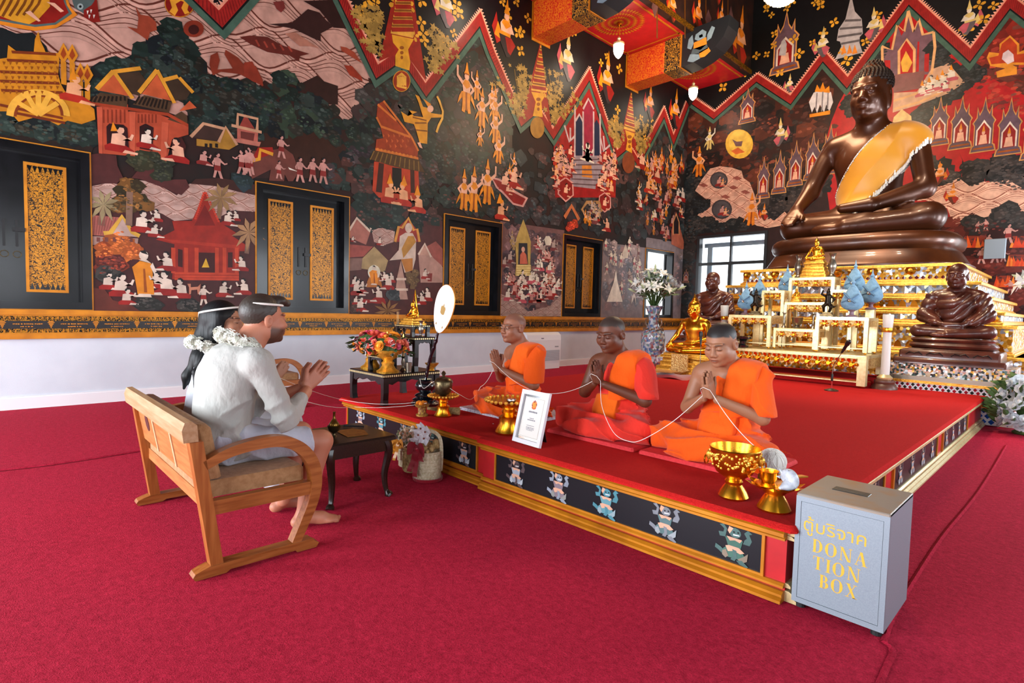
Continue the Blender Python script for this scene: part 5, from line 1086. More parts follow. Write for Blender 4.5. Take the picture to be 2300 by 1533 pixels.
def hand_prims(S,w,d,up,side,r=1.,spread=0.,curl=0.):
 """flat hand from wrist w, fingers along d, palm width along up, thickness along side"""
 w,d,up,side=(np.array(v,float)for v in(w,d,up,side));d/=np.linalg.norm(d);up=up-d*(up@d);up/=np.linalg.norm(up);side=np.cross(d,up)if side is None else side/np.linalg.norm(side)
 k=.006*r
 for t in(-.028,-.01,.01,.028):S.cone(w+d*.012*r+up*t*.7*r,w+d*.085*r+up*t*r,.015*r,.012*r,.014*r)
 for i,(t,L)in enumerate(((.029,.066),(.0095,.078),(-.0105,.072),(-.029,.055))):
  a=w+d*.085*r+up*t*r;dr=d+up*spread*t*8;b=a+dr*L*.5*r+side*curl*.012*r;c=b+dr*L*.5*r+side*curl*.03*r
  S.chain([a,b,c],[.0098*r,.0092*r,.0075*r],.003*r)
 a=w+d*.03*r+up*.03*r;b=a+d*.035*r+up*.028*r;S.chain([a,b,b+d*.035*r+up*.008*r],[.014*r,.011*r,.0085*r],k)
def fold(X,Y,Z,dx,dy,dz,fr,ph=0.,amp=.004,wob=.5):
 p=(X*dx+Y*dy+Z*dz)*fr+ph+wob*np.sin(X*9+Z*7+ph)+wob*.6*np.sin(Z*17-X*13+Y*11);return amp*(np.abs(np.sin(p))**.7*1.6-1)

# ---------------------------------------------------------------- monks on the platform
PZ=.36
def seated_body(S,legs=True,arms='namaste',stout=1.,hc=(0,-.02,.745),hM=None,hs=1.,kind='man',wide=1.,ears=1.,tilt=0.,skirt=True):
 w=stout;hM=rotm()if hM is None else hM
 S.ell((0,.07,.11),(.175*w,.14*w,.11),.05);S.ell((0,.055,.26),(.145*w,.11*w,.13),.06);S.ell((0,.04,.40),(.165*w,.108*w,.135),.06);S.ell((0,.045,.485),(.15*w,.08,.06),.05)
 for s in(-1,1):
  S.ell((s*.165*w,.045,.495),(.06,.058,.06),.04);S.cone((s*.04,.045,.56),(s*.17*w,.045,.515),.055,.045,.05)
  S.chain([(s*.1,.06,.10),(s*.325,-.15,.085)],[.10,.07],.05)
 S.chain([(.325,-.15,.075),(-.02,-.265,.05)],[.066,.042],.03);S.chain([(-.325,-.15,.075),(.06,-.215,.075)],[.066,.045],.03)
 S.ell((.12,-.19,.085),(.09,.04,.035),.02);S.ell((-.1,-.27,.04),(.09,.035,.03),.02)
 hc=np.array(hc);S.cone((0,.045,.53),hc+hM@np.array((0,.022,-.06)),.072,.062*hs,.035);S.clip(lambda X,Y,Z:.003-Z)
 head_prims(S,hc,hM,hs,kind,ears,wide)
 if arms=='namaste':
  for s in(-1,1):
   S.chain([(s*.2*w,.045,.49),(s*.25*w,-.01,.27),(s*.045,-.185,.372)],[.05*w,.041*w,.027],.02)
   hand_prims(S,(s*.016,-.2,.385),(-s*.02,-.28,.82),(0,-.9,-.3)if 0 else(0,.85,.3),(s,0,0),1.)
 elif arms=='lap':
  for s in(-1,1):
   S.chain([(s*.2*w,.045,.48),(s*.255*w,-.02,.26),(s*.09,-.17,.155)],[.052*w,.044*w,.03],.02)
  S.chain([(.08,-.18,.15),(-.06,-.19,.145)],[.03,.022],.015);S.chain([(-.08,-.175,.165),(.06,-.19,.165)],[.03,.02],.015)
 elif arms=='earth':
  S.chain([(.2*w,.045,.48),(.26*w,-.01,.25),(.07,-.16,.17)],[.052,.042,.03],.02);S.chain([(.07,-.17,.17),(-.07,-.18,.165)],[.032,.02],.015)
  S.chain([(-.2*w,.045,.48),(-.265*w,-.03,.29),(-.31,-.17,.185)],[.052,.042,.028],.02)
  hand_prims(S,(-.31,-.175,.18),(-.02,-.16,-.14),(1,.1,0),(0,-1,.6),.95)
GRID=dict(x=axis(-.52,.52,.0095,[(-.105,.105)]),y=axis(-.40,.24,.0095,[(-.285,.03)]),z=axis(-.03,.96,.0095,[(.36,.585),(.595,.90)]))
def robe(S,w,folds=1.,legs='#e8480c',ph=0.):
 """lower robe, upper robe over the left shoulder (person's left = +x)"""
 g=.016
 S.ell((0,.07,.11),(.19*w,.155*w,.12),.05);S.ell((0,.055,.26),(.158*w,.122*w,.14),.06);S.ell((0,.042,.40),(.178*w,.121*w,.142),.06)
 S.ell((.08,.045,.50),(.13*w,.095,.085),.04);S.ell((.17*w,.045,.505),(.082,.08,.075),.04)
 S.chain([(.2*w,.045,.49),(.25*w,.0,.315)],[.078*w,.08*w],.03)
 for s in(-1,1):S.chain([(s*.1,.06,.10),(s*.33,-.15,.085)],[.122,.082],.06)
 S.chain([(.33,-.15,.08),(0,-.265,.055)],[.082,.066],.05);S.chain([(-.33,-.15,.08),(.06,-.24,.07)],[.082,.07],.05)
 S.ell((-.1,-.275,.05),(.14,.062,.062),.04);S.ell((0,-.12,.07),(.3,.17,.06),.06);S.ell((0,.05,.03),(.36,.2,.035),.04)
 S.warp(lambda X,Y,Z:np.where(Z>.19,fold(X,Y,Z,.75,.2,.65,19,ph,.017*folds,.7),fold(X,Y,Z,.12,.75,.95,24,ph+1,.022*folds,.9)))
 # neckline: from the left side of the neck to under the right arm
 S.clip(lambda X,Y,Z:np.where(Z>.17,(-(X+.12)*.72+(Z-.415)*.70)+.05*np.abs(Y-.02),-1.))
 S.clip(lambda X,Y,Z:.003-Z);S.clip(lambda X,Y,Z:np.where(X>.17*w,.30-Z-.25*(X-.22),-1.)if 0 else .0*X+.0*Y+np.where((X>.2*w)&(Z>.2),.285-Z,-1.))
def colf(*cs):return lambda W:np.tile(np.array(_lin(cs[0])),(len(W),1))
def make_monk(loc,rz,label,skin,hair,robe_c,sash_c,stout,hs,hM,hc,seed,glasses=False,hairline=.066,wide=1.,belt=None,side=0.):
 t=thing('person',label,'person',loc,rz,'monks')
 S=SDF(GRID['x'],GRID['y'],GRID['z']);seated_body(S,True,'namaste',stout,hc,hM,hs,wide=wide)
 S.mesh('body','skin',lambda W:face_color(W,hc,hM,hs,skin,hair,hairline,wide=wide,side=side),t)
 rx,ry,rzz=axis(-.54,.54,.0085),axis(-.42,.28,.0085),axis(-.012,.62,.0085)
 R=SDF(rx,ry,rzz);robe(R,stout,ph=seed)
 rc,dk=np.array(_lin(robe_c)),np.array(_lin(robe_c))*.9
 R.mesh('robe','cloth',lambda W:np.tile(rc,(len(W),1)),t)
 # folded outer robe laid over the left shoulder as a broad band
 B=SDF(rx,ry,axis(.1,.64,.0085));w=stout
 B.ell((0,.055,.26),(.186*w,.152*w,.15),.06);B.ell((0,.042,.40),(.204*w,.15*w,.155),.06);B.ell((.08,.045,.51),(.155*w,.122,.105),.04);B.ell((.165*w,.045,.52),(.108,.108,.09),.04)
 B.warp(lambda X,Y,Z:fold(X,Y,Z,.9,.1,.35,17,seed,.006,.2))
 B.clip(lambda X,Y,Z:np.abs(X-.115+(Z-.4)*-.10)-.088);B.clip(lambda X,Y,Z:.255-Z+.25*(X-.1))
 B.clip(lambda X,Y,Z:(-(X+.10)*.72+(Z-.43)*.70)+.05*np.abs(Y-.02))
 B.mesh('folded_shoulder_robe','cloth',lambda W:np.tile(np.array(_lin(sash_c)),(len(W),1)),t)
 if belt:
  Q=SDF(rx,ry,axis(.06,.36,.0085));Q.ell((0,.05,.2),(.178*w,.15*w,.17),.05);Q.ell((0,-.02,.14),(.15,.13,.1),.06);Q.warp(lambda X,Y,Z:fold(X,Y,Z,.2,.1,1,24,seed,.003,.3))
  Q.clip(lambda X,Y,Z:np.abs(Z-.20-.1*X)-belt[1]);Q.clip(lambda X,Y,Z:np.abs(X+.02)-belt[2]);Q.clip(lambda X,Y,Z:Y-.0)
  Q.mesh('waist_cloth','cloth',lambda W:np.tile(np.array(_lin(belt[0])),(len(W),1)),t)
 if glasses:
  g=MB();c=np.array(hc);P=lambda x,y,z:tuple(c+hM@(np.array((x*wide,y,z))*hs))
  for s in(-1,1):
   g.tube([P(s*.031+.021*cos(a),-.106+.006*abs(cos(a)),.002+.015*sin(a))for a in[2*pi*k/16 for k in range(16)]],.0011,5,closed=True);g.tube([P(s*.052,-.1,.006),P(s*.076,-.06,.01),P(s*.083,.005,.008)],.0012,5)
  g.tube([P(-.01,-.108,.004),P(0,-.111,.006),P(.01,-.108,.004)],.0011,5);obj('spectacles',g,'pewter',t,True)
 return t
bow=lambda x,z=0.:rotm(radians(x),0,radians(z))
M3X,M2X,M1X=-1.575,-2.40,-3.42
MZ=PZ+.028
monk3=make_monk((M3X,3.38,MZ),0,'shaven young monk nearest the donation box, eyes lowered, palms pressed together, orange robe','#9c6a4e',(.02,.016,.015),'#e6540c','#ee5c10',.98,1.1,bow(21,0),(0,-.085,.705),1.3,hairline=.062,belt=('#ea5a0e',.08,.13))
monk2=make_monk((M2X,3.36,MZ),0,'monk seated in the middle with head bowed, coral red robe and orange folded sash','#633624',(.04,.025,.02),'#dc3326','#ea580a',1.07,1.09,bow(15,2),(0,-.07,.725),3.1,hairline=.068,wide=1.08,belt=('#e6620e',.09,.11))
monk1=make_monk((M1X,3.36,MZ),radians(-12),'older bald monk with thin spectacles seated nearest the black altar table, praying','#8f5a42',(.2,.08,.052),'#e6540c','#ee5e10',1.06,1.08,bow(4,9),(0,-.06,.73),5.2,glasses=True,hairline=.07,wide=1.05)
for(x,y,w_,m_,lab)in((M3X-.02,3.35,.385,'salmon_mat','salmon red sitting mat under the monk nearest the donation box'),(M2X-.005,3.35,.385,'salmon_mat','salmon red sitting mat under the middle monk'),(M1X-.07,3.4,.43,'patterned_cloth','pale patterned sitting cloth under the bald monk with spectacles')):
 if m_ not in MATS:filigree('patterned_cloth','#c9c4cc','#8a7a90',scale=40,thr=(.04,.09),metal=0,rough=.8)
 tag(obj('sitting_mat',MB().bbox(x-w_,x+w_,y-.30,y+.3,PZ+.003,PZ+.027,.012),m_),lab,'mat','sitting mats')

# ---------------------------------------------------------------- teak bench for two
def make_bench():
 t=thing('bench','teak two-seat bench with bentwood arms and tan cushions that the couple sits on','bench',(-2.79,.98,0),0,'teak benches')
 O=Vector((-2.79,.98,0));W=1.27
 def box_(m,x0,x1,P,th,vert=False):
  pass
 for k,xo in enumerate((0.,-W)):
  ru=MB();prof=[(-.30,0),(-.17,0),(-.15,.012),(.16,.012),(.17,0),(.27,0),(.285,.022),(.265,.032),(.25,.05),(-.24,.05),(-.27,.042),(-.30,.03),(-.31,.015)]
  ru.prism(prof,lambda a,b:(xo-.035,a,b),lambda a,b:(xo+.035,a,b));obj('runner',ru,'teak_y',t)
  po=MB();po.prism([(-.235,.05),(-.18,.05),(-.262,.64),(-.318,.64)],lambda a,b:(xo-.03,a,b),lambda a,b:(xo+.03,a,b));obj('rear_post',po,'teak',t)
  C=[Vector(p)for p in((0,-.255,.525),(0,-.14,.572),(0,0,.592),(0,.11,.582),(0,.2,.53),(0,.258,.445),(0,.275,.35),(0,.258,.25),(0,.215,.15),(0,.165,.045))]
  P=catmull(C,5);am=MB();n=len(P);vs=[]
  for i,p in enumerate(P):
   tg=(P[min(i+1,n-1)]-P[max(i-1,0)]).normalized();nn=Vector((0,-tg.z,tg.y));h=.021+.008*sin(pi*i/n);w_=.03
   vs+=[(xo-w_,*(p+nn*h).yz),(xo+w_,*(p+nn*h).yz),(xo+w_,*(p-nn*h).yz),(xo-w_,*(p-nn*h).yz)]
  am.add(vs,[(0,1,2,3),tuple(4*(n-1)+q for q in(3,2,1,0))]+[(4*i+q,4*i+(q+1)%4,4*i+4+(q+1)%4,4*i+4+q)for i in range(n-1)for q in range(4)])
  obj('bentwood_arm',am,'teak_y',t,True)
  obj('side_rail',MB().box(xo-.022,xo+.022,-.23,.245,.285,.352),'teak_y',t)
 obj('top_rail',MB().prism([(-.345,.645),(-.285,.645),(-.29,.72),(-.31,.738),(-.34,.735),(-.352,.70)],lambda a,b:(-W-.045,a,b),lambda a,b:(.045,a,b)),mat('teak_worn','#b08a66',rough=.55,col2='#a0764e',scale=4,aniso=(1.2,14,14)),t)
 obj('rear_rail',MB().box(-W+.03,-.03,-.24,-.205,.29,.355),'teak_x',t);obj('front_rail',MB().box(-W+.022,-.022,.2,.235,.29,.352),'teak_x',t)
 xs=[-W+.03,-W+.43,-W+.83,-.03]
 for i in range(3):
  g=.012;a,b=xs[i]+(g if i else 0),xs[i+1]-(g if i<2 else 0)
  pn=obj('back_panel',MB().prism([(-.262,.42),(-.245,.42),(-.285,.65),(-.302,.65)],lambda u,v,a=a:(a,u,v),lambda u,v,b=b:(b,u,v)),'teak_x',t)
  if i==1:obj('knot',MB().prism(oval(-.27+.0,.555,.035,.05,14),lambda u,v:(-W+.6+u*1.3,-.2635-(v-.42)*.174-.0012,v),lambda u,v:(-W+.6+u*1.3,-.2635-(v-.42)*.174+.002,v)),mat('knot','#4a1f1c',rough=.5),pn)
 for i in(1,2):obj('back_slat',MB().prism([(-.268,.42),(-.25,.42),(-.29,.65),(-.308,.65)],lambda u,v,c=xs[i]:(c-.012,u,v),lambda u,v,c=xs[i]:(c+.012,u,v)),mat('teak_pale','#c9a27c',rough=.5),t)
 def cushion(nm,fx,nx,ny,nz=1):
  return obj(nm,fx,'tan_cushion',t,True)
 def pillow(x0,x1,y0,y1,z0,z1,b,shear=0.):
  m=MB().bbox(x0,x1,y0,y1,z0,z1,b);m.v=[(x,y-shear*(z-z0),z)for x,y,z in m.v];return m
 obj('seat_cushion',pillow(-W+.035,-.035,-.235,.235,.353,.43,.016),'tan_cushion',t,True)
 obj('back_cushion',pillow(-W+.05,-.05,-.235,-.16,.435,.70,.022,.18),'tan_cushion',t,True)
 return t
bench=make_bench()
dup(bench,(-6.72,2.60,0),0,'teak two-seat bench by the left wall, half hidden behind the man\'s praying hands')
# ---------------------------------------------------------------- the couple on the bench
def florets(pts,r,n,seed,col_a='#e6e6dc',size=.013):
 rn=random.Random(seed);m=MB();P=[Vector(p)for p in pts];L=len(P)
 for i in range(n):
  k=rn.randrange(L);p=P[k].lerp(P[(k+1)%L],rn.random());d=Vector((rn.gauss(0,1),rn.gauss(0,1),rn.gauss(0,1))).normalized()
  c=p+d*r*rn.uniform(.75,1.08);u=d.orthogonal().normalized();v=d.cross(u);a0=rn.uniform(0,6);s=size*rn.uniform(.8,1.25);cc=jit(col_a,rn,.07)
  for q in range(5):
   a=a0+q*1.2566;w_=lambda t:(u*cos(a+t)+v*sin(a+t))
   m.add([c,c+w_(-.5)*s*.7+d*s*.35,c+w_(0)*s*1.25+d*s*.25,c+w_(.5)*s*.7+d*s*.35],[(0,1,2,3)],cc)
 return m
def ring_pts(c,M,rx,ry,n=36,zf=lambda a:0.):return[tuple(np.array(c)+M@np.array((rx*cos(a),ry*sin(a),zf(a))))for a in[2*pi*i/n for i in range(n)]]
# man: local frame faces -y, the thing is turned to face the platform
man=thing('person','bearded man in cream shirt and white shorts seated on the bench with palms pressed','person',(-3.2,.95,0),pi)
hcM,hMM,hsM=np.array((0.,-.195,1.185)),rotm(radians(3),0,radians(6)),1.13
gx,gy,gz=axis(-.34,.34,.0095,[(-.11,.11)]),axis(-.70,.24,.0095,[(-.60,-.38),(-.33,-.05)]),axis(-.01,1.36,.0095,[(.74,.93),(1.04,1.32)])
SP=[((0,.04,.53),(.175,.14,.12)),((0,.025,.68),(.165,.125,.14)),((0,-.0,.85),(.195,.135,.16)),((0,-.06,.975),(.17,.105,.085))]
def man_arm(S,g=0.,end=1.):
 for s in(-1,1):
  w0=np.array((s*.055,-.41,.765));e=np.array((s*.235,-.225,.655));wr=e+(w0-e)*end
  S.chain([(s*.205,-.09,.955),tuple(e),tuple(wr)],[.058+g,.046+g,.034+g*.8],.025);S.ell((s*.19,-.085,.965),(.07+g,.068+g,.062+g),.04)
S=SDF(gx,gy,gz)
for c,r in SP:S.ell(c,r,.06)
man_arm(S)
for s in(-1,1):
 S.chain([(s*.09,.02,.52),(s*.145,-.46,.485)],[.09,.062],.04);S.chain([(s*.145,-.465,.48),(s*.14,-.40,.28),(s*.135,-.36,.08)],[.06,.056,.036],.03)
 f=np.array((s*.135+(.05 if s>0 else 0),-.36,.0));q=np.array((-.04*1 if s<0 else .02,0,0))
 S.ell(f+(0,.03,.035),(.035,.04,.035),.02);S.chain([f+(0,0,.06),f+q*.6+(0,-.1,.035),f+q+(0,-.16,.02)],[.042,.035,.022],.02);S.ell(f+q+(0,-.145,.022),(.048,.05,.02),.015)
 for i in range(5):S.cone(f+q+((i-2)*.019,-.17+abs(i-1.2)*.008,.017),f+q+((i-2)*.021,-.215+abs(i-(3 if s<0 else 1))*.014,.013),.0115,.0095,.003)
 hand_prims(S,(s*.018,-.42,.785),(-s*.02,-.72,.66),(0,.62,.70),(s,0,0),1.18,.35)
S.cone((0,-.07,.99),hcM+hMM@np.array((0,.03,-.06)),.084,.074,.03);head_prims(S,hcM,hMM,hsM,'man',1.,1.);S.clip(lambda X,Y,Z:.003-Z)
S.mesh('body','skin',lambda W:face_color(W,hcM,hMM,hsM,'#b5745a',None,brow=.9,beard=.85),man)
H=SDF(axis(-.12,.12,.005),axis(-.38,-.02,.005),axis(1.02,1.38,.005));Q=lambda x,y,z:hcM+hMM@(np.array((x,y,z))*hsM)
H.ell(Q(0,.02,.036),np.array((.083,.103,.09))*hsM,.01,hMM);H.ell(Q(0,-.06,.095),np.array((.06,.045,.028))*hsM,.02,hMM);H.cone(Q(-.02,-.105,.085),Q(.03,-.1,.095),.018,.016,.015)
def hair_clip(X,Y,Z):
 p=[(X-hcM[0]),(Y-hcM[1]),(Z-hcM[2])];x,y,z=[(hMM[0][i]*p[0]+hMM[1][i]*p[1]+hMM[2][i]*p[2])/hsM for i in range(3)]
 return(np.where(y<-.03,.066,np.where(y<.035,.066-(y+.03)*.9-.02*(np.abs(x)>.06),.0-(y-.035)*1.35))-z)*.6
H.clip(hair_clip);H.warp(lambda X,Y,Z:.0015*np.sin(X*420+np.sin(Z*160)*2)*np.sin(Z*260+Y*190))
H.mesh('hair','col',lambda W:np.tile(np.array((.035,.024,.018)),(len(W),1))*(1+.8*ss(.0,-.07,(W[:,2:3]-1.2))),man)
R=SDF(axis(-.37,.37,.0085),axis(-.48,.24,.0085),axis(.42,1.12,.0085))
for(c,r)in SP:R.ell(c,np.array(r)+.016,.07)
man_arm(R,.013,.72);R.cone((0,-.055,.99),(0,-.085,1.06),.115,.088,.04);R.ell((0,-.02,.50),(.2,.19,.10),.05)
R.warp(lambda X,Y,Z:fold(X,Y,Z,.5,.8,-.55,17,.4,.011,.9)*ss(.95,.6,Z)+.5*fold(X,Y,Z,.2,.5,1.,34,1.4,.018,.6)*(np.abs(X)>.17)*ss(.85,.7,Z))
R.clip(lambda X,Y,Z:.455-Z-.1*Y);R.clip(lambda X,Y,Z:np.sqrt(X**2+(Y+.095)**2)*-1.+.072 if 0 else Z-1.055+.35*Y+.0*X)
R.mesh('shirt','cloth',lambda W:np.tile(np.array(_lin('#a9a7a2')),(len(W),1)),man)
T=SDF(axis(-.27,.27,.0085),axis(-.46,.2,.0085),axis(.40,.64,.0085));T.ell((0,.04,.51),(.19,.15,.10),.05)
for s in(-1,1):T.chain([(s*.095,.02,.525),(s*.145,-.40,.495)],[.105,.088],.05)
T.warp(lambda X,Y,Z:fold(X,Y,Z,.7,.9,-.3,22,2.,.011,.8));T.clip(lambda X,Y,Z:-.385-Y+.1*(Z-.5));T.clip(lambda X,Y,Z:.433-Z)
T.mesh('shorts','cloth',lambda W:np.tile(np.array(_lin('#b9bac6')),(len(W),1)),man)
# woman
wom=thing('person','black haired woman in white seated on the bench, half hidden behind the bearded man','person',(-3.78,1.04,0),pi)
hcW,hMW,hsW=np.array((0.,-.065,1.155)),rotm(radians(4),0,radians(-38)),1.06
S=SDF(axis(-.3,.3,.010,[(-.09,.09)]),axis(-.62,.22,.010,[(-.2,.06)]),axis(-.01,1.32,.010,[(1.03,1.25)]))
SW=[((0,.04,.52),(.17,.13,.11)),((0,.035,.66),(.135,.105,.13)),((0,.01,.81),(.15,.10,.14)),((0,-.03,.92),(.13,.08,.07))]
def wom_arm(S,g=0.,end=1.):
 for s in(-1,1):
  e=np.array((s*.2,-.17,.66));w0=np.array((s*.05,-.36,.75));S.chain([(s*.155,-.05,.915),tuple(e),tuple(e+(w0-e)*end)],[.045+g,.036+g,.026+g],.02)
for c,r in SW:S.ell(c,r,.05)
wom_arm(S)
for s in(-1,1):hand_prims(S,(s*.016,-.37,.765),(-s*.02,-.6,.75),(0,.7,.6),(s,0,0),.9);S.chain([(s*.09,.02,.52),(s*.11,-.42,.49)],[.08,.06],.04);S.chain([(s*.11,-.42,.48),(s*.1,-.36,.08)],[.055,.035],.03);S.chain([(s*.1,-.36,.05),(s*.1,-.5,.022)],[.036,.022],.02)
S.cone((0,-.03,.95),hcW+hMW@np.array((0,.03,-.06)),.056,.052,.03);head_prims(S,hcW,hMW,hsW,'woman',1.,.95);S.clip(lambda X,Y,Z:.003-Z)
S.mesh('body','skin',lambda W:face_color(W,hcW,hMW,hsW,'#b07a5e',None,brow=.9,lips=(.4,.12,.12)),wom)
R=SDF(axis(-.32,.32,.010),axis(-.52,.26,.010),axis(.0,.98,.010))
for(c,r)in SW:R.ell(c,np.array(r)+.014,.06)
wom_arm(R,.012,.75)
for s in(-1,1):R.chain([(s*.09,.02,.52),(s*.12,-.42,.49)],[.11,.085],.06);R.chain([(s*.12,-.42,.48),(s*.13,-.36,.12)],[.08,.09],.06)
R.ell((0,-.36,.2),(.22,.1,.2),.06);R.warp(lambda X,Y,Z:fold(X,Y,Z,1.,.3,.15,24,.4,.006,.6));R.clip(lambda X,Y,Z:.06-Z)
R.mesh('dress','cloth',lambda W:np.tile(np.array(_lin('#bfc0c8')),(len(W),1)),wom)
H=SDF(axis(-.2,.2,.006),axis(-.22,.24,.006),axis(.66,1.32,.006));Q=lambda x,y,z:hcW+hMW@(np.array((x,y,z))*hsW)
H.ell(Q(0,.022,.03),np.array((.086,.106,.096))*hsW,.02,hMW)
for s in(-1,1):H.chain([Q(s*.06,.0,.03),Q(s*.075,.01,-.06),Q(s*.07,.03,-.14)],[.045,.035,.03],.03)
H.chain([Q(0,.06,0),Q(0,.085,-.1),(0,.07,.93),(0.02,.135,.82),(0.05,.15,.74)],[.078,.068,.048,.026,.008],.04);H.chain([(-.03,.05,.95),(-.06,.115,.85),(-.08,.125,.76)],[.03,.014,.005],.02);H.chain([(.05,.05,.95),(.09,.105,.86),(.12,.115,.75)],[.03,.014,.005],.02)
def wclip(X,Y,Z):
 p=[(X-hcW[0]),(Y-hcW[1]),(Z-hcW[2])];x,y,z=[(hMW[0][i]*p[0]+hMW[1][i]*p[1]+hMW[2][i]*p[2])/hsW for i in range(3)]
 return np.minimum((.058-z+.9*np.abs(x))*-1.+0*y,0)if 0 else np.where((y<-.03)&(z<.07-1.1*np.maximum(np.abs(x)-.02,0))&(np.abs(x)<.075),.02,-.02)
H.clip(wclip,.012);H.warp(lambda X,Y,Z:.0008*np.sin(X*320+Y*200+np.sin(Z*14)*2))
H.mesh('hair',mat('black_hair','#0b0a0c',rough=.55,spec=.3),None,wom)
# jasmine garlands and the joined white head cords
for nm,px,c,rx,ry,lab,sd,tilt in(('garland',man,(-3.2,1.045,1.06),.118,.128,'white jasmine garland round the bearded man\'s neck',1,28),('garland',wom,(-3.78,1.03,1.0),.10,.11,'white jasmine garland round the black haired woman\'s neck',2,26)):
 Mx=rotm(radians(-tilt),0,0);pts=ring_pts(c,Mx,rx,ry,30,lambda a:-.02-.05*max(0,sin(a)))
 t=tag(obj(nm,MB().tube(pts,.022,8,closed=True,col='#cfd0c0'),'col'),lab,'garland','jasmine garlands')
 fl_=obj('florets',florets(pts,.036,400,sd,size=.015),mat('petal_attr',attr='Col',rough=.6),t);fl_['kind']='stuff'
def cord_ring(c,M,rx,ry):return ring_pts(c,M,rx,ry,36)
wM=np.array(Matrix.Rotation(pi,3,'Z'))@hMM;cM=np.array((-3.2,.95,0))+np.array(Matrix.Rotation(pi,3,'Z'))@(hcM+hMM@np.array((0,.012,.083)))
wW=np.array(Matrix.Rotation(pi,3,'Z'))@hMW@rotm(radians(-14),0,0);cW=np.array((-3.78,1.04,0))+np.array(Matrix.Rotation(pi,3,'Z'))@(hcW+hMW@np.array((0,.03,.068)))
tag(obj('head_cord',MB().tube(cord_ring(cM,wM,.088,.104),.0065,7,closed=True),'string',smooth=True),'white cord circlet resting on the bearded man\'s hair','cord','white head cords')
wc=MB().tube(cord_ring(cW,wW,.096,.116),.0065,7,closed=True);b0=Vector(cW)+Vector(wW@np.array((-.02,.116,0)))
wc.tube(catmull([b0,b0+Vector((.03,.0,-.08)),b0+Vector((.10,.06,-.2)),b0+Vector((.2,.10,-.27))],6),.005,6)
tag(obj('head_cord',wc,'string',smooth=True),'white cord circlet with a trailing end on the woman\'s black hair','cord','white head cords')

# ---------------------------------------------------------------- carpeted platform
PX0,PX1,PXM,PY0,PY1=-5.12,-.85,-2.945,2.55,8.88
plat=thing('platform','low red carpeted platform with navy front panels of painted giants where the monks sit','platform',(0,0,0))
mb=MB().box(PX0+.03,PXM,PY0+.06,PY1,0,.335).box(PXM,PX1-.03,PY0+.02,PY1,0,.335);obj('core',mb,'red_lacquer',plat)
def slab(x0,x1,y0,y1,z0,z1,r=.016):return MB().bbox(x0,x1,y0,y1,z0,z1,r)
obj('carpet_top',slab(PX0-.03,PXM+.03,PY0+.005,PY1,.330,.3605,.02),'carpet_red',plat,True)
obj('carpet_top',slab(PXM-.03,PX1+.02,PY0-.035,PY1+.0,.330,.3600,.02),'carpet_red',plat,True)
def hrail(nm,x0,x1,y,z0,z1,d,m='gold_paint'):obj(nm,MB().prism([(-d,z0),(0,z0),(0,z1),(-d*.55,z1),(-d,(z0+z1)/2)],lambda a,b:(x0,y+a,b),lambda a,b:(x1,y+a,b)),m,plat)
YC=['#7d7f86','#4f6a66','#5c4a4c','#8f95a2','#4f8794']
T_YAK=[('b',[(-.42,.93),(-.3,.97),(-.2,.86),(-.24,.62),(-.4,.6),(-.44,.72),(-.3,.74),(-.28,.84)]),('b',[(.38,.97),(.5,.9),(.42,.86),(.5,.7),(.44,.56),(.26,.56),(.3,.68),(.36,.74),(.28,.86)]),
('b',oval(.03,.8,.17,.14,12)),('p',[(-.18,.82),(-.14,.95),(-.02,.92),(-.12,.74)]),('w',[(-.02,.72),(.16,.74),(.15,.77),(-.02,.76)]),('k',oval(.0,.82,.03,.025,6)),('k',oval(.12,.83,.03,.025,6)),
('d',[(-.24,.64),(.26,.64),(.2,.36),(-.14,.38)]),('p',[(-.2,.66),(.24,.66),(.18,.56),(.04,.6),(-.1,.55)]),('d',[(-.16,.4),(.2,.4),(.34,.2),(.2,.1),(-.18,.08),(-.32,.24)]),('p',[(-.22,.38),(-.12,.42),(.16,.42),(.32,.32),(.2,.26),(.04,.3),(-.14,.24)]),
('b',[(-.34,.3),(-.5,.36),(-.52,.24),(-.42,.2),(-.28,.12),(-.22,.2)]),('b',[(-.02,.34),(.1,.32),(.12,.14),(.06,.02),(-.06,.04),(.02,.16)]),('g',[(-.3,.22),(-.2,.28),(-.12,.12),(-.2,.04),(-.3,.1)]),('g',[(.14,.1),(.3,.22),(.42,.34),(.4,.12),(.26,.02)]),('b',[(.1,.06),(.26,.1),(.44,-.02),(.4,-.06),(.2,-.02)])]
def yaksha(parent,x,y,z,h,i,onx=False):
 m=MB();c=YC[i%5];pal=dict(b=c,p='#d9a58a',w='#d8d8d8',k='#22181a',d=['#5a7476','#4a6e62','#9aa0ac','#85757e','#6496a0'][i%5],g=['#9aa0a4','#8a7a6a','#b0b6bc','#8a8a86','#93a6ae'][i%5])
 for k,(q,pts)in enumerate(T_YAK):
  o=.0008+k*.0003
  m.flat([(a*h*1.0,b*h)for a,b in pts],(lambda a,b:(x+o,y+a,z+b))if onx else(lambda a,b:(x+a,y-o,z+b)),jit(pal[q],RN,.06))
 obj('painted_bearer_print',m,'paint',parent)
mat('panel_navy','#0b1017',rough=.35)
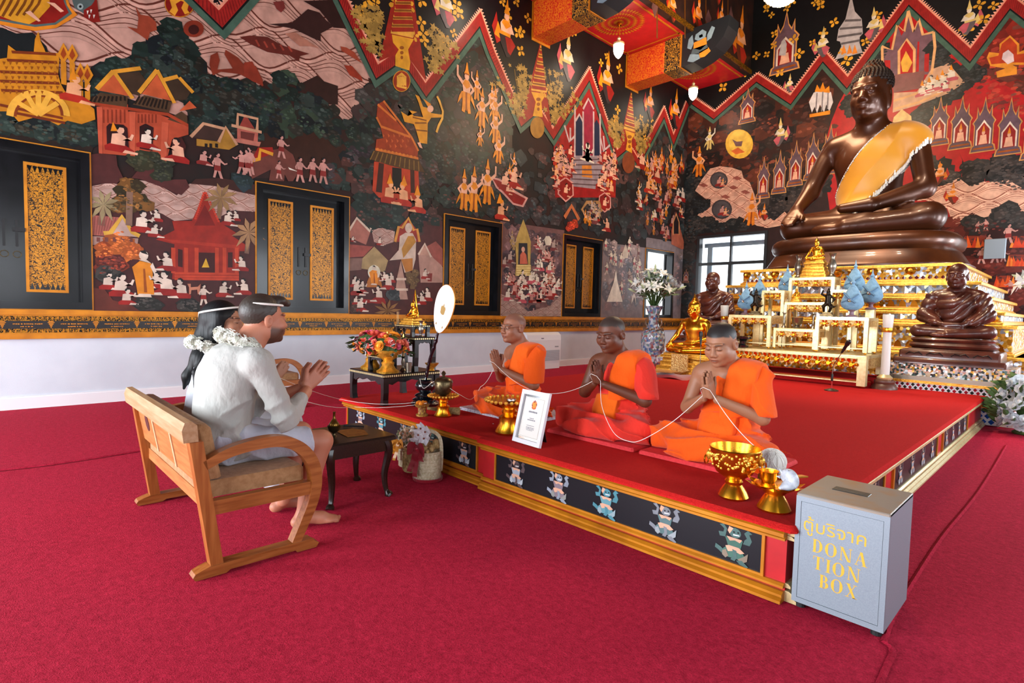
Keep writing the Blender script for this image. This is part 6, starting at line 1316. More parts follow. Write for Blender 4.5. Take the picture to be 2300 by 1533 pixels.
for(x0,x1,y,px0,px1,xs,i0)in((PX0+.03,PXM,PY0+.06,-5.03,-3.06,[-4.79,-4.41,-4.02,-3.62,-3.21],3),(PXM,PX1-.03,PY0+.02,-2.80,-.985,[-2.606,-2.229,-1.866,-1.486,-1.117],2)):
 for nm,z0,z1,d in(('top_moulding',.300,.332,.045),('top_bead',.280,.298,.03),('foot_bead',.062,.082,.024),('foot_moulding',.026,.048,.036),('plinth_moulding',0,.026,.05)):hrail(nm,x0,x1,y,z0,z1,d)
 pn=obj('front_panel',MB().box(px0,px1,y-.006,y+.02,.092,.272),'panel_navy',plat)
 for a,b,c,d in((px0-.014,px1+.014,.082,.093),(px0-.014,px1+.014,.271,.280),(px0-.014,px0,.093,.271),(px1,px1+.014,.093,.271)):obj('panel_frame',MB().box(a,b,y-.014,y,c,d),'gold_paint',pn)
 for k,x in enumerate(xs):yaksha(pn,x,y-.006,.102,.172,i0+k)
 # right flank
def vrail(nm,y0,y1,z0,z1,d,m='gold_pale'):obj(nm,MB().prism([(0,z0),(d,z0),(d,(z0+z1)/2),(d*.55,z1),(0,z1)],lambda a,b:(PX1-.03+a,y0,b),lambda a,b:(PX1-.03+a,y1,b)),m,plat)
for nm,z0,z1,d in(('top_moulding',.300,.332,.045),('top_bead',.280,.298,.03),('foot_bead',.062,.082,.024),('foot_moulding',.026,.048,.036),('plinth_moulding',0,.026,.05)):vrail(nm,PY0+.02,PY1,z0,z1,d)
for y0,y1 in((2.75,4.2),(4.48,6.0),(6.3,7.72)):
 pn=obj('side_panel',MB().box(PX1-.05,PX1-.024,y0,y1,.085,.278),'panel_navy',plat)
 for a in(y0-.03,y1):obj('panel_frame',MB().box(PX1-.03,PX1-.016,a,a+.03,.085,.278),'gold_paint',pn)
 for k in range(4):yaksha(pn,PX1-.024,y0+(y1-y0)*(k+.5)/4,.1,.16,2,True)
st_=thing('carpet_step','low red carpeted step with a gold edge under the gilt altar base','step',(0,0,PZ))
obj('carpet',slab(-3.95,-1.97,8.46,9.4,.001,.095,.03),'carpet_red',st_,True);obj('gold_edge',MB().box(-3.95,-1.97,8.452,8.46,.072,.082),'gold_paint',st_)
# ---------------------------------------------------------------- the great altar
def mosaic(name,cols,scale,rough=.18,metal=.9):
 m=bpy.data.materials.new(name);m.use_nodes=True;MATS[name]=m;N=m.node_tree.nodes;L=m.node_tree.links;b=N['Principled BSDF']
 t=N.new('ShaderNodeTexCoord');v=N.new('ShaderNodeTexVoronoi');v.inputs['Scale'].default_value=scale;v.inputs['Randomness'].default_value=.7;L.new(t.outputs['Object'],v.inputs['Vector'])
 r=N.new('ShaderNodeValToRGB');r.color_ramp.interpolation='CONSTANT';e=r.color_ramp.elements
 while len(e)<len(cols):e.new(1)
 for i,c in enumerate(cols):e[i].position=i/len(cols);e[i].color=(*_lin(c),1)
 s=N.new('ShaderNodeSeparateColor');L.new(v.outputs['Color'],s.inputs[0]);L.new(s.outputs[0],r.inputs[0]);L.new(r.outputs[0],b.inputs['Base Color'])
 b.inputs['Roughness'].default_value=rough;b.inputs['Metallic'].default_value=metal
 g=N.new('ShaderNodeNewGeometry');a=N.new('ShaderNodeVectorMath');a.operation='MULTIPLY_ADD';a.inputs[1].default_value=(.55,)*3
 s2=N.new('ShaderNodeVectorMath');s2.operation='SUBTRACT';s2.inputs[1].default_value=(.5,)*3;L.new(v.outputs['Color'],s2.inputs[0]);L.new(s2.outputs[0],a.inputs[0]);L.new(g.outputs['Normal'],a.inputs[2])
 n=N.new('ShaderNodeVectorMath');n.operation='NORMALIZE';L.new(a.outputs[0],n.inputs[0]);L.new(n.outputs[0],b.inputs['Normal'])
mosaic('mirror_gold',['#e0a030','#f0c060','#c8ccd4','#d08a20','#e8b040','#c88a30','#e8eaf0'],26,.25,.5);mosaic('mirror_silver',['#d8dce4','#b8c0cc','#f0f2f6','#d8b060','#a8b4c4'],24,.22,.5)
mosaic('tile_pastel',['#c9b29a','#2c4a44','#d0a040','#b9c4cc','#c08878','#3a3a3a','#d8d0c4'],40,.3,.2)
ped=thing('altar_pedestal','stepped gilded altar pedestal of gold and mirror mosaic carrying the giant bronze Buddha','pedestal',(XC,0,0))
TIERS=[(0,.80,9.86,2.42,'mirror_gold'),(.80,1.22,9.94,2.28,'mirror_gold'),(1.22,1.40,10.0,2.14,'mirror_silver'),(1.40,1.61,10.06,2.0,'mirror_gold'),(1.61,1.83,10.14,1.86,'mirror_silver'),(1.83,2.11,10.2,1.62,'mirror_gold')]
dm=mesh_of('tile',MB().add([(-.028,0,0),(0,-.012,-.032),(.028,0,0),(0,-.012,.032),(0,0,-.032),(0,0,.032)],[(0,1,3),(1,2,3)]),mat('ruby','#5a0c14',rough=.15,coat=.6))
pt=mesh_of('lotus_petal',MB().add([(-.05,0,0),(.05,0,0),(.035,-.012,.07),(0,-.02,.11),(-.035,-.012,.07)],[(0,1,2,3,4)]),'gold')
sv=mesh_of('mirror_diamond',MB().add([(-.055,0,0),(0,-.012,-.06),(.055,0,0),(0,-.012,.06)],[(0,1,3),(1,2,3)]),'silver')
for i,(z0,z1,y,hw,m_)in enumerate(TIERS):
 b=obj('tier',MB().box(-hw+.05,hw-.05,y+.05,13.6,z0,z1),m_,ped)
 for zz,h,d in((z1-.045,.045,.05),(z0,.04,.04),(z0+.04,.02,.015)):obj('gold_ledge',MB().bbox(-hw+.05-d,hw-.05+d,y+.05-d,13.6,zz,zz+h,.01),'gold_leaf' if d>.02 else 'gold_paint',b)
 n=int(hw*2/(.15 if i!=5 else .085));ln,mm=(('mirror_diamond',sv)if i in(2,4)else('lotus_petal',pt))if i!=5 else('tile',dm)
 for k in range(n):
  o=bpy.data.objects.new(ln,mm);COL.objects.link(o);o.parent=b;o.location=(-hw+.1+(2*hw-.2)*(k+.5)/n,y+.048,(z0+.075)if i==5 else((z0+z1)/2 if i in(2,4)else z0+.06))
for zz,hw in((2.02,1.50),(1.30,2.0),(1.5,1.9)):
 for k in range(7):
  o=obj('gilt_flower',MB().lathe([(.0,.02),(.03,.025),(.075,0)],n=8),'gold',ped);o.rotation_euler=(radians(90),0,0);o.location=(-hw+(2*hw)*k/6,10.24 if zz>2 else(10.04 if zz<1.4 else 10.1),zz)
  # lotus plinth and Buddha
def sup(r,z,rx,ry,n=56):
 out=[]
 for i in range(n):
  a=2*pi*i/n;c,s=cos(a),sin(a);out.append((rx*r*math.copysign(abs(c)**.62,c),ry*r*math.copysign(abs(s)**.62,s),z))
 return out
def superlathe(prof,rx,ry,n=56):
 m=MB();vs=[];fs=[]
 for r,z in prof:vs+=sup(r,z,rx,ry,n)
 for k in range(len(prof)-1):fs+=[(k*n+i,k*n+(i+1)%n,(k+1)*n+(i+1)%n,(k+1)*n+i)for i in range(n)]
 fs+=[tuple(range(n-1,-1,-1)),tuple((len(prof)-1)*n+i for i in range(n))];return m.add(vs,fs)
bud=thing('buddha_statue','giant dark bronze seated Buddha wearing a yellow fringed sash on the stepped altar','statue',(XC,11.6,2.11))
obj('lotus_base',superlathe([(1.10,0),(1.10,.05),(1.06,.08),(1.0,.22),(.975,.28),(.96,.30),(.99,.34),(1.01,.42),(1.0,.5),(.96,.56),(.93,.58)],1.44,1.06),'buddha_bronze',bud,True)
bs=3.15;hcB,hMB=(0,-.035,.75),bow(6,-3)
def stretch(W):W=W.copy();W[:,2]+=.055*ss(.16,.46,W[:,2]);return W
S=SDF(axis(-.48,.48,.0095,[(-.12,.12)],.005),axis(-.40,.24,.0095,[(-.2,.1)],.005),axis(-.01,1.0,.0095,[(.55,.95)],.005));seated_body(S,True,'earth',1.08,hcB,hMB,1.16,'buddha',.93,1.75)
S.f-=.004
o=S.mesh('figure','buddha_bronze',None,bud,stretch);o.scale=(bs,)*3;o.location=(0,0,.57)
cl=SDF(axis(-.26,.3,.006),axis(-.3,.26,.006),axis(.06,.62,.006))
cl.f=np.interp(0,[0],[1])*np.ones_like(cl.f);w=1.08
for c,r in(((0,.055,.26),(.145*w,.11*w,.13)),((0,.04,.40),(.165*w,.108*w,.135)),((0,.045,.485),(.15*w,.08,.06))):cl.ell(c,np.array(r)+.016,.06)
cl.ell((.165*w,.045,.495),(.084,.082,.082),.05);cl.cone((.05,.045,.545),(.16*w,.045,.515),.064,.064,.05);cl.ell((0,-.0,.17),(.13,.12,.06),.05);cl.cone((.2*w,.045,.48),(.22*w,.03,.40),.07,.066,.04)
cl.warp(lambda X,Y,Z:fold(X,Y,Z,.62,.1,-.42,26,.5,.005,.35));cl.clip(lambda X,Y,Z:(-(X+.055)*.78+(Z-.40)*.62)+.02*np.abs(Y));cl.clip(lambda X,Y,Z:((X-.175)*.72-(Z-.36)*.70)-.0*Y,.006);cl.clip(lambda X,Y,Z:.15-Z)
co=cl.mesh('yellow_sash',mat('yellow_satin','#d9951e',rough=.42,sheen=.3,col2='#c98414',scale=5),None,bud,stretch);co.scale=(bs,)*3;co.location=(0,0,.57)
V=np.empty(len(co.data.vertices)*3,np.float32);co.data.vertices.foreach_get('co',V);V=V.reshape(-1,3);V0=V.copy()
zs_=np.linspace(0,1,800);V0[:,2]=np.interp(V[:,2],zs_+.055*ss(.16,.46,zs_),zs_)
def edge_beads(sel,nm,m,mk,step):
 P=V[sel];P=P[np.argsort(P[:,2])];last=None
 for p in P:
  if last is None or np.linalg.norm(p-last)>step:
   o=bpy.data.objects.new(nm,mk);COL.objects.link(o);o.parent=bud;o.location=Vector(p*bs)+Vector((0,0,.57));last=p
e1=(np.abs((V0[:,0]-.175)*.72-(V0[:,2]-.36)*.70)<.006)&(V[:,1]<.03)
edge_beads(e1,'tassel','string',mesh_of('tassel',MB().lathe([(.006,.01),(.012,0),(.009,-.02),(.017,-.07),(.0,-.075)],n=7),'string',True),.024)
e2=(np.abs(-(V0[:,0]+.055)*.78+(V0[:,2]-.40)*.62+.02*np.abs(V0[:,1]))<.006)&(V[:,1]<.03)
edge_beads(e2,'bead','silver',mesh_of('bead',MB().sphere((0,0,0),.013,8,5),'silver',True),.018)
# curled hair: rows of small knobs over the scalp
kn=mesh_of('hair_curl',MB().sphere((0,0,0),.034,6,4),mat('curl_dark','#241610',rough=.5,metal=.4),True);cp=MB()
for j in range(13):
 th=radians(4+j*8.2)
 n=max(5,int(34*sin(th)))
 for i in range(n):
  a=2*pi*(i+.5*(j%2))/n;d=np.array((sin(th)*cos(a),sin(th)*sin(a),cos(th)));p=np.array((0,.025,.055))+d*np.array((.084,.1,.08))
  if p[1]<-.02 and p[2]<.078-.3*abs(p[0]):continue
  if p[2]<.0 and p[1]<.05:continue
  q=np.array(hcB)+hMB@(p*1.16)+(0,0,.055);cp.sphere(tuple(q*bs+np.array((0,0,.57))),.03,6,4)
for j in range(6):
 th=radians(6+j*15);n=max(4,int(17*sin(th)))
 for i in range(n):
  a=2*pi*i/n;p=np.array((0,.035,.125))+np.array((sin(th)*cos(a),sin(th)*sin(a),cos(th)))*np.array((.044,.047,.042));q=np.array(hcB)+hMB@(p*1.16)+(0,0,.055);cp.sphere(tuple(q*bs+np.array((0,0,.57))),.028,6,4)
ho=obj('hair_curls',cp,'curl_dark',bud,True);ho['kind']='stuff'
# brown monk statues
def brown_statue(loc,label,rz=0.):
 t=thing('monk_statue',label,'statue',loc,rz,'brown monk statues');W=1.16
 def sl(nm,w_,d,z0,z1,b=.02):return obj(nm,MB().bbox(-w_/2,w_/2,-d/2,d/2,z0,z1,b),'brown_bronze',t,True)
 sl('base_plinth',1.16,.82,0,.08);sl('base_frieze',1.04,.76,.08,.185)
 sl('base_neck',.90,.66,.185,.205);obj('base_roll',superlathe([(.93,.205),(1.0,.225),(1.02,.25),(.97,.28),(.92,.29),(.96,.305),(.98,.325),(.94,.345)],.46,.33,44),'brown_bronze',t,True)
 cv=MB()
 for s in(-1,1):
  for k in range(2):
   cx=s*(.13+k*.22);cv.tube([(cx-.09,-.384,.12),(cx-.05,-.386,.155),(cx,-.386,.14),(cx+.05,-.386,.16),(cx+.09,-.384,.12)],.006,5)
 obj('carved_scrolls',cv,'black',t)
 if 'g' not in brown_statue.__dict__:
  S=SDF(axis(-.5,.5,.0095,[(-.11,.11)],.0055),axis(-.40,.26,.0095,[(-.22,.08)],.0055),axis(-.01,.95,.0095,[(.58,.9)],.0055));hc,hM=(0,-.03,.735),bow(3)
  seated_body(S,True,'lap',1.14,hc,hM,1.24,'man',1.0,1.25)
  R=SDF(S.x,S.y,S.z);R.f[:]=1;w=1.14
  R.ell((0,.055,.26),(.17*w,.135*w,.14),.06);R.ell((0,.042,.40),(.19*w,.13*w,.145),.06);R.ell((0,.045,.495),(.175*w,.095,.07),.05)
  for s in(-1,1):R.chain([(s*.2*w,.045,.48),(s*.255*w,-.02,.27),(s*.16,-.11,.19)],[.07*w,.068*w,.06],.03)
  R.warp(lambda X,Y,Z:.010*(1-1.5*np.abs(np.sin((np.abs(X)*.35+X*.55-Z*.9+.8*X*X)*30))**.7)*ss(.12,.2,Z));R.clip(lambda X,Y,Z:Z-.535+.25*Y);R.clip(lambda X,Y,Z:.15-Z)
  h=np.maximum(.006-np.abs(S.f-R.f),0)/.006;S.f=np.minimum(S.f,R.f)-h*h*.0015
  o=S.mesh('figure','brown_bronze',None,t);brown_statue.g=o.data
 else:o=obj('figure',brown_statue.g,None,t)
 o.scale=(1.13,)*3;o.location=(0,.02,.343);return t
brown_statue((-1.26,9.34,.69),'dark brown seated monk statue on the mosaic tiled plinth to the right of the altar')
brown_statue((-4.66,9.34,.69),'dark brown seated monk statue in front of the tall window, left of the altar')
# tiled plinths under the two monk statues
def make_plinth(cx,lab):
 t=thing('tiled_plinth',lab,'plinth',(cx,9.40,0),group='tiled plinths')
 for nm,w_,y0,z0,z1,m_ in(('blue_tile_band',1.36,-.50,0,.21,'white_paint'),('lower_moulding',1.44,-.53,.21,.25,'gold_leaf'),('dark_moulding',1.40,-.51,.25,.31,'pewter'),('dotted_band',1.36,-.50,.31,.44,'white_paint'),('gold_moulding',1.42,-.52,.44,.475,'gold_leaf'),('dark_moulding',1.38,-.49,.475,.53,'pewter'),('pastel_mosaic',1.32,-.46,.53,.69,'tile_pastel')):
  b=obj(nm,MB().box(-w_/2,w_/2,y0,.36,z0,z1),m_,t)
  if nm=='blue_tile_band':
   tm=mesh_of('tile',MB().add([(-.032,0,0),(0,0,-.034),(.032,0,0),(0,0,.034),(0,-.008,0)],[(0,1,4),(1,2,4),(2,3,4),(3,0,4)]),mat('cobalt','#1d55b0',rough=.2))
   for r in range(3):
    for k in range(18):
     o=bpy.data.objects.new('tile',tm);COL.objects.link(o);o.parent=b;o.location=(-.645+k*.075+(r%2)*.037,y0-.001,.04+r*.068)
  if nm=='dotted_band':
   for cidx,cc in enumerate(('#a01828','#1c2c26')):
    tm=mesh_of('tile',MB().add([(-.022,0,0),(0,0,-.024),(.022,0,0),(0,0,.024),(0,-.006,0)],[(0,1,4),(1,2,4),(2,3,4),(3,0,4)]),mat('tile%d'%cidx,cc,rough=.2))
    for r in range(3):
     for k in range(11):
      o=bpy.data.objects.new('tile',tm);COL.objects.link(o);o.parent=b;o.location=(-.62+k*.116+cidx*.058+(r%2)*.03,y0-.001,.335+r*.04)
 return t
make_plinth(-1.26,'mosaic tiled plinth with blue diamond tiles under the right brown monk statue');make_plinth(-4.66,'mosaic tiled plinth under the brown monk statue left of the altar')

# ---------------------------------------------------------------- gilt altar tables and what stands on them
def gilt_table(label,x0,x1,y0,y1,z0,z1,leg=.055,apron=.09,m='gold_pale',name='altar_table',lift=0.):
 t=thing(name,label,'table',((x0+x1)/2,(y0+y1)/2,z0),0,'gilt altar tables');w,d,h=(x1-x0)/2,(y1-y0)/2,z1-z0
 obj('table_top',MB().bbox(-w,w,-d,d,h-.04,h,.008),m,t);obj('glass_top',MB().box(-w+.03,w-.03,-d+.03,d-.03,h,h+.004),'window_glass',t)
 for a in(-1,1):
  for b in(-1,1):
   lg=obj('leg',MB().box(a*w-(leg if a>0 else 0),a*w+(leg if a<0 else 0),b*d-(leg if b>0 else 0),b*d+(leg if b<0 else 0),.028+(lift if b>0 else 0),h-.04),m,t)
   obj('foot',MB().sphere((a*(w-leg/2),b*(d-leg/2),.018+(lift if b>0 else 0)),(leg*.42,leg*.42,.018),10,6),'gold',lg,True)
 for nm,f0 in(('front_apron',lambda u,v:(u,-d+.012,v)),('rear_apron',lambda u,v:(u,d-.012,v))):
  ap=obj(nm,MB().prism([(-w+leg,h-.04),(w-leg,h-.04),(w-leg,h-.04-apron)]+[((w-leg)*(1-2*k/12),h-.04-apron*(.55+.45*abs(cos(k*pi/2))))for k in range(1,12)]+[(-w+leg,h-.04-apron)],f0,lambda u,v:(f0(u,v)[0],f0(u,v)[1]+.012,v)),'gold_carved',t)
  if nm=='front_apron':
   n=max(3,int((w-leg)*2/.13))
   for k in range(n):
    o=bpy.data.objects.new('carved_flower',FLM);COL.objects.link(o);o.parent=ap;s=apron/.11;o.scale=(s,s,s);o.location=(-w+leg+(2*(w-leg))*(k+.5)/n,-d+.008,h-.045-apron*.45)
 for s in(-1,1):obj('side_apron',MB().box(s*(w-.012)-.006,s*(w-.012)+.006,-d+leg,d-leg,h-.04-apron*.8,h-.04),'gold_carved',t)
 obj('stretcher',MB().box(-w+leg,w-leg,-d+.01,-d+.03,.07,.085),m,t)
 return t
fm=MB().lathe([(.016,-.022),(.024,-.012),(.018,0)],n=8)
for k in range(6):
 a=k*pi/3;fm.add([(cos(a-.35)*.02,-.0,sin(a-.35)*.02),(cos(a-.3)*.05,-.012,sin(a-.3)*.05),(cos(a)*.058,-.02,sin(a)*.058),(cos(a+.3)*.05,-.012,sin(a+.3)*.05),(cos(a+.35)*.02,0,sin(a+.35)*.02)],[(0,1,2,3,4)])
fm.v=[(x,y,z)if i>=24 else(x,z,y)for i,(x,y,z)in enumerate(fm.v)]
FLM=mesh_of('carved_flower',fm,'gold',True)
AX=-2.96
gilt_table('broad low gilt base table of the altar with a carved flower apron',AX-.98,AX+.98,8.24,9.25,PZ,.785,.10,.17,lift=.096)
T1=.79
gilt_table('gilt side table on the right front of the altar base',AX+.31,AX+.95,8.36,8.85,T1,1.28,.05,.10);gilt_table('gilt side table on the left front of the altar base',AX-.93,AX-.29,8.36,8.85,T1,1.28,.05,.10)
gilt_table('low gilt centre table on the front of the altar base',AX-.285,AX+.305,8.44,8.86,T1,1.10,.045,.09)
gilt_table('narrow gilt stand behind the left altar table',AX-.65,AX-.31,8.87,9.2,T1,1.67,.045,.09);gilt_table('narrow gilt stand behind the right altar table',AX+.31,AX+.62,8.87,9.2,T1,1.67,.045,.09)
gilt_table('gilt middle table of the second altar row',AX-.305,AX+.30,8.87,9.04,T1,1.49,.045,.09);gilt_table('highest gilt table carrying the small golden Buddha',AX-.32,AX+.32,9.06,9.36,T1,1.87,.045,.09)
# golden Buddhas
def seated_mesh(kind='buddha_flame'):
 S=SDF(axis(-.46,.46,.011,[(-.1,.1)],.006),axis(-.38,.24,.011,[(-.2,.06)],.006),axis(-.01,1.1,.011,[(.56,1.05)],.006));seated_body(S,True,'earth',1.08,(0,-.03,.725),bow(4),1.12,kind,1.,1.5)
 o=S.mesh('figure','gold',None);COL.objects.unlink(o);return o.data
GBM=seated_mesh()
def gold_buddha(loc,sc,label,base,bm_='gold_leaf',halo=False):
 t=thing('golden_buddha',label,'statue',loc,0,'golden Buddha images');z=0
 for k,(w_,d,h)in enumerate(base):obj('base_tier',MB().bbox(-w_/2,w_/2,-d/2,d/2,z,z+h,min(.012,h*.3)),bm_,t,True);z+=h
 o=obj('figure',GBM,None,t);o.scale=(sc,)*3;o.location=(0,.02*sc,z-.002)
 if halo:
  hb=MB();P=[(.30,.06),(.30,.32),(.24,.52),(.2,.62),(.12,.95),(0,1.5)];fr=[(-a,b)for a,b in P]+P[::-1];ii=[(a*.78,.1+b*.86)for a,b in fr]
  for i in range(len(fr)-1):hb.add([(fr[i][0]*sc,.12*sc,z+fr[i][1]*sc),(fr[i+1][0]*sc,.12*sc,z+fr[i+1][1]*sc),(ii[i+1][0]*sc,.09*sc,z+ii[i+1][1]*sc),(ii[i][0]*sc,.09*sc,z+ii[i][1]*sc)],[(0,1,2,3)]);hb.add([(fr[i][0]*sc,.12*sc,z+fr[i][1]*sc),(fr[i+1][0]*sc,.12*sc,z+fr[i+1][1]*sc),(fr[i+1][0]*sc,.15*sc,z+fr[i+1][1]*sc),(fr[i][0]*sc,.15*sc,z+fr[i][1]*sc)],[(0,1,2,3)])
  obj('flame_arch',hb,'gold',t)
 return t
gold_buddha((AX,9.21,1.876),.36,'small golden Buddha on the highest altar table, between two bronze vases',[(.36,.24,.05),(.33,.22,.05),(.30,.2,.05),(.27,.18,.05),(.29,.19,.03),(.25,.17,.03)])
gold_buddha((-4.17,7.8,PZ),.92,'golden Buddha on a tiered pedestal behind the young monk\'s head',[(.96,.66,.05),(.88,.60,.07),(.78,.54,.07),(.72,.50,.06),(.78,.54,.04),(.70,.50,.03)])
gold_buddha((AX-.16,8.95,1.496),.16,'tiny golden Buddha standing on the middle altar table',[(.14,.1,.03),(.11,.09,.03)])
tag(obj('plaque',MB().prism([(-.13,.26),(.13,.26),(.13,.05),(.16,.03),(0,-.04),(-.16,.03),(-.13,.05)],lambda u,v:(-4.17+u,7.42,PZ+.06+v),lambda u,v:(-4.17+u,7.45,PZ+.06+v)),'gold_carved'),'carved gold plaque leaning on the tiered golden Buddha pedestal','plaque')
# blue draped fans, vases, figurines, candlesticks
def blue_fan(loc,label,s=1.):
 t=thing('draped_fan',label,'ornament',loc,0,'blue draped ornaments',s)
 obj('foot',MB().lathe([(.07,0),(.075,.015),(.03,.03),(.025,.07),(.05,.09),(.06,.10)],n=14),mat('foot_pink','#8a6a78',rough=.5),t,True)
 b=obj('blue_drape',MB().lathe([(.06,.09),(.125,.13),(.145,.18),(.13,.25),(.09,.33),(.05,.40),(.03,.43)],n=18,sy=.6),'blue_cloth',t,True)
 obj('finial',MB().lathe([(.03,.42),(.018,.45),(.028,.47),(.012,.5),(.003,.56),(0,.57)],n=10),'blue_cloth',t,True)
 sa=MB();sa.tube([(-.09,-.075,.33),(-.02,-.088,.25),(.06,-.09,.19)][::1],.014,6);sa.tube([(-.115,-.05,.2),(.0,-.092,.24),(.085,-.06,.31)],.012,6);obj('crossed_band',sa,mat('blue_band','#5b7f9c',rough=.7),b)
 ro=obj('rosette',MB().lathe([(0,.012),(.012,.014),(.026,0)],n=12),'silver',b);ro.rotation_euler=(radians(90),0,0);ro.location=(-.01,-.095,.225)
 return t
def stand(loc,h):
 return None
FN=[((AX-.43,9.29,1.58),.40),((AX-.76,9.05,1.43),.32),((AX-.80,8.66,1.287),.0),((AX+.52,9.29,1.56),.40),((AX+.80,9.05,1.40),.3),((AX+.68,8.62,1.287),.0)]
FL=['blue draped ornament left of the small golden Buddha','blue draped ornament second from the left edge of the altar','blue draped ornament on the left front gilt table','blue draped ornament right of the small golden Buddha','blue draped ornament behind the right front gilt table','blue draped ornament on the right front gilt table']
for(p,h),l in zip(FN,FL):
 if h:tag(obj('gilt_post',MB().bbox(p[0]-.055,p[0]+.055,p[1]-.05,p[1]+.05,T1 if abs(p[0]-AX)<.9 else T1,p[2]-.002,.006),'gold_pale'),'slim gilt post under the '+l,'post','gilt posts')
 blue_fan(p,l,1.0 if p[0]>AX else .92)
VASE=[(.05,0),(.055,.015),(.03,.04),(.028,.06),(.055,.13),(.06,.18),(.04,.24),(.026,.28),(.05,.345),(.055,.35)]
def simple(name,prof,loc,m_,label,cat,group=None,n=18,s=1.):
 o=obj(name,MB().lathe([(r*s,z*s)for r,z in prof],n=n),m_,None,True);o.location=loc;return tag(o,label,cat,group)
for s,l in((-1,'left'),(1,'right')):
 simple('vase',VASE,(AX+s*.235,9.2,1.876),'pewter','bronze vase standing %s of the small golden Buddha'%l,'vase','bronze altar vases')
 simple('candlestick',[(.045,0),(.03,.02),(.012,.04),(.02,.09),(.012,.12),(.02,.16),(.012,.2),(.03,.215),(.03,.23)],(AX+s*.2+.01,8.6,1.107),'pewter','slim bronze candlestick on the %s of the low centre table'%l,'candlestick','bronze candlesticks')
 t=thing('figurine','dark bronze dancing figurine on the %s front gilt table'%l,'figurine',(AX+s*(.60 if s<0 else .40),8.55,1.288),0,'dark bronze figurines')
 obj('plinth',MB().bbox(-.085,.085,-.06,.06,0,.03,.008).bbox(-.06,.06,-.045,.045,.03,.055,.006),'bronze',t)
 F=SDF(axis(-.12,.12,.005),axis(-.08,.08,.005),axis(.04,.42,.005))
 F.chain([(.02,0,.06),(.045,-.01,.13),(.0,0,.19)],[.018,.02,.03],.015);F.chain([(-.05,.01,.07),(-.05,-.02,.14),(.0,0,.19)],[.014,.02,.03],.015);F.cone((0,0,.19),(0,0,.28),.034,.038,.02);F.chain([(.035,0,.28),(.085,-.02,.24),(.06,-.03,.19)],[.016,.013,.01],.01);F.chain([(-.035,0,.28),(-.08,-.02,.31),(-.06,-.03,.36)],[.016,.013,.01],.01);F.ell((0,-.005,.325),(.026,.028,.032),.01);F.cone((0,0,.345),(0,.005,.405),.022,.003,.01);F.chain([(0,.03,.2),(.06,.04,.13),(.1,.04,.15)],[.014,.012,.005],.01)
 F.mesh('figure',mat('old_bronze','#2b221a',rough=.38,metal=.8),None,t)
simple('incense_burner',[(.05,0),(.055,.02),(.035,.04),(.07,.08),(.075,.15),(.08,.155),(.07,.16)],(AX+.0,8.58,1.107),'pewter','bronze incense burner in the middle of the low centre table','burner')
simple('offering_bowl',[(.08,0),(.085,.03),(.045,.05),(.05,.09),(.12,.13),(.125,.16),(.11,.165),(.05,.12)],(AX-.66,8.3,.795),'black_glaze','black footed offering bowl on the left of the altar base','bowl')
tag(obj('stone_block',MB().bbox(AX-.93,AX-.80,8.27,8.36,.795,.92,.01),mat('slate','#4a525a',rough=.5,bump=.01,bscale=40)),'small grey carved block beside the black footed bowl','block')
# tall candles on turned bases
for s,l in((1,'tall white candle on a brown turned base, to the right of the altar tables'),(-1,'tall white candle on a brown base, in front of the left monk statue')):
 t=thing('altar_candle',l,'candle',(AX+s*1.135,8.5 if s>0 else 8.55,PZ if s>0 else .455)if s>0 else(AX-1.12,8.62,.456),0,'tall white candles')
 obj('turned_base',MB().lathe([(.15,0),(.145,.03),(.11,.07),(.12,.09),(.115,.11),(.085,.13)],n=22),mat('base_brown','#5a3428',rough=.4),t,True)
 obj('collar',MB().lathe([(.085,.13),(.09,.15),(.07,.17),(.05,.19)],n=20),'gold_pale',t,True)
 obj('candle',MB().lathe([(.05,.17),(.052,.2),(.048,.6),(.048,.78),(.055,.80),(.064,.96),(.06,.97)],n=20),mat('pale_wax','#d8d4cc',rough=.5),t,True);obj('gold_band',MB().lathe([(.054,.74),(.058,.76),(.058,.785),(.054,.80)],n=20,cap=False),'gold',t,True)
 # microphones
def mic(loc,tip,label):
 t=thing('microphone',label,'microphone',loc,0,'gooseneck microphones');o=Vector(loc);T=Vector(tip)-o
 obj('base',MB().lathe([(.08,0),(.08,.008),(.05,.02),(.015,.03),(.0,.032)],n=24),'black',t,True)
 obj('stem',MB().lathe([(.008,.03),(.008,.17)],n=8),'chrome',t);obj('grip',MB().lathe([(.012,.12),(.014,.13),(.014,.2),(.01,.21)],n=10),'black',t,True)
 P=catmull([(0,0,.2),(T.x*.1,T.y*.1,.32),(T.x*.55,T.y*.55,T.z*.82),T],6);obj('gooseneck',MB().tube(P,.005,7),'pewter',t,True)
 d=(P[-1]-P[-4]).normalized();obj('mic_head',MB().tube([T-d*.02,T+d*.03,T+d*.09,T+d*.10,T+d*.155,T+d*.17],[.012,.017,.02,.027,.027,.012],12),'black',t,True);return t
mic((-2.2,7.66,PZ),(-2.09,7.62,.86),'gooseneck microphone standing on the platform in front of the gilt altar');mic((-3.75,7.25,PZ),(-3.78,7.3,.87),'black microphone behind the young monk\'s head by the golden Buddha')
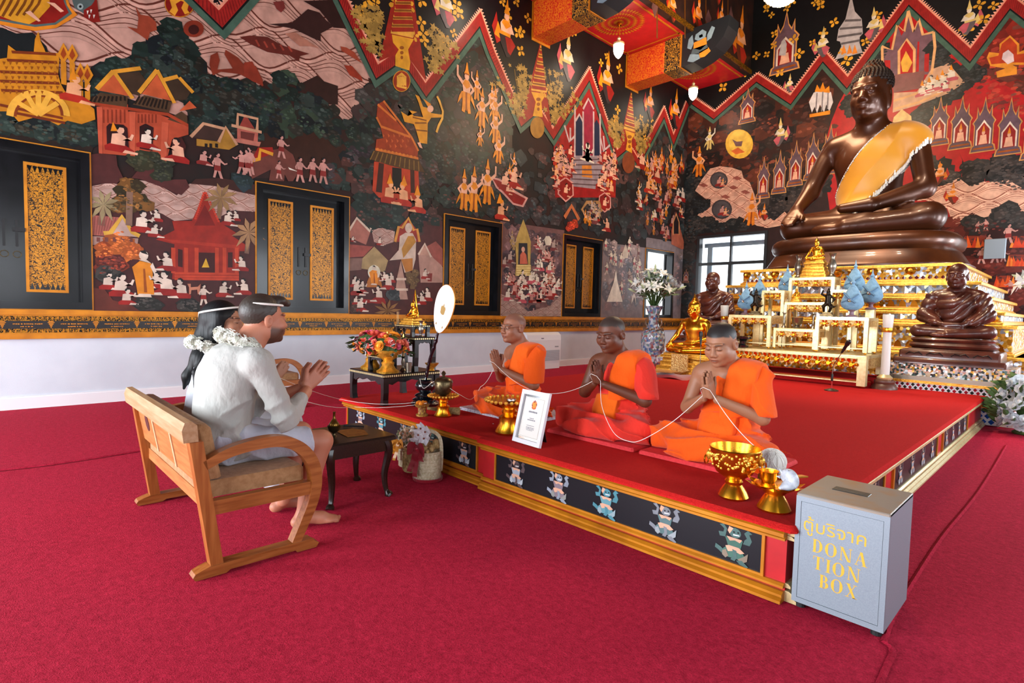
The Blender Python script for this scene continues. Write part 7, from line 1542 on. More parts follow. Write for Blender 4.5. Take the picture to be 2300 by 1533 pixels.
# red folded cloth and book on the platform
tag(obj('folded_cloth',MB().grid(lambda u,v:(-4.55+u*.75,6.95+v*.42,PZ+.01+.045*(sin(pi*min(max(u,0),1))**.4)*(sin(pi*v)**.3)+.012*sin(u*11+v*5)),20,12),'satin_red',None,True),'dark red folded cloth with gold trim on the platform by the golden Buddha','cloth')
tag(obj('palm_leaf_book',MB().bbox(-4.45,-4.05,7.0,7.2,PZ+.075,PZ+.095,.004),mat('book_tan','#b07a3a',rough=.6)),'tan folding book resting on the dark red folded cloth','book')
simple('jewelled_urn',[(.06,0),(.03,.02),(.025,.04),(.11,.08),(.12,.13),(.10,.15),(.05,.18),(.02,.22),(.025,.24),(.006,.27),(0,.34)],(-4.86,8.2,PZ),'mirror_silver','small jewelled lidded urn left of the tiered golden Buddha','urn',s=1.35)
# porcelain vases with lilies
def lily(rn,loc,label,scale=1.,n=62):
 t=thing('lily_bouquet',label,'flowers',loc,0,'white lily bouquets',scale);st,lf,pe=MB(),MB(),MB()
 for i in range(n):
  a,el=rn.uniform(0,6.28),rn.uniform(.25,1.45);r=rn.uniform(.28,.46);d=Vector((cos(a)*cos(el),sin(a)*cos(el),sin(el)*1.05));tip=d*r+Vector((0,0,.05));st.tube([(0,0,-.12),d*r*.45+Vector((0,0,.06)),tip],.006,5)
  u=d.orthogonal().normalized();v=d.cross(u)
  if i%4:
   for k in range(6):
    q=k*pi/3+rn.uniform(0,.3);e=u*cos(q)+v*sin(q);s=.10*rn.uniform(.8,1.2);w_=d.cross(e)*s*.24;cc=jit('#dfe3e0',rn,.06)
    pe.add([tip,tip+e*s*.45+d*s*.55+w_,tip+e*s*1.15+d*s*.55,tip+e*s*.45+d*s*.55-w_],[(0,1,2,3)],cc)
  else:
   pe.tube([tip,tip+d*.05,tip+d*.11,tip+d*.15],[.008,.02,.018,.003],6,col='#b8c49a')
  for k in range(2):
   b=d*r*rn.uniform(.4,.9)+Vector((0,0,.04));e=(d+Vector((rn.gauss(0,.6),rn.gauss(0,.6),rn.gauss(0,.4)))).normalized();s=rn.uniform(.10,.18);w_=e.orthogonal().normalized()*s*.13
   lf.add([b,b+e*s*.5+w_,b+e*s,b+e*s*.5-w_],[(0,1,2,3)])
 obj('stems',st,'leaf',t);obj('lily_petals',pe,MATS['petal_attr'],t)['kind']='stuff';obj('leaves',lf,mat('leaf_grey','#5a6a4c',rough=.5,col2='#7a8868',scale=20),t)['kind']='stuff';return t
mosaic('porcelain',['#c8d0da','#7a90b8','#d8dce2','#9a8a96','#5a78a8','#b8c4c8','#7a9a94','#a86a6a'],22,.15,.0)
VP=[(.13,0),(.14,.03),(.12,.06),(.16,.2),(.235,.5),(.255,.72),(.235,.86),(.16,.95),(.115,1.02),(.10,1.1),(.11,1.22),(.15,1.34),(.19,1.42),(.185,1.43),(.10,1.32)]
def porcelain(loc,label,fl,rn):
 t=thing('porcelain_vase',label,'vase',loc,0,'porcelain floor vases');obj('body',MB().lathe(VP,n=36),'porcelain',t,True)
 for s in(-1,1):obj('dragon_handle',MB().tube([(s*.11,0,1.16),(s*.19,0,1.14),(s*.2,0,1.05),(s*.15,0,.98),(s*.19,0,.93),(s*.15,0,.90)],.016,7),mat('relief','#8a6a52',rough=.3,metal=.3),t,True)
 ch=MB()
 for k in range(26):a=k*.242;ch.sphere((.2*cos(a),.2*sin(a),.93+.02*sin(k*2.1)),.022,7,5)
 obj('relief_collar',ch,'relief',t,True)['kind']='stuff'
 lily(rn,(loc[0],loc[1],loc[2]+1.46),fl,1.3)
porcelain((-6.45,10.35,0),'tall painted porcelain vase of lilies behind the middle monk, near the left wall','white lilies in the porcelain vase near the corner window',random.Random(4))
porcelain((-.05,8.9,0),'tall painted porcelain vase at the right edge of the photo','white lilies at the right edge of the photo',random.Random(5))
# white rose stand at the right edge
t=thing('rose_arrangement','white rose arrangement low at the right edge beside the blue tiles','flowers',(-.47,8.55,0));rn=random.Random(8);ro,lf=MB(),MB()
obj('basket',MB().lathe([(.09,0),(.10,.02),(.06,.05),(.05,.12),(.11,.2),(.12,.22)],n=16),'leaf',t,True)
def rose(m,c,r,col,rn,nrm=None):
 d=nrm or Vector((0,-.4,1)).normalized();u=d.orthogonal().normalized();v=d.cross(u);c=Vector(c)
 for ring,(rr,hh,k)in enumerate(((.25,.35,3),(.55,.3,5),(.85,.12,6),(1.05,-.15,6))):
  for q in range(k):
   a=q*2*pi/k+ring*.7+rn.uniform(0,.3);e=u*cos(a)+v*sin(a);f=d.cross(e);w_=r*(.42+.12*ring);b=c+e*r*rr*.55-d*r*.3;tp=c+e*r*rr+d*r*hh
   m.add([b-f*w_*.5,tp-f*w_,tp+e*r*.14+d*r*.06,tp+f*w_,b+f*w_*.5],[(0,1,2,3,4)],jit(col,rn,.1))
 m.sphere(c,r*.55,7,5,col=jit(col,rn,.05))
for i in range(110):
 a,z=rn.uniform(0,6.28),rn.uniform(.1,.62);r=.15+.11*sin(pi*min(z/.62,1));p=Vector((cos(a)*r,sin(a)*r,z));rose(ro,p,.05,'#dde2e6',rn,Vector((cos(a),sin(a),.4)).normalized())
 e=Vector((cos(a+.3),sin(a+.3),rn.uniform(-.3,.6))).normalized();w_=e.orthogonal().normalized()*.03;lf.add([p*.8,p+e*.07+w_,p+e*.15,p+e*.07-w_],[(0,1,2,3)])
obj('rose_heads',ro,MATS['petal_attr'],t)['kind']='stuff';obj('rose_leaves',lf,'leaf',t)['kind']='stuff';obj('stem_core',MB().lathe([(.05,.2),(.09,.3),(.09,.5),(.03,.58)],n=10),'leaf',t)
# chandelier over the nave (its crystal foot just shows at the top of the photo)
ch=thing('chandelier','crystal chandelier whose round foot dips in at the top of the photo','chandelier',(-4.27,10.74,7.0));m=MB();rn=random.Random(2)
for j in range(9):
 th=pi/2*j/8;n=max(1,int(26*sin(th)))
 for i in range(n):a=2*pi*i/n;m.sphere((.34*sin(th)*cos(a),.34*sin(th)*sin(a),.34-.34*cos(th)),.032,6,4)
obj('crystal_bowl',m,mat('crystal','#e8dcc0',rough=.1,metal=.3,emit='#ffdca0',estr=1.6),ch)['kind']='stuff'
obj('ring',MB().lathe([(.36,.33),(.4,.35),(.4,.4),(.36,.42)],n=28),'gold',ch,True);obj('stem',MB().lathe([(.03,.3),(.05,.7),(.02,.9),(.02,ZC-7.0)],n=10),'gold',ch,True)
def plight(loc,e,col,r=.3):
 l=bpy.data.lights.new('chandelier_light','POINT');l.energy=e;l.color=col;l.shadow_soft_size=r;o=bpy.data.objects.new('chandelier_light',l);COL.objects.link(o);o.parent=ch;o.location=loc;return o
plight((0,0,-.15),CHAND,(1,.74,.45),.8)
ls=mat('added_glow','#ffd890',emit='#ffbf5a',estr=9)  # glowing bars added under the table tops to warm the altar
for o_ in[o for o in bpy.data.objects if o.name.startswith('altar_table')and o.location.z>.7]:
 w0=[c for c in o_.children if c.name.startswith('table_top')][0].dimensions
 zt_=max(v.co.z for v in[c for c in o_.children if c.name.startswith('table_top')][0].data.vertices)
 obj('added_glow_bar',MB().box(-w0[0]*.36,w0[0]*.36,w0[1]*.25,w0[1]*.25+.012,zt_-.055,zt_-.043),ls,o_)

# ---------------------------------------------------------------- black lacquer offering tables at the left end of the platform
def cabriole(m,x,y,h,s,top=.03,out=.02):
 P=[(x,y,h),(x+s[0]*out*.6,y+s[1]*out*.6,h*.8),(x-s[0]*out*.1,y-s[1]*out*.1,h*.4),(x+s[0]*out*.2,y+s[1]*out*.2,h*.12),(x+s[0]*out*.9,y+s[1]*out*.9,0)]
 return m.tube(catmull(P,4),[top*(1.15-.6*min(i/12,1)+(.35 if i>13 else 0))for i in range(17)],8)
def black_table(name,label,x0,x1,y0,y1,z0,z1,th=.035,leg=.05,apron=.07,group='black lacquer tables'):
 t=thing(name,label,'table',((x0+x1)/2,(y0+y1)/2,z0),0,group);w,d,h=(x1-x0)/2,(y1-y0)/2,z1-z0
 obj('table_top',MB().bbox(-w,w,-d,d,h-th,h,.006),'lacquer',t)
 ed=MB()
 n=int(w*2/.022)
 for k in range(n):ed.box(-w+k*2*w/n,-w+(k+.6)*2*w/n,-d-.003,-d,h-th*.75,h-th*.3)
 n=int(d*2/.022)
 for k in range(n):ed.box(w,w+.003,-d+k*2*d/n,-d+(k+.6)*2*d/n,h-th*.75,h-th*.3)
 obj('gilt_edge_pattern',ed,'gold_pale',t)
 for a in(-1,1):
  for b in(-1,1):obj('leg',MB().prism([(0,h-th),(leg,h-th),(leg*.75,h*.45),(leg*.8,.05),(leg*1.1,0),(.0,0),(leg*.1,.05),(.0,h*.4)],lambda u,v:(a*(w-u),b*(d-.005),v),lambda u,v:(a*(w-u),b*(d-leg),v)),'lacquer_soft',t)
 def ap(nm,L,f):obj(nm,MB().prism([(-L,h-th),(L,h-th),(L,h-th-apron)]+[(L*cos(pi*k/10),h-th-apron*(.45+.4*abs(cos(pi*k/10))**2+.12*cos(pi*k)))for k in range(1,10)]+[(-L,h-th-apron)],lambda u,v:f(u,v,0),lambda u,v:f(u,v,.018)),'lacquer_soft',t)
 ap('front_apron',w-leg*.9,lambda u,v,o:(u,-d+.012+o,v));ap('side_apron',d-leg*.9,lambda u,v,o:(w-.012-o,u,v));ap('side_apron',d-leg*.9,lambda u,v,o:(-w+.012+o,u,v));return t
LX0,LX1,LY0,LY1,LZ=-5.08,-4.44,2.64,3.28,.655
black_table('low_table','low black lacquer table with gilt edge on the left end of the platform',LX0,LX1,LY0,LY1,PZ,LZ,.04,.06,.08)
black_table('riser_table','tall black lacquer riser at the back of the low black table',-5.02,-4.48,3.0,3.26,LZ,.985,.03,.05,.05)
black_table('riser_table','small black stand on the riser, carrying the flame arched golden Buddha',-4.86,-4.56,3.02,3.24,.985,1.10,.02,.04,.03)
black_table('riser_table','small black bridge shaped stand between the two rose bowls',-4.87,-4.62,2.72,2.9,LZ,.80,.02,.04,.04)
gold_buddha((-4.71,3.13,1.10),.19,'small golden Buddha under a pointed flame arch on the black stand',[(.24,.17,.02),(.21,.15,.025),(.17,.12,.02)],halo=True)
BOWL=[(.085,0),(.088,.012),(.06,.03),(.045,.055),(.05,.075),(.035,.09),(.05,.105),(.095,.13),(.11,.165),(.112,.175),(.10,.17)]
def rose_bowl(loc,label,seed):
 t=thing('rose_bowl',label,'flowers',loc,0,'golden rose bowls',1.22);rn=random.Random(seed);obj('footed_bowl',MB().lathe(BOWL,n=26),'gold_leaf',t,True)
 g=MB()
 cols=['#e8654a','#e87a5c','#e0557a','#f09a2a','#ea8a70','#e8604c','#f0a030','#d85a80']
 for i in range(34):
  th=radians(rn.uniform(6,98));a=i*2.399;r=.15;p=Vector((r*sin(th)*cos(a),r*sin(th)*sin(a),.19+.115*cos(th)));nv=Vector((sin(th)*cos(a),sin(th)*sin(a),cos(th)+.15)).normalized();m=MB();big=rn.random()<.62
  rose(m,(0,0,0),.034 if big else .022,rn.choice(cols),rn,nv);o=obj('rose' if big else 'rosebud',m,MATS['petal_attr'],t);o.location=p
 for i in range(60):
  a=rn.uniform(0,6.28);th=radians(rn.uniform(55,112));p=Vector((.15*sin(th)*cos(a),.15*sin(th)*sin(a),.185+.11*cos(th)));e=Vector((cos(a),sin(a),rn.uniform(-.6,.5))).normalized();s=rn.uniform(.04,.08);w_=e.orthogonal().normalized()*s*.25;g.add([p,p+e*s*.5+w_,p+e*s,p+e*s*.5-w_],[(0,1,2,3)],jit('#2c4a28',rn,.3))
  if i%2:
   for k in range(5):q=k*1.256;u=e.orthogonal().normalized();v=e.cross(u);f_=u*cos(q)+v*sin(q);g.add([p+e*.02,p+e*.03+f_*.012,p+e*.035+f_*.02,p+e*.03+f_*.012+v*.006],[(0,1,2,3)],'#dfe3ea')
 obj('greenery',g,MATS['petal_attr'],t)['kind']='stuff';obj('moss',MB().sphere((0,0,.2),(.12,.12,.09),12,7),'leaf',t);return t
rose_bowl((-4.97,2.82,LZ),'golden bowl of coral and orange roses at the far left corner of the black table',3);rose_bowl((-4.56,2.76,LZ),'golden bowl of coral and orange roses at the near right corner of the black table',6)
def candle(loc,label,h=.14):
 t=thing('candle',label,'candle',loc,0,'yellow candles');obj('holder',MB().lathe([(.035,0),(.02,.015),(.012,.04),(.02,.08),(.012,.12),(.025,.14)],n=12),'pewter',t,True);obj('wax',MB().lathe([(.013,.14),(.0125,.14+h),(.006,.147+h)],n=10),'wax',t,True);obj('wick',MB().lathe([(.0015,.14+h),(.0015,.16+h)],n=5),'black',t);obj('flame',MB().lathe([(0,.152+h),(.006,.162+h),(.004,.175+h),(0,.19+h)],n=8),mat('flame','#ffd080',emit='#ffb040',estr=6),t,True)
candle((-4.92,2.965,.985-.33),'lit yellow candle behind the left rose bowl',.18);candle((-4.62,2.965,.985-.33),'lit yellow candle behind the right rose bowl',.17)
t=thing('incense_pot','round bronze incense pot with tall incense sticks on the black riser','incense pot',(-4.94,3.1,.985));obj('pot',MB().lathe([(.03,0),(.02,.01),(.045,.03),(.05,.055),(.035,.075),(.045,.085),(.03,.08)],n=16),'bronze',t,True)
for k,(a,b)in enumerate(((-.008,0),(.006,.004),(.0,-.006))):obj('incense_stick',MB().tube([(a,b,.06),(a*1.6,b,.24)],.0024,5),mat('stick','#caa06a',rough=.7),t)
simple('vase',VASE,(-4.52,3.1,.985),'pewter','bronze vase on the right of the black riser beside the ceremonial fan','vase',n=18,s=.46)
simple('vase',VASE,(-4.97,3.2,.985),'pewter','bronze vase on the left of the black riser behind the incense pot','vase',n=18,s=.42)
simple('metal_cup',[(.03,0),(.032,.09),(.028,.088)],(-4.5,2.95,LZ),'pewter','plain metal cup on the low black table under the riser','cup')
simple('gold_dish',[(.03,0),(.02,.02),(.05,.05),(.07,.075),(.066,.075)],(-4.47,3.2,LZ),'gold_leaf','small golden dish at the right rear edge of the low black table','dish')
# ceremonial fan
t=thing('ceremonial_fan','white oval ceremonial fan with gold emblem on a black turned stand','fan',(-4.29,3.0,PZ));tagv=None
obj('stand',MB().lathe([(.13,0),(.135,.02),(.11,.04),(.12,.055),(.08,.075),(.10,.09),(.085,.105),(.05,.12),(.085,.15),(.095,.185),(.08,.22),(.05,.235),(.06,.245)],n=24),'black_glaze',t,True)
top=Vector((.19,0,.70));obj('handle',MB().tube(catmull([(.0,0,.22),(.06,0,.42),(.14,0,.58),top],5),[.014]*8+[.016,.02,.014,.02,.014,.012,.012,.01],8),'black_glaze',t,True)
ax_=Vector((.155,0,.41)).normalized();sd=Vector((ax_.z,0,-ax_.x));cf=top+ax_*.215
tiltf=lambda u,v,o:cf+(sd*u+ax_*v)+Vector((0,-1,0))*o+Vector((0,.35,0))*0
egg=[(.135*sin(a)*(1+.18*cos(a)),-.225*-cos(a)if 0 else .225*cos(a))for a in[2*pi*k/40 for k in range(40)]]
rimP=MB().prism(egg,lambda u,v:tiltf(u,v,.006),lambda u,v:tiltf(u,v,-.006));fp=obj('fan_blade',rimP,'white_paint',t);obj('gold_rim',MB().tube([tiltf(u,v,0)for u,v in egg],.006,6,closed=True),'gold_paint',t,True)
em=MB()
for sc_,n,rr in((.86,44,.0035),(.55,30,.003),(.45,26,.0025)):
 for k in range(n):a=2*pi*k/n;u,v=.135*sin(a)*sc_,.225*cos(a)*sc_;em.flat([(u-rr,v),(u,v-rr),(u+rr,v),(u,v+rr)],lambda p,q:tiltf(p,q,.0068))
em.flat([(-.03,-.04),(-.035,.01),(-.025,.03),(-.012,.025),(0,.06),(.012,.025),(.025,.03),(.035,.01),(.03,-.04),(.012,-.05),(-.012,-.05)],lambda p,q:tiltf(p,q,.0068))
for s in(-1,1):em.flat([(s*.05,-.17),(s*.06,-.155),(s*.045,-.14),(s*.04,-.16)],lambda p,q:tiltf(p,q,.0068))
obj('gold_emblem_print',em,mat('gold_print','#a8854a',rough=.5,metal=.3),t)
# pedestal trays and vessels along the platform front
TRAY=[(.075,0),(.08,.012),(.055,.06),(.06,.095),(.035,.11),(.045,.125),(.035,.14),(.06,.15),(.10,.165),(.135,.19),(.128,.19),(.05,.168)]
def tray(loc,label,s=1.,group='golden pedestal trays',m_='gold'):
 t=thing('pedestal_tray',label,'tray',loc,0,group);obj('pedestal',MB().lathe([(r*s,z*s)for r,z in TRAY],n=30),m_,t,True)
 rim=MB()
 for k in range(28):a=2*pi*k/28;rim.sphere((.135*s*cos(a),.135*s*sin(a),.192*s),.011*s,6,4)
 obj('beaded_rim',rim,'gold_leaf',t,True);return t
PT=PZ+.001
tray((-2.93,2.80,PT),'golden pedestal tray with beaded rim holding a silver bowl, beside the white framed card',1.3)
simple('silver_bowl',[(.02,0),(.034,.012),(.038,.03),(.034,.04),(.03,.038)],(-2.90,2.79,PT+.222),'silver','small crystal silver bowl on the golden pedestal tray','bowl')
tray((-3.74,2.80,PT),'golden pedestal tray carrying the lidded bronze bowl',.92)
t=thing('lidded_bowl','lidded bronze holy water bowl on a golden pedestal tray','bowl',(-3.74,2.80,PT+.173));obj('bowl',MB().lathe([(.03,0),(.035,.01),(.06,.02),(.072,.05),(.076,.10),(.072,.112)],n=24),'bronze',t,True);obj('lid',MB().lathe([(.08,.112),(.078,.125),(.06,.15),(.03,.16),(.012,.165),(.012,.175),(.02,.19),(.012,.205),(0,.215)],n=24),'bronze',t,True)
t=thing('flower_tray','small red and gold tray of marigolds at the platform edge','tray',(-3.86,2.67,PT));obj('pedestal',MB().lathe([(.05,0),(.052,.015),(.035,.02),(.035,.07),(.055,.08),(.065,.10),(.06,.10)],n=16),mat('red_gold','#6a1a18',rough=.4,col2='#c9a04a',scale=60),t,True);m=MB();rn=random.Random(9)
for k in range(12):m.sphere((rn.uniform(-.04,.04),rn.uniform(-.04,.04),.11),.016,6,4)
obj('marigolds',m,mat('marigold','#f08a10',rough=.7),t)
tag(obj('broom_sticks',MB().tube([(-3.70,2.95,PT+.03),(-3.9,2.75,PT+.05)],[.035,.012],8),'straw'),'bundle of straw sprinkling sticks beside the marigold tray','bundle')
# framed card
t=thing('picture_frame','white picture frame with a printed card leaning on the platform edge','frame',(-2.60,2.66,PT),radians(-3));W_,H_=.135,.365;th=radians(14)
fr=lambda u,v,o:(u+v*.0,v*sin(th)-o*cos(th),v*cos(th)+o*sin(th))
for a,b,c,d in((-W_,W_,0,.03),(-W_,W_,H_-.03,H_),(-W_,-W_+.026,.03,H_-.03),(W_-.026,W_,.03,H_-.03)):obj('frame_side',MB().prism([(a,c),(b,c),(b,d),(a,d)],lambda u,v:fr(u,v,0),lambda u,v:fr(u,v,.022)),'white_paint',t)
obj('inner_fillet',MB().prism([(-W_+.026,.03),(W_-.026,.03),(W_-.026,H_-.03),(-W_+.026,H_-.03)],lambda u,v:fr(u,v,0),lambda u,v:fr(u,v,.006)),'chrome',t)
cd=obj('card',MB().prism([(-W_+.038,.045),(W_-.038,.045),(W_-.038,H_-.045),(-W_+.038,H_-.045)],lambda u,v:fr(u,v,.004),lambda u,v:fr(u,v,.009)),'paper',t)
pr=MB()
for k in range(9):
 a=pi*(k-4)/9;L_=.045*(1-.1*abs(k-4));c=(.001,.262);q=lambda r,s:(c[0]+r*sin(a)+s*cos(a),c[1]+r*cos(a)-s*sin(a));pr.flat([q(0,-.006),q(L_*.6,-.010),q(L_,0),q(L_*.6,.010),q(0,.006)],lambda u,v:fr(u,v,.0098+.0001*(k%3)),['#e8703a','#8a2a2a','#e88a4a'][k%3])
pr.flat(oval(.001,.268,.014,.02,12),lambda u,v:fr(u,v,.0103),'#e89a3a');pr.flat(oval(.001,.252,.022,.012,12),lambda u,v:fr(u,v,.0102),'#d8683a')
for v,hw,hh in((.222,.04,.006),(.178,.018,.003),(.166,.036,.004),(.128,.034,.002),(.115,.036,.0025),(.106,.034,.0025),(.097,.03,.002)):
 x=-hw
 while x<hw:l=RN.uniform(.004,.01);pr.flat([(x,v-hh),(x+l,v-hh),(x+l,v+hh*RN.uniform(.3,1)),(x,v+hh)],lambda u,w_:fr(u,w_,.0098),'#6a6a78');x+=l+.003
for a,b,c,d in((-W_+.044,W_-.044,.05,.0512),(-W_+.044,W_-.044,H_-.0512,H_-.05),(-W_+.044,-W_+.0452,.05,H_-.05),(W_-.0452,W_-.044,.05,H_-.05)):pr.flat([(a,c),(b,c),(b,d),(a,d)],lambda u,v:fr(u,v,.0098),'#8a7a60')
obj('printed_card_print',pr,'col',cd);obj('easel_back',MB().prism([(-.03,.0),(.03,0),(.02,.28),(-.02,.28)],lambda u,v:(u,.02+.13*(1-v/.28)+v*sin(th),v),lambda u,v:(u,.026+.13*(1-v/.28)+v*sin(th),v)),'black',t)
# large gold bowl, string ball tray, conch stand
GB=[(r*.86,z)for r,z in[(.075,0),(.085,.012),(.07,.04),(.045,.07),(.05,.085),(.04,.095),(.06,.105),(.10,.13),(.125,.17),(.135,.225),(.142,.25),(.138,.255),(.128,.22),(.11,.16),(.04,.12)]]
t=thing('gold_bowl','large golden footed bowl with lion ring handles at the platform corner','bowl',(-1.19,2.70,PT));obj('bowl',MB().lathe(GB,n=40),'gold',t,True);rl=MB();rn=random.Random(4)
for k in range(190):a=rn.uniform(0,6.28);z=rn.uniform(.16,.235);r=.101+.017*((z-.16)/.075)**.6;rl.sphere((r*cos(a),r*sin(a),z),rn.uniform(.004,.008),6,4)
obj('relief_scroll',rl,'gold_leaf',t,True)['kind']='stuff'
for s in(0,pi):
 h=obj('lion_mask',MB().sphere((.122*cos(s+.25),.122*sin(s+.25),.2),(.018,.018,.026),8,6),'gold_leaf',t,True);obj('ring_handle',MB().tube([(.135*cos(s+.25)+.0,.135*sin(s+.25)+.024*cos(a),.175+.024*sin(a))for a in[2*pi*k/14 for k in range(14)]],.004,6,closed=True),'gold',h,True)
t=thing('string_tray','golden dish holding the ball of white sacred string','tray',(-1.13,3.02,PT));obj('dish',MB().lathe([(.05,0),(.055,.01),(.03,.03),(.03,.05),(.07,.06),(.11,.085),(.105,.086),(.05,.068)],n=24),'gold',t,True)
for k in range(2):obj('leaf_handle',MB().prism([(0,-.02),(.05,-.03),(.09,0),(.05,.03),(0,.02)],lambda u,v:((.09+u)*(1-2*k),v,.078+u*.2),lambda u,v:((.09+u)*(1-2*k),v,.085+u*.2)),'gold_leaf',t)
bl=MB();bl.sphere((0,0,.072),.07,22,14)
for k in range(26):
 A=rotm(RN.uniform(0,3),RN.uniform(0,3),RN.uniform(0,3));bl.tube([tuple(np.array((0,0,.072))+A@np.array((.0705*cos(a),.0705*sin(a),0)))for a in[2*pi*q/24 for q in range(24)]],.0022,4,closed=True)
o=obj('string_ball',bl,'string',None,True);o.location=(-1.13,3.02,PT+.066);tag(o,'ball of white sacred string resting in a golden dish','ball')
t=thing('conch_stand','golden leaf-rimmed pedestal holding a conch shell and a cup by the donation box','stand',(-.985,2.68,PT));obj('pedestal',MB().lathe([(.07,0),(.075,.01),(.055,.05),(.04,.075),(.05,.085),(.06,.10),(.085,.12),(.08,.122)],n=26),'gold',t,True)
for k in range(10):a=k*pi/5;c,s=cos(a),sin(a);q=lambda u,v,z:(u*c-v*s,u*s+v*c,z);obj('gold_leaf',MB().add([q(.06,-.02,.115),q(.10,-.028,.12),q(.135,0,.135),q(.10,.028,.12),q(.06,.02,.115),q(.10,0,.112)],[(0,1,5),(1,2,5),(2,3,5),(3,4,5),(4,0,5)]),'gold',t)
o=obj('gold_cup',MB().lathe([(.03,0),(.038,.02),(.042,.05),(.046,.055),(.04,.054),(.034,.02)],n=20),'gold',None,True);o.location=(-1.02,2.69,PT+.1225);tag(o,'little golden cup beside the conch shell on the leaf-rimmed pedestal','cup')
cs=MB();n=60;P,Rr=[],[]
for k in range(n):tt=k/(n-1);a=tt*5.2*pi;r=.03*tt**1.2;P.append((.055-.10*tt+.05*tt,r*cos(a)*.8,r*sin(a)*.8));Rr.append(.004+.026*tt)
cs.tube(P,Rr,10);cs.tube([P[-1],(P[-1][0]-.03,P[-1][1],P[-1][2]-.005),(P[-1][0]-.075,P[-1][1],P[-1][2])],[.032,.024,.006],10)
for k in range(7):a=k*.9;cs.tube([(.0,.035*cos(a),.035*sin(a)),(-.004,.055*cos(a),.055*sin(a))],[.008,.001],5)
o=obj('conch_shell',cs,mat('shell','#c8ccd4',rough=.35,col2='#a8acb8',scale=40),None,True);o.location=(-.925,2.655,PT+.165);o.rotation_euler=(0,radians(-12),radians(70));tag(o,'spiky white conch shell on the leaf-rimmed golden pedestal','shell')
# petals dropped on the carpets
for k,(x,y)in enumerate(((-3.02,2.93),(-3.12,2.90),(-3.25,2.92))):tag(obj('fallen_petal',MB().add([(x,y,PZ+.004),(x+.012,y+.004,PZ+.007),(x+.02,y,PZ+.004),(x+.01,y-.005,PZ+.005)],[(0,1,2,3)]),'white_petal'),['white fallen petal nearest the golden pedestal tray','white fallen petal between two others on the platform','white fallen petal nearest the bald monk\'s robe'][k],'petal','fallen petals')
# ---------------------------------------------------------------- gift baskets
def basket(loc,r,h,m_,label,handle=True):
 t=thing('gift_basket',label,'basket',loc,0,'gift baskets');obj('woven_body',MB().lathe([(r*.93,0),(r,.01),(r*1.03,h*.5),(r,h-.012),(r*1.05,h),(r*.98,h+.004),(r*.9,h-.03)],n=28),m_,t,True);wv=MB()
 for j in range(int(h/.022)):
  z=.014+j*.022;nn=26
  for k in range(nn):
   a=2*pi*(k+.5*(j%2))/nn;c,s=cos(a),sin(a);wv.add([(r*1.035*cos(a-.09),r*1.035*sin(a-.09),z),(r*1.07*c,r*1.07*s,z-.009),(r*1.035*cos(a+.09),r*1.035*sin(a+.09),z),(r*1.07*c,r*1.07*s,z+.009)],[(0,1,2,3)])
 obj('weave',wv,m_,t)['kind']='stuff'
 if handle:obj('handle',MB().tube(catmull([(r*.98,0,h*.25),(r*1.02,0,h),(r*.8,0,h*1.55),(0,0,h*1.75),(-r*.8,0,h*1.55),(-r*1.02,0,h),(-r*.98,0,h*.25)],5),.008,6,flat=1.8),m_,t,True)
 return t
def bow_knot(t,c,s,m_,tails):
 c=Vector(c)
 for sg in(-1,1):obj('ribbon_loop',MB().grid(lambda u,v:c+Vector((sg*s*sin(pi*u)**.8*(.4+.9*u)*1.0,-.02-.02*sin(pi*u),s*.55*sin(2*pi*u)*.6+(v-.5)*s*.55)),12,2),m_,t,True)
 for k,(dx,L_)in enumerate(tails):obj('ribbon_tail',MB().grid(lambda u,v:c+Vector((dx*u+(v-.5)*s*.5,-.028-.015*u-.006*sin(u*9),-L_*u)),10,2),m_,t,True)
 obj('ribbon_knot',MB().sphere(c+Vector((0,-.03,0)),(s*.2,s*.18,s*.22),10,7),m_,t,True)
b3=basket((-3.355,2.38,0.012),.098,.20,'wicker','cream woven gift basket with white orchid and dark red ribbon',True);b3.rotation_euler=(0,0,radians(50))
obj('red_foot',MB().lathe([(.11,0),(.112,.02),(.10,.022)],(0,0,-.012),28),'satin_red',b3);kt=thing('x','x','x');bpy.data.objects.remove(kt)
rot50=Matrix.Rotation(-radians(50),4,'Z')
def front(t,fn):
 n0=set(t.children);fn();
 for c in t.children:
  if c not in n0:c.matrix_local=Matrix.Rotation(radians(-50)+radians(20),4,'Z')@c.matrix_local
front(b3,lambda:bow_knot(b3,(-.02,-.09,.235),.085,'satin_red',((-.05,.17),(.0,.20),(.06,.08))))
orc=MB();rn=random.Random(12)
for fx,fz,s in((-.03,.33,.06),(.02,.31,.058),(-.01,.38,.05),(.03,.36,.05),(-.06,.27,.055),(-.07,.22,.05)):
 for k in range(5):a=k*1.2566+rn.uniform(0,.4);e=Vector((cos(a),-.15,sin(a)));f_=Vector((-sin(a),0,cos(a)))*s*.45;c=Vector((fx,-.07,fz));orc.add([c,c+e*s*.5+f_,c+e*s+Vector((0,-.008,0)),c+e*s*.5-f_],[(0,1,2,3)],jit('#e8eaee',rn,.05))
 orc.sphere((fx,-.085,fz),.008,6,4,col='#7a3a2a')
front(b3,lambda:obj('orchid_spray',orc,MATS['petal_attr'],b3))
dr=MB()
for k in range(18):a=rn.uniform(0,6.28);r=rn.uniform(.02,.08);dr.sphere((r*cos(a),r*sin(a),.21+rn.uniform(0,.05)),rn.uniform(.015,.028),7,5)
obj('dried_flowers',dr,'straw',b3,True)
b2=basket((-3.60,2.41,0),.072,.19,'straw','brown raffia gift basket in the middle of the three baskets',False);fr_=MB()
for k in range(70):a=rn.uniform(-3.0,.2);fr_.tube([(.03*cos(a),.03*sin(a),.215),(.07*cos(a),.07*sin(a),.18),(.078*cos(a),.078*sin(a),rn.uniform(.01,.09))],.0022,3)
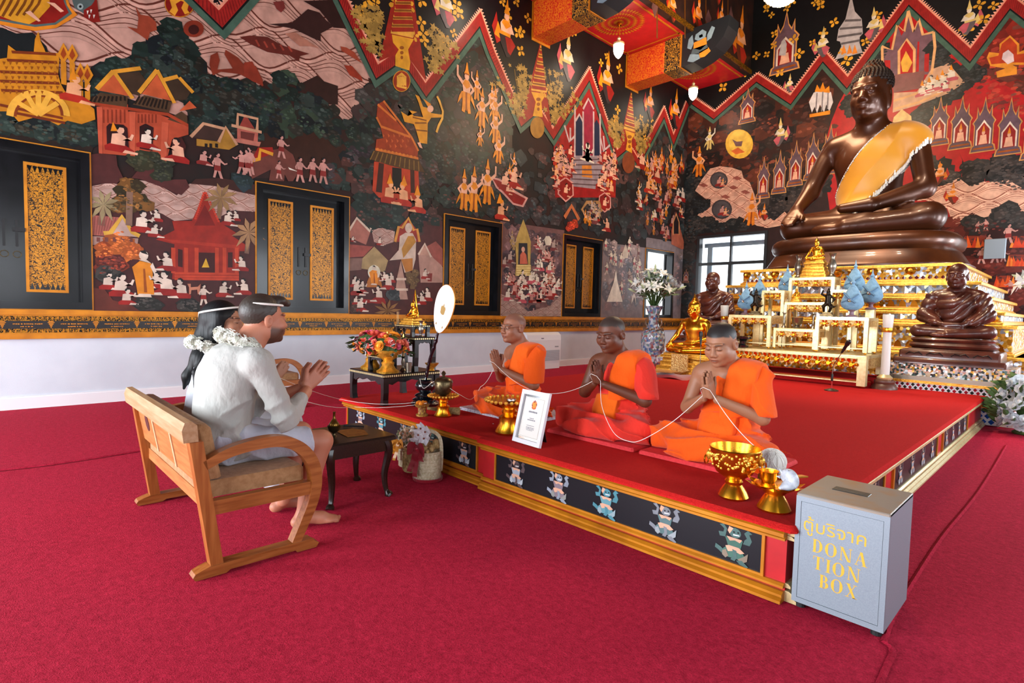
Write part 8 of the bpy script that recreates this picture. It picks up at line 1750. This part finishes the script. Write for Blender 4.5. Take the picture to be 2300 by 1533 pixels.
obj('raffia_fringe',fr_,'straw',b2)['kind']='stuff'
b1=basket((-3.745,2.46,0),.072,.17,'wicker','small cream gift basket with orange gold ribbon behind the dark side table',True);b1.rotation_euler=(0,0,radians(50))
front(b1,lambda:bow_knot(b1,(-.02,-.07,.2),.06,'satin_gold',((-.03,.14),(.03,.04))))
for b_,x0 in((b1,.0),(b2,.0)):
 m=MB()
 for k in range(46):a=rn.uniform(0,6.28);r=rn.uniform(.01,.08);z=rn.uniform(.2,.31);p=(r*cos(a),r*sin(a),z);m.tube([(0,0,.16),p],.0012,3,col='#7a6a4a');m.sphere(p,rn.uniform(.006,.02),6,4,col=jit(rn.choice(['#c9a888','#d8c0a8','#b98a6a','#6a6a48','#e0d4c4']),rn))
 obj('dried_posy',m,'col',b_)['kind']='stuff'
 # ---------------------------------------------------------------- small dark side table in front of the couple
t=thing('side_table','small dark wooden side table with curved legs in front of the couple','table',(-3.435,1.755,0));obj('table_top',MB().bbox(-.265,.255,-.25,.25,.385,.415,.012),'dark_wood',t)
for a in(-1,1):
 for b in(-1,1):obj('leg',cabriole(MB(),a*.20,b*.19,.385,(a,b),.03,.028),'dark_wood',t,True)
for nm,bx in(('front_apron',(-.2,.2,-.215,-.195,.31,.385)),('rear_apron',(-.2,.2,.195,.215,.31,.385)),('side_apron',(-.225,-.205,-.19,.19,.31,.385)),('side_apron',(.205,.225,-.19,.19,.31,.385))):obj(nm,MB().box(*bx),'dark_wood',t)
t=thing('water_vessel','brass pouring bottle standing in a small cup on the dark side table','vessel',(-3.40,1.66,.415));obj('cup',MB().lathe([(.02,0),(.012,.01),(.012,.02),(.035,.04),(.044,.07),(.042,.07),(.03,.042)],n=18),'bronze',t,True);obj('bottle',MB().lathe([(.022,.045),(.034,.06),(.034,.08),(.02,.10),(.009,.12),(.008,.155),(.011,.16)],n=18),mat('amber_brass','#7a5a22',rough=.25,metal=.8),t,True)
tag(obj('paper_card',MB().prism([(-.10,-.07),(.11,-.09),(.13,.05),(-.02,.10),(-.11,.06)],lambda u,v:(-3.42+u,1.80+v,.4165),lambda u,v:(-3.42+u,1.80+v,.4185)),mat('brown_card','#8a5a20',rough=.7,col2='#a8742e',scale=30)),'brown printed paper lying on the dark side table','paper')
tag(obj('pen',MB().tube([(-3.62,1.84,.425),(-3.5,1.93,.425)],[.007,.006],8),'black',None,True),'dark pen lying at the far edge of the dark side table','pen')
# ---------------------------------------------------------------- donation box
t=thing('donation_box','grey steel donation box with gold lettering at the platform corner','box',(-.673,2.755,0));w_,d_,z0,z1=.173,.2,.025,.507
obj('body',MB().box(-w_,w_,-d_+.006,d_,z0,z1-.004),'grey_metal',t);obj('lid',MB().bbox(-w_,w_,-d_,d_,z1-.012,z1,.004),'box_top',t)
for a,b,c,e in((-w_,w_,z0,z0+.022),(-w_,w_,z1-.034,z1-.012),(-w_,-w_+.02,z0+.022,z1-.034),(w_-.02,w_,z0+.022,z1-.034)):obj('front_rim',MB().box(a,b,-d_,-d_+.008,c,e),'grey_metal',t)
dr_=obj('front_door',MB().box(-w_+.0215,w_-.0215,-d_+.0015,-d_+.007,z0+.0235,z1-.0355),'grey_metal',t)
obj('coin_slot',MB().bbox(-.085,.055,-.03,.03,z1-.002,z1+.0025,.002).box(-.07,.04,-.006,.006,z1+.002,z1+.0032),mat('slot_metal','#3a3f40',rough=.4,metal=.5),t)
for a in(-1,1):
 for b in(-1,1):obj('rubber_foot',MB().lathe([(.02,0),(.02,.026)],(a*(w_-.03),b*(d_-.03),0),12),'rubber',t)
YG=mat('gold_letter','#d8a830',rough=.5,metal=.2)
def text_mesh(body,size,align='CENTER'):
 c=bpy.data.curves.new('lettering','FONT');c.body=body;c.size=size;c.align_x=align;o=bpy.data.objects.new('lettering_tmp',c);COL.objects.link(o);bpy.context.view_layer.update()
 me=bpy.data.meshes.new_from_object(o.evaluated_get(bpy.context.evaluated_depsgraph_get()));bpy.data.objects.remove(o);me.materials.clear();me.materials.append(YG);return me
 # heavy/hairline serif capitals drawn as strokes on a unit height
def serif(ch):
 T,h=.2,.055
 V=lambda x,w=T:[(x,0),(x+w,0),(x+w,1),(x,1)];S_=lambda x,y,w:[(x,y),(x+w,y),(x+w,y+.04),(x,y+.04)]
 def bowl(cx,cy,rx,ry,a0,a1,tx):
  n=18;A=[a0+(a1-a0)*k/n for k in range(n+1)];return[(cx+rx*cos(a),cy+ry*sin(a))for a in A]+[(cx+(rx-tx*abs(cos(a))-h*.6)*cos(a),cy+(ry-h)*sin(a))for a in A[::-1]]
 D=lambda a,b,w:[(a[0],a[1]),(a[0]+w,a[1]),(b[0]+w,b[1]),(b[0],b[1])]
 return{'D':([V(.08),S_(0,0,.4),S_(0,.96,.4),bowl(.3,.5,.5,.5,-pi/2,pi/2,T)],.86),'O':([bowl(.45,.5,.45,.52,0,pi,T),bowl(.45,.5,.45,.52,pi,2*pi,T)],.96),
'N':([V(.1,h),S_(0,0,.26),S_(0,.96,.2),D((.62,0),(.05,1),T),V(.78,h),S_(.68,.96,.26)],.98),'A':([D((.06,0),(.4,1),h),D((.62,0),(.34,1),T),S_(0,0,.26),S_(.52,0,.4),S_(.2,.34,.42)],.96),
'T':([V(.3),S_(.18,0,.44),S_(0,.96,.8),[(0,.96),(.04,.96),(.04,.74),(0,.72)],[(.76,.96),(.8,.96),(.8,.72),(.76,.74)]],.86),'I':([V(.1),S_(0,0,.4),S_(0,.96,.4)],.46),
'B':([V(.08),S_(0,0,.4),S_(0,.96,.4),S_(.2,.49,.25),bowl(.32,.74,.32,.25,-pi/2,pi/2,T*.8),bowl(.32,.27,.4,.27,-pi/2,pi/2,T)],.78),'X':([D((.56,0),(.06,1),T),D((.1,0),(.66,1),h),S_(.0,0,.3),S_(.54,.96,.28),S_(.46,0,.4),S_(0,.96,.36)],.9)}[ch]
yl=-d_+.0010
for word,x0,zb,hh,dz in(('DONA',-.1,.268,.056,0),('TION',-.094,.196,.056,0),('BOX',-.066,.124,.056,0)):
 x=x0
 for chh in word:
  polys,adv=serif(chh);m=MB()
  for k,pg in enumerate(polys):m.flat([(x+a*hh*.88,zb+b*hh)for a,b in pg],lambda a,b:(a,yl-.0001*(k%4),b))
  obj('lettering',m,YG,dr_);x+=adv*hh*1.02
th_=obj('lettering',text_mesh('ตู้บริจาค',.075),None,dr_);th_.rotation_euler=(radians(90),0,0);th_.location=(-.02,yl,.352)
# ---------------------------------------------------------------- floor air conditioner on the left wall
t=thing('air_conditioner','white floor standing air conditioner under the frieze behind the monks','appliance',(XL,8.3,0));obj('cabinet',MB().prism([(.002,.15),(.002,.80),(.16,.80),(.23,.745),(.245,.62),(.245,.15)],lambda u,v:(u+.026,0,v),lambda u,v:(u+.026,1.06,v)),'white_plastic',t);
for k in range(14):obj('grille_slat',MB().box(.271,.276,.04,1.02,.18+k*.017,.188+k*.017),mat('grille_grey','#9a9a9e',rough=.5),t)
obj('outlet_flap',MB().box(.266,.275,.05,1.01,.60,.64),'white_plastic',t);obj('control_panel',MB().box(.271,.2745,.86,.98,.47,.5),'grille_grey',t);obj('badge',MB().box(.262,.2735,.42,.5,.665,.68),'silver',t);obj('base',MB().box(.03,.26,.02,1.04,0,.15),'white_plastic',t)
# grey junction box on the back wall
tag(obj('wall_box',MB().bbox(-1.62,-1.28,YB-.08,YB-.012,2.55,2.95,.01),'grey_metal'),'small grey box fixed to the back wall beside the bronze Buddha base','box')
# ---------------------------------------------------------------- sacred white string
def monk_pt(m,p):return m.matrix_basis@Vector(p)
for m in(monk1,monk2,monk3):m.matrix_basis
bpy.context.view_layer.update()
HR,HL=(-.03,-.215,.40),(.032,-.215,.43)
def sag(a,b,d,n=14):
 a,b=Vector(a),Vector(b);return[a.lerp(b,k/n)+Vector((0,0,-d*4*(k/n)*(1-k/n)))for k in range(n+1)]
ms=MB();R_=.0019
over=lambda m:[monk_pt(m,(-.034,-.22,.39)),monk_pt(m,(-.03,-.26,.435)),monk_pt(m,(0,-.285,.45)),monk_pt(m,(.03,-.26,.435)),monk_pt(m,(.034,-.22,.40))]
ms.tube(sag((-1.13,3.0,PT+.16),monk_pt(monk3,(.034,-.22,.40)),.04),R_,5);ms.tube(over(monk3),R_,5);ms.tube(catmull([monk_pt(monk3,(-.034,-.22,.39)),(-1.72,3.02,.62),(-1.9,2.97,.48),(-2.0,2.96,.455),(-2.12,2.97,.49),(-2.27,3.04,.63),monk_pt(monk2,(.034,-.22,.40))],8),R_,5);ms.tube(over(monk2),R_,5)
ms.tube(sag(monk_pt(monk2,(-.034,-.22,.39)),monk_pt(monk1,(.034,-.22,.40)),.15,22),R_,5);ms.tube(over(monk1),R_,5)
k1=monk_pt(monk1,(-.30,-.20,.19));ms.tube(sag(monk_pt(monk1,(-.034,-.22,.39)),k1,.03),R_,5);ms.tube(catmull([k1,k1+Vector((-.03,-.08,-.11)),Vector((-3.66,2.9,PT+.19)),Vector((-3.75,2.74,PT+.30)),Vector((-4.1,2.85,PT+.19)),Vector((-4.28,2.93,PT+.25))],7),R_,5)
tag(obj('sacred_string',ms,'string',None,True),'thin white sacred string looping through the hands of the three monks','string')
s2=MB();s2.tube(sag((-3.86,2.60,PT+.12),(-5.0,2.49,.37),.03),.0016,4);s2.tube(sag((-5.0,2.49,.37),(-3.35,1.16,.90),.02),.0016,4);s2.tube(sag((-3.78,2.66,PT+.12),(-4.7,2.49,.335),.02),.0016,4);s2.tube(sag((-4.7,2.49,.335),(-3.2,1.38,.70),.02),.0016,4)
tag(obj('sacred_string',s2,'string'),'pair of thin white threads running from the couple to the marigold tray','string')
